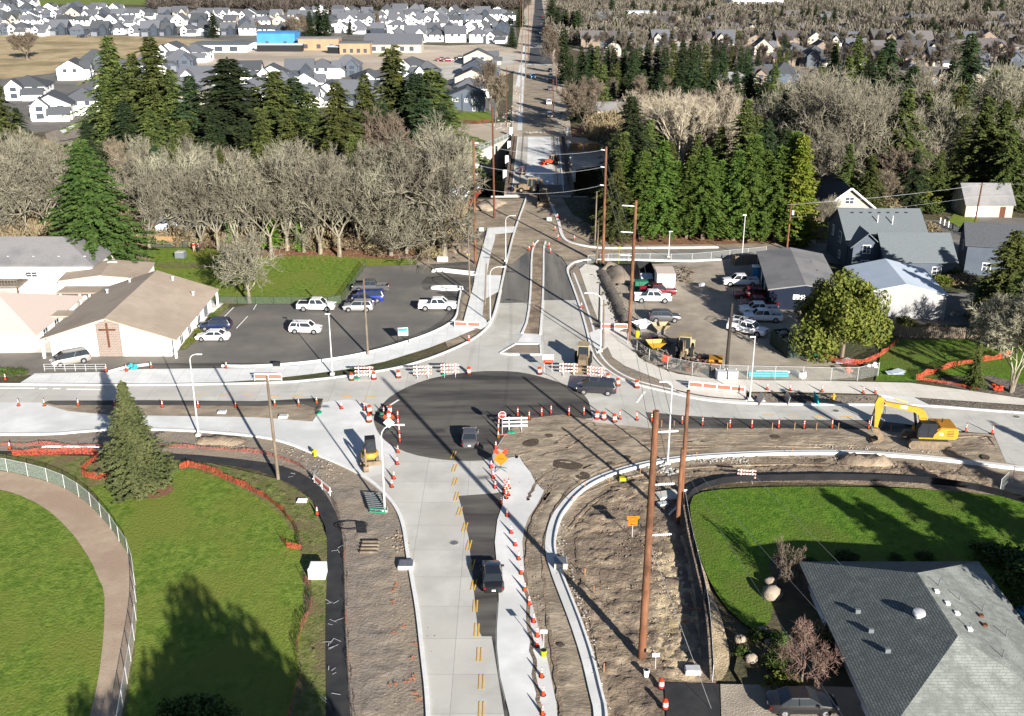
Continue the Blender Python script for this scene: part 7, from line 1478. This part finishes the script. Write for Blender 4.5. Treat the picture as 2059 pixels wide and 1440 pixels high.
fence('temporary wire fence panels along the yard front', [(1262, 695), (1290, 722), (1330, 744), (1405, 760), (1480, 764), (1600, 766), (1655, 768), (1715, 770), (1765, 758)], 1.8, 'chain_thin', 'galv', z=.2, step=3.4, name='wire_fence')
fence('grey wire fence on the upper side of the yard', [(1182, 531), (1250, 526), (1384, 529), (1450, 522), (1540, 513)], 1.4, 'chain_thin', 'galv', z=.2, step=3.5, name='wire_fence')
fence('wire fence at the lower right edge beyond the silt fence', [(2008, 1000), (2012, 965), (2060, 985), (2120, 1010)], 1.8, 'chain_thin', 'galv', z=.3, step=4, name='wire_fence')
fence('wire railing above the dark creek left of the bridge', [(930, 318), (985, 294), (1027, 275)], 1.2, 'chain', 'galv', z=.1, step=3, name='railing')
fence('wire fence behind the blue house garden', [(300, 498), (345, 498), (400, 500)], 1.2, 'chain_dark', 'dark', z=.1, step=3)
def board_fence(label, pts, h, m, z=.1, gap=.0, bw=.16):
    w_ = line_w(pts, 0); o = empty('board_fence', w_[0]); o.location.z = z; tag(o, label, 'fence')
    for a, b in zip(w_, w_[1:]):
        d = b - a; L = d.length; n = max(1, int(L / (bw + gap))); rz = math.atan2(d.y, d.x); mb = MB(); rr = random.Random(int(L * 10))
        for i in range(n):
            p = a.lerp(b, (i + .5) / n) - w_[0]; hh = h * rr.uniform(.95, 1.03); mb.box((p.x, p.y, hh / 2), (bw * .92, .03, hh), rz=rz + rr.uniform(-.15, .15))
        mid = a.lerp(b, .5) - w_[0]; mb.box((mid.x, mid.y + .05, h * .8), (L, .05, .09), rz=rz); mb.box((mid.x, mid.y + .05, h * .25), (L, .05, .09), rz=rz); mb.build('boards', MT[m], o)
        for i in range(int(L / 2.6) + 1): p = a.lerp(b, min(1, i * 2.6 / L)) - w_[0]; MB().box((p.x, p.y + .08, h * .52), (.12, .12, h * 1.04)).build('post', MT[m], o)
    return o
board_fence('weathered wooden board fence behind the right lawn', [(1770, 676), (1830, 680), (1900, 681), (1962, 684), (2010, 690)], 1.7, 'fence_old', gap=.05, bw=.2)
board_fence('new tan board fence left of the bridge approach', [(780, 442), (860, 444), (915, 447), (940, 425), (945, 402)], 1.8, 'fence_new')
board_fence('orange tan board fence below the blue house', [(308, 484), (315, 492), (378, 492)], 1.5, 'fence_new')
board_fence('brown board fence panel in the yard upper corner', [(1470, 530), (1478, 536), (1522, 532)], 1.8, 'fence_old')
board_fence('brown fence around the corner lawn by the slate blue house', [(908, 246), (960, 250), (985, 246)], 1.0, 'wood_red')
RF = empty('rail_fence'); w_ = line_w([(1890, 450), (1915, 462), (1955, 482)], 0); RF.location = w_[0]; tag(RF, 'white rail fence along the right driveway', 'fence')
for a, b in zip(w_, w_[1:]):
    for z in (.5, 1.0): MB().tube([a - w_[0] + Vector((0, 0, z)), b - w_[0] + Vector((0, 0, z))], .06, 4).build('rail', MT['trim'], RF)
    n = int((b - a).length / 2.2) + 1
    for i in range(n + 1): p = a.lerp(b, i / n) - w_[0]; MB().box((p.x, p.y, .62), (.18, .18, 1.3)).build('post', MT['trim'], RF)
GRL = empty('railing'); a, b = G(91, 752), G(214, 753); GRL.location = a; GRL.location.z = .4; tag(GRL, 'grey steel pipe railing in front of the silver minivan', 'railing'); L = (b - a).length
for z in (.35, .65, 1.0): MB().tube([(0, 0, z), (L, 0, z)], .03, 5).build('rail', MT['galv'], GRL)
for i in range(7): MB().tube([(L * i / 6, 0, 0), (L * i / 6, 0, 1)], .035, 5).build('post', MT['galv'], GRL)
# ---------------- yard things ----------------
CO = empty('storage_container'); tag(CO, 'white storage box with pinkish roof in the yard fence', 'storage container')
MB().rect(-1.5, 1.5, -1.2, 3.2, .15, 2.5).build('body', MT['white_wall'], CO); MB().rect(-1.55, 1.55, -1.25, 3.25, 2.5, 2.56).build('roof', MT['roof_pink'], CO); MB().box((0, -1.22, .1), (3, .1, .2)).build('base', MT['fence_new'], CO); MB().box((0, -1.22, 1.4), (1.1, .04, 2)).build('door', MT['trim'], CO); put(CO, 1337, 578, z=.15, rz=-.03)
GB = empty('utility_cabinet'); tag(GB, 'green utility cabinet behind the red yard pickup', 'utility cabinet'); MB().box((0, 0, .8), (2.2, 1.3, 1.4), tx=.97, ty=.97).build('body', MT['green_box'], GB); MB().box((-.5, -.67, .85), (.9, .03, 1.0)).build('door', MT['green_box'], GB); MB().box((.5, -.67, .85), (.9, .03, 1.0)).build('door', MT['green_box'], GB); put(GB, 1289, 584, z=.2)
DK2 = empty('storage_container'); tag(DK2, 'dark open container with light blue sheet in the yard', 'storage container'); mb = MB(); mb.rect(-1.3, -1.2, -1.5, 4, 0, 1.9); mb.rect(1.2, 1.3, -1.5, 4, 0, 1.9); mb.rect(-1.3, 1.3, 3.9, 4, 0, 1.9); mb.build('body', MT['dark'], DK2); MB().box((0, -1.2, .8), (2, 1.4, .08), rx=.4).build('sheet', MT['roof_white'], DK2); put(DK2, 1298, 562, z=.15)
PT2 = empty('portable_toilet'); tag(PT2, 'blue portable toilet beside the navy office', 'portable toilet'); MB().box((0, 0, 1.1), (1.15, 1.15, 2.1)).build('body', MT['porta'], PT2); MB().box((0, 0, 2.25), (1.2, 1.2, .22), tx=.85, ty=.85).build('roof', MT['trim'], PT2); MB().box((0, -.59, 1.05), (.8, .03, 1.8)).build('door', MT['car_sky'], PT2); put(PT2, 1518, 562, z=.15)
DM = empty('dumpster'); tag(DM, 'dark green roll off dumpster full of scrap', 'dumpster'); mb = MB()
for s in (-1, 1): mb.rect(s * 1.15 - .05, s * 1.15 + .05, -3, 3, .2, 2.3)
mb.rect(-1.2, 1.2, -3.05, -2.95, .2, 2.3); mb.rect(-1.2, 1.2, 2.95, 3.05, .2, 2.3); mb.rect(-1.2, 1.2, -3, 3, .2, .3)
for s in (-1, 1):
    for i in range(10): mb.box((s * 1.24, -2.8 + i * .62, 1.2), (.08, .12, 2.1))
mb.build('body', MT['dumpster'], DM); MB().box((0, -3.08, 1.2), (2.2, .06, 1.9)).build('tailgate', MT['dumpster'], DM); MB().box((.1, -3.13, 1.6), (.5, .02, .3)).build('notice', MT['trim'], DM); put(DM, 1582, 708, z=.1, rz=.22)
SC = MB(); rs = random.Random(8)
for i in range(60): SC.box((rs.uniform(-.9, .9), rs.uniform(-2.6, 2.6), rs.uniform(1.3, 2.2)), (rs.uniform(.2, 1.1), rs.uniform(.1, .4), rs.uniform(.05, .25)), rz=rs.uniform(0, 3), ry=rs.uniform(-.5, .5))
o = SC.build('scrap', MT['cream_wall']); put(o, 1582, 702, z=.1, rz=.22); tag(o, 'heap of wood and board scrap in the dumpster', 'scrap heap')
def pipes(label, px, py, n, L, r_, m, rz=0, rows=2, name='pipe_stack', cat='pipe stack'):
    o = empty(name); tag(o, label, cat)
    for j in range(rows):
        for i in range(n - j): MB().tube([(-L / 2, (i + j * .5) * r_ * 2, r_ + j * r_ * 1.7), (L / 2, (i + j * .5) * r_ * 2, r_ + j * r_ * 1.7)], r_, 10).build('pipe', MT[m], o, smooth=True)
    put(o, px, py, z=.2, rz=rz); return o
pipes('stack of turquoise pipes behind the yard front fence', 1545, 761, 3, 5.2, .16, 'turquoise', -.02); pipes('white pipes lying on the turquoise pipe stack', 1562, 753, 2, 5.5, .12, 'trim', -.02, 1)
TC = empty('tank_crate'); tag(TC, 'white plastic tank crates at the black pole foot', 'tank crate')
for x in (-.75, .75):
    MB().box((x, 0, .75), (1.1, 1.0, 1.0)).build('tank', MT['galv'], TC); mb = MB()
    for z in (.3, .6, .9, 1.2): mb.box((x, 0, z), (1.2, 1.1, .06))
    for a in (-.58, .58):
        for b in (-.53, .53): mb.box((x + a, b, .7), (.06, .06, 1.3))
    mb.build('cage', MT['trim'], TC)
put(TC, 1460, 766, z=.2)
BKT = empty('steel_bucket'); tag(BKT, 'large rusty yellow digging bucket on the yard edge', 'bucket'); mb = MB(); mb.side([(-.9, 1.2), (.9, 1.2), (1.0, .8), (.6, .1), (-.5, 0), (-.9, .4), (-.6, .5), (.3, .4), (.5, .9)], -.9, .9); mb.build('shell', MT['cat_orange'], BKT)
for i in range(5): MB().box((-.95, -.7 + i * .35, .3), (.4, .12, .1)).build('tooth', MT['wood_red'], BKT)
put(BKT, 1438, 738, z=.2, rz=1.4)
JK = MB()
for i in range(130):
    x, y = (rs.uniform(1285, 1345), rs.uniform(690, 735)) if i < 70 else (rs.uniform(1345, 1440), rs.uniform(722, 752)); g = G(x, y); JK.box((g.x, g.y, .2 + rs.random() * .4), (rs.uniform(.3, 2.2), rs.uniform(.08, .4), rs.uniform(.06, .4)), rz=rs.uniform(0, 3), ry=rs.uniform(-.4, .4))
tag(JK.build('scrap', MT['dirt_dark']), kind='stuff')
JK = MB()
for i in range(60):
    x, y = rs.uniform(1375, 1440), rs.uniform(728, 752); g = G(x, y); JK.box((g.x, g.y, .25 + rs.random() * .4), (rs.uniform(.2, .9), rs.uniform(.08, .3), rs.uniform(.1, .5)), rz=rs.uniform(0, 3), ry=rs.uniform(-.4, .4))
tag(JK.build('rusty_scrap', MT['wood_red']), kind='stuff')
JK = MB()
for i in range(90):
    x, y = rs.uniform(1358, 1395), rs.uniform(540, 572); g = G(x, y); JK.box((g.x, g.y, .2 + rs.random() * .3), (rs.uniform(.2, 1.2), rs.uniform(.06, .2), rs.uniform(.04, .12)), rz=rs.uniform(0, 3), ry=rs.uniform(-.4, .4))
tag(JK.build('timber_scrap', MT['wood_grey']), kind='stuff')
def hopper(label, x, y, m, m2, rz):
    o = empty('spreader_hopper'); tag(o, label, 'hopper'); mb = MB(); mb.add([(-.5, -.4, .5), (.5, -.4, .5), (.5, .4, .5), (-.5, .4, .5), (-1.3, -.9, 1.4), (1.3, -.9, 1.4), (1.3, .9, 1.4), (-1.3, .9, 1.4)], [(3, 2, 1, 0), (0, 1, 5, 4), (1, 2, 6, 5), (2, 3, 7, 6), (3, 0, 4, 7)]); mb.build('bin', MT[m], o)
    mb = MB(); mb.box((0, 0, .25), (1.2, .9, .5)); mb.build('frame', MT[m2], o); put(o, x, y, z=.2, rz=rz)
hopper('cream and yellow hopper in the yard corner', 1318, 708, 'cat_yellow', 'dark', .1); hopper('white hopper behind the red mower in the yard', 1328, 672, 'machine_cream', 'steel', .1); hopper('white hopper at the foot of the tall yard pole', 1290, 668, 'trim', 'steel', .5)
MW = empty('plate_compactor'); tag(MW, 'small red machine between the yard hoppers', 'machine'); MB().box((0, 0, .5), (1.3, .8, .5)).build('body', MT['car_red'], MW); MB().tube([(.5, 0, .6), (1.2, 0, 1.2)], .05, 5).build('handle', MT['dark'], MW)
for s in (-.5, .5): MB().lathe([(.3, -.1), (.3, .1)], (s, 0, .3), 12).build('wheel', MT['tyre'], MW)
put(MW, 1312, 688, z=.2, rz=.3)
YB = empty('barrel'); tag(YB, 'bright yellow barrel at the yard pole foot', 'barrel'); MB().lathe([(.3, 0), (.33, .1), (.33, .8), (.3, .9)], n=14).build('body', MT['yellow_plastic'], YB, smooth=True); MB().lathe([(.28, .9), (.28, .94)], n=14).build('lid', MT['yellow_plastic'], YB); put(YB, 1281, 680, z=.2)
WB = empty('round_tank'); tag(WB, 'short white round tub behind the yard front fence', 'tub'); MB().lathe([(.5, 0), (.55, .1), (.55, .7), (.5, .8), (.35, .8)], n=16).build('body', MT['trim'], WB, smooth=True); MB().lathe([(.3, .8), (.3, .86)], n=12).build('lid', MT['dark'], WB); put(WB, 1612, 762, z=.2)
for x, y, m, lab in ((1637, 720, 'green_bag', 'heap of bright green bags right of the dumpster'), (1708, 755, 'pink', 'heap of red and white sacks at the yard fence end'), (1752, 745, 'trim', 'tall pile of white sacks beside the netting'), (268, 748, 'turquoise', 'crumpled turquoise bag on the west pavement'), (2005, 790, 'orange', 'crumpled orange netting bundle by the mossy tree')):
    mb = MB(); rr = random.Random(x)
    for i in range(7): mb.lathe([(.15, 0), (.3, .12), (.22, .32)], (rr.uniform(-.5, .5), rr.uniform(-.4, .4), rr.uniform(0, .5)), 7)
    o = mb.build('sack_heap', MT[m], smooth=True); put(o, x, y, z=.3); tag(o, lab, 'bags')
for x, y, lab in ((1695, 733, 'grey sheet leaning beside the yard fence'), (1798, 755, 'pale blue grey panels lying on the right lawn')):
    o = empty('sheet_pile'); tag(o, lab, 'sheets')
    for i in range(3): MB().box((i * .3, i * .2, .1 + i * .05), (2.2 - i * .3, 1.2, .04), rz=i * .3).build('sheet', MT['roof_white'], o)
    put(o, x, y, z=.3)
# ---------------- small site things ----------------
def box_thing(name, label, cat, px, py, d, m, z=.2, rz=0, lid=None, lm='galv'):
    o = empty(name); tag(o, label, cat); MB().box((0, 0, d[2] / 2), d).build('body', MT[m], o); MB().box((0, 0, d[2] + .03), (d[0] * .9, d[1] * .9, .06)).build('lid', MT[lm], o); put(o, px, py, z=z, rz=rz); return o
box_thing('concrete_vault', 'white concrete vault block beside the footpath', 'concrete vault', 640, 1162, (1.5, 1.3, 1.1), 'white_wall', lm='white_wall')
box_thing('drain_inlet', 'concrete drain inlet with round lid at the south kerb', 'drain inlet', 817, 1143, (1.4, 1.2, .35), 'concrete_new', lm='steel')
box_thing('drain_inlet', 'concrete drain inlet block inside the curved gutter', 'drain inlet', 1127, 1142, (1.2, 1.4, .5), 'concrete_old', lm='steel', z=.3)
box_thing('concrete_vault', 'large pale concrete slab lid below the tall pole', 'concrete vault', 1342, 1003, (2.2, 1.5, .25), 'concrete_new', z=.3, rz=.25, lm='concrete_old')
box_thing('concrete_vault', 'small grey slab beside the large slab lid', 'concrete vault', 1332, 1020, (1.1, .7, .15), 'galv', z=.3, rz=.3)
box_thing('concrete_vault', 'grey vault lid at the end of the dark trench', 'concrete vault', 1392, 1358, (1.2, .8, .35), 'galv', z=.3)
box_thing('utility_cabinet', 'green transformer cabinet on the upper lawn', 'utility cabinet', 364, 520, (1.7, 1.3, 1.1), 'roof_slate', lm='galv', z=.2, rz=-.1)
box_thing('concrete_block', 'white concrete block at the parking lot top corner', 'concrete block', 890, 527, (1.9, .8, .7), 'white_wall', lm='white_wall')
box_thing('concrete_vault', 'white square vault lid in the rough verge', 'concrete vault', 608, 1013, (1.0, .7, .12), 'trim', z=.3, lm='trim')
box_thing('drain_inlet', 'square drain frame in the west median', 'drain inlet', 447, 833, (1.0, .7, .2), 'concrete_new', lm='galv'); box_thing('drain_inlet', 'square drain frame near the west median tip', 'drain inlet', 570, 842, (1.1, .8, .2), 'concrete_new', lm='galv')
box_thing('utility_box', 'small black cabinet on the lot pavement edge', 'utility cabinet', 557, 740, (.9, .5, .5), 'dark', z=.35, lm='dark'); box_thing('utility_box', 'small white box at the silt fence corner', 'utility box', 1374, 998, (.6, .5, .6), 'trim', z=.3, lm='dark')
box_thing('lumber', 'long pale board lying beside the west footpath', 'board', 143, 904, (6.5, .25, .1), 'trim', z=.3, lm='trim')
box_thing('lumber', 'white beam leaning by the lawn corner pole', 'board', 1353, 1035, (1.8, .14, .14), 'trim', z=.35, rz=1.0, lm='trim')
RB = empty('rebar_stack'); tag(RB, 'stack of green rebar cages beside the curved lamp base', 'rebar stack')
for i in range(9):
    mb = MB(); y = -i * .42; mb.tube([(-.8 + i * .12, y, .12), (.9 + i * .12, y - .2, .12)], .07, 5); mb.tube([(-.8 + i * .12, y, .45), (.9 + i * .12, y - .2, .45)], .06, 5)
    for k in range(4): mb.tube([(-.7 + i * .12 + k * .5, y - k * .05, .12), (-.7 + i * .12 + k * .5, y - k * .05, .45)], .03, 4)
    mb.build('cage', MT['green_bag' if i == 8 else 'roof_slate'], RB)
for s in (-.75, .95): MB().tube([(s, 0, .4), (s + 1.0, -3.5, .4)], .05, 4).build('bar', MT['dark'], RB)
put(RB, 748, 1003, z=.25)
LD = empty('timber_rack'); tag(LD, 'four short brown timbers laid like rungs in the dirt', 'timbers')
for i in range(4):
    MB().box((0, -i * .62, .12), (1.7, .2, .2)).build('timber', MT['wood_grey'], LD)
put(LD, 747, 1096, z=.25)
LD = empty('hose_coil'); tag(LD, 'loose coil of dark hose and slats above the timbers', 'hose')
MB().tube([(math.cos(a * .5) * (1.0 + .03 * a), math.sin(a * .5) * .8, .1) for a in range(28)], .035, 5).build('hose', MT['dark'], LD)
for i in range(7): MB().box((1.0 + .06 * i, .4 - i * .3, .1), (.9, .1, .08)).build('slat', MT['dark'], LD)
put(LD, 705, 1062, z=.25)
HY = empty('fire_hydrant'); tag(HY, 'small yellow hydrant left of the small excavator', 'fire hydrant'); MB().lathe([(.18, 0), (.14, .1), (.14, .55), (.18, .6), (.06, .75)], n=10).build('body', MT['yellow_plastic'], HY, smooth=True); MB().box((0, 0, .45), (.5, .12, .12)).build('nozzle', MT['yellow_plastic'], HY); put(HY, 634, 921, z=.25, sc=1.2)
HY = empty('fire_hydrant'); tag(HY, 'yellow hydrant in the planter left of the excavator boom', 'fire hydrant'); MB().lathe([(.18, 0), (.14, .1), (.14, .55), (.18, .6), (.06, .75)], n=10).build('body', MT['cat_yellow'], HY, smooth=True); MB().box((0, 0, .45), (.5, .12, .12)).build('nozzle', MT['cat_yellow'], HY); put(HY, 1675, 808, z=.25, sc=1.2)
PC2 = empty('compactor'); tag(PC2, 'small yellow compactor at the curved gutter', 'compactor'); MB().box((0, 0, .3), (.9, .55, .35)).build('body', MT['yellow_plastic'], PC2); MB().box((0, 0, .08), (1.0, .6, .12)).build('plate', MT['steel'], PC2); MB().tube([(0, .2, .4), (0, .9, 1.0)], .03, 5).build('handle', MT['dark'], PC2); put(PC2, 1253, 972, z=.3, sc=.9)
TR = empty('trench_panel'); tag(TR, 'dark trench with turquoise shoring plates in the east planter', 'trench shoring')
for i, (x, m) in enumerate(((1528, 'steel'), (1582, 'steel'), (1640, 'turquoise'))):
    g = G(x, 812); MB().box((g.x, g.y, .75), (.12, 1.9, 1.1), ry=.5 - .3 * i).build('plate', MT[m], TR)
for a, b in ((1518, 1528), (1560, 1636)): p, q = G(a, 800), G(b, 812); MB().rect(p.x, q.x, q.y, p.y, .25, .29).build('pit', MT['dark'], TR)
YBk = empty('bucket'); tag(YBk, 'yellow green bucket under the small white lane sign', 'bucket'); MB().lathe([(.2, 0), (.27, .5), (.27, .55)], n=12).build('body', MT['vest'], YBk, smooth=True); MB().lathe([(.24, .55), (.24, .56)], n=12).build('lid', MT['dark'], YBk); put(YBk, 1093, 1325, z=.3)
WB2 = empty('bucket'); tag(WB2, 'white bucket below the nearest pole', 'bucket'); MB().lathe([(.2, 0), (.24, .55), (.24, .6)], n=12).build('body', MT['trim'], WB2, smooth=True); MB().lathe([(.2, .6), (.2, .61)], n=12).build('contents', MT['dark'], WB2); put(WB2, 1299, 1366, z=.3)
BH2 = empty('basketball_hoop'); tag(BH2, 'basketball hoop with white backboard near the church roof', 'basketball hoop'); MB().tube([(0, 0, 0), (0, 0, 2.6), (0, -.4, 3.2)], .08, 6).build('post', MT['dark'], BH2); MB().box((0, -.5, 3.4), (1.5, .05, 1.0)).build('backboard', MT['trim'], BH2); MB().lathe([(.5, 0), (.4, .25)], n=8).build('base', MT['dark'], BH2); put(BH2, 233, 572, z=.2, rz=.2)
BT = empty('small_boat'); tag(BT, 'upturned bright blue boat right of the nearest house', 'boat'); mb = MB(); mb.loft([[(x, -w_, .5), (x, -w_ * .8, .1), (x, 0, 0), (x, w_ * .8, .1), (x, w_, .5), (x, w_ * .7, .42), (x, 0, .2), (x, -w_ * .7, .42)] for x, w_ in ((-1.6, .5), (-.8, .68), (.4, .7), (1.3, .45), (1.8, .08))]); mb.build('hull', MT['car_sky'], BT); MB().box((0, 0, .42), (.3, 1.1, .06)).build('bench', MT['trim'], BT); put(BT, 0, 0, z=.3); BT.location = (43.6, 75.6, .6); BT.rotation_euler = (0, 0, R(115))
RK = [(1551, 1205, 1.0), (1549, 1180, .7), (1487, 1293, .55), (1510, 1333, .6), (1532, 1275, .5), (1546, 1300, .5)]
rk = []
for i, (x, y, s) in enumerate(RK):
    rr = random.Random(i); mb = MB(); mb.loft([[(math.cos(q * .785) * s * f * rr.uniform(.75, 1.1), math.sin(q * .785) * s * f * .8 * rr.uniform(.75, 1.1), z * s) for q in range(8)] for f, z in ((.8, -.1), (1, .35), (.85, .9), (.4, 1.2))]); o = mb.build('boulder', MT['stone'], smooth='full'); put(o, x, y, z=.1); rk.append(o)
series(rk, 'tan garden boulder left of the nearest house', 'boulder', 'garden boulders')
for x, y, m, lab in ((1104, 445, 'trim', 'small white utility box by the bridge approach kerb'), (1410, 578, 'trim', 'pile of white bags and tools near the storage box'), (968, 466, 'trim', 'white crate on the dirt beside the north west pavement')):
    box_thing('crate', lab, 'crate', x, y, (.9, .7, .6), m, lm='galv')
# people
def person(label, px, py, top, legs, hat=None, rz=0, z=.2):
    o = empty('person'); tag(o, label, 'person')
    vs = [(0, 0, .95), (0, 0, 1.2), (0, 0, 1.42), (0, 0, 1.54), (0, -.01, 1.66), (0, 0, 1.76), (.1, 0, .9), (.12, .02, .5), (.12, 0, .08), (.12, -.16, .04), (-.1, 0, .9), (-.13, .02, .5), (-.14, 0, .08), (-.14, -.16, .04),
          (.19, 0, 1.4), (.26, .02, 1.12), (.24, -.12, .9), (.23, -.18, .82), (-.19, 0, 1.4), (-.27, .02, 1.12), (-.24, -.12, .9), (-.23, -.18, .82)]
    es = [(0, 1), (1, 2), (2, 3), (3, 4), (4, 5), (0, 6), (6, 7), (7, 8), (8, 9), (0, 10), (10, 11), (11, 12), (12, 13), (2, 14), (14, 15), (15, 16), (16, 17), (2, 18), (18, 19), (19, 20), (20, 21)]
    rd = [.15, .15, .17, .06, .1, .07, .1, .07, .05, .05, .1, .07, .05, .05, .075, .05, .04, .035, .075, .05, .04, .035]
    def skin(name, keep, grow, m, par):
        idx = {k: i for i, k in enumerate(keep)}; me = bpy.data.meshes.new(name); me.from_pydata([vs[k] for k in keep], [(idx[a], idx[b]) for a, b in es if a in idx and b in idx], [])
        ob = bpy.data.objects.new(name, me); C.collection.objects.link(ob); md = ob.modifiers.new('skin', 'SKIN'); md.use_smooth_shade = True
        for i, k in enumerate(keep): me.skin_vertices[0].data[i].radius = (rd[k] + grow,) * 2
        me.skin_vertices[0].data[0].use_root = True; s = ob.modifiers.new('sub', 'SUBSURF'); s.levels = s.render_levels = 1; me.materials.append(MT[m]); setp(ob, par); return ob
    skin('body', list(range(22)), 0, 'skin', o); skin('jacket', [0, 1, 2, 14, 15, 16, 18, 19, 20], .025, top, o); skin('trousers', [0, 6, 7, 8, 10, 11, 12], .022, legs, o)
    MB().lathe([(.11, 1.68), (.12, 1.74), (.08, 1.83), (.02, 1.86)], (0, .01, 0), 10).build('hair' if not hat else 'hard_hat', MT[hat or 'dark'], o, smooth=True)
    put(o, px, py, z=z, rz=rz); return o
person('person in a red jacket and tan trousers standing on the lawn edge', 391, 508, 'cloth_red', 'cloth_tan', rz=.3); person('person in dark clothes standing beside the red jacket', 400, 509, 'cloth_dark', 'cloth_dark', rz=-.4)
person('worker in tan clothes beside the navy office pickups', 1535, 572, 'cloth_tan', 'cloth_dark', 'trim', .5)
for p in protos: drop_tree(p)
for o in list(bpy.data.objects):
    for k in ('h', 'h_', 'l_'):
        if k in o: del o[k]
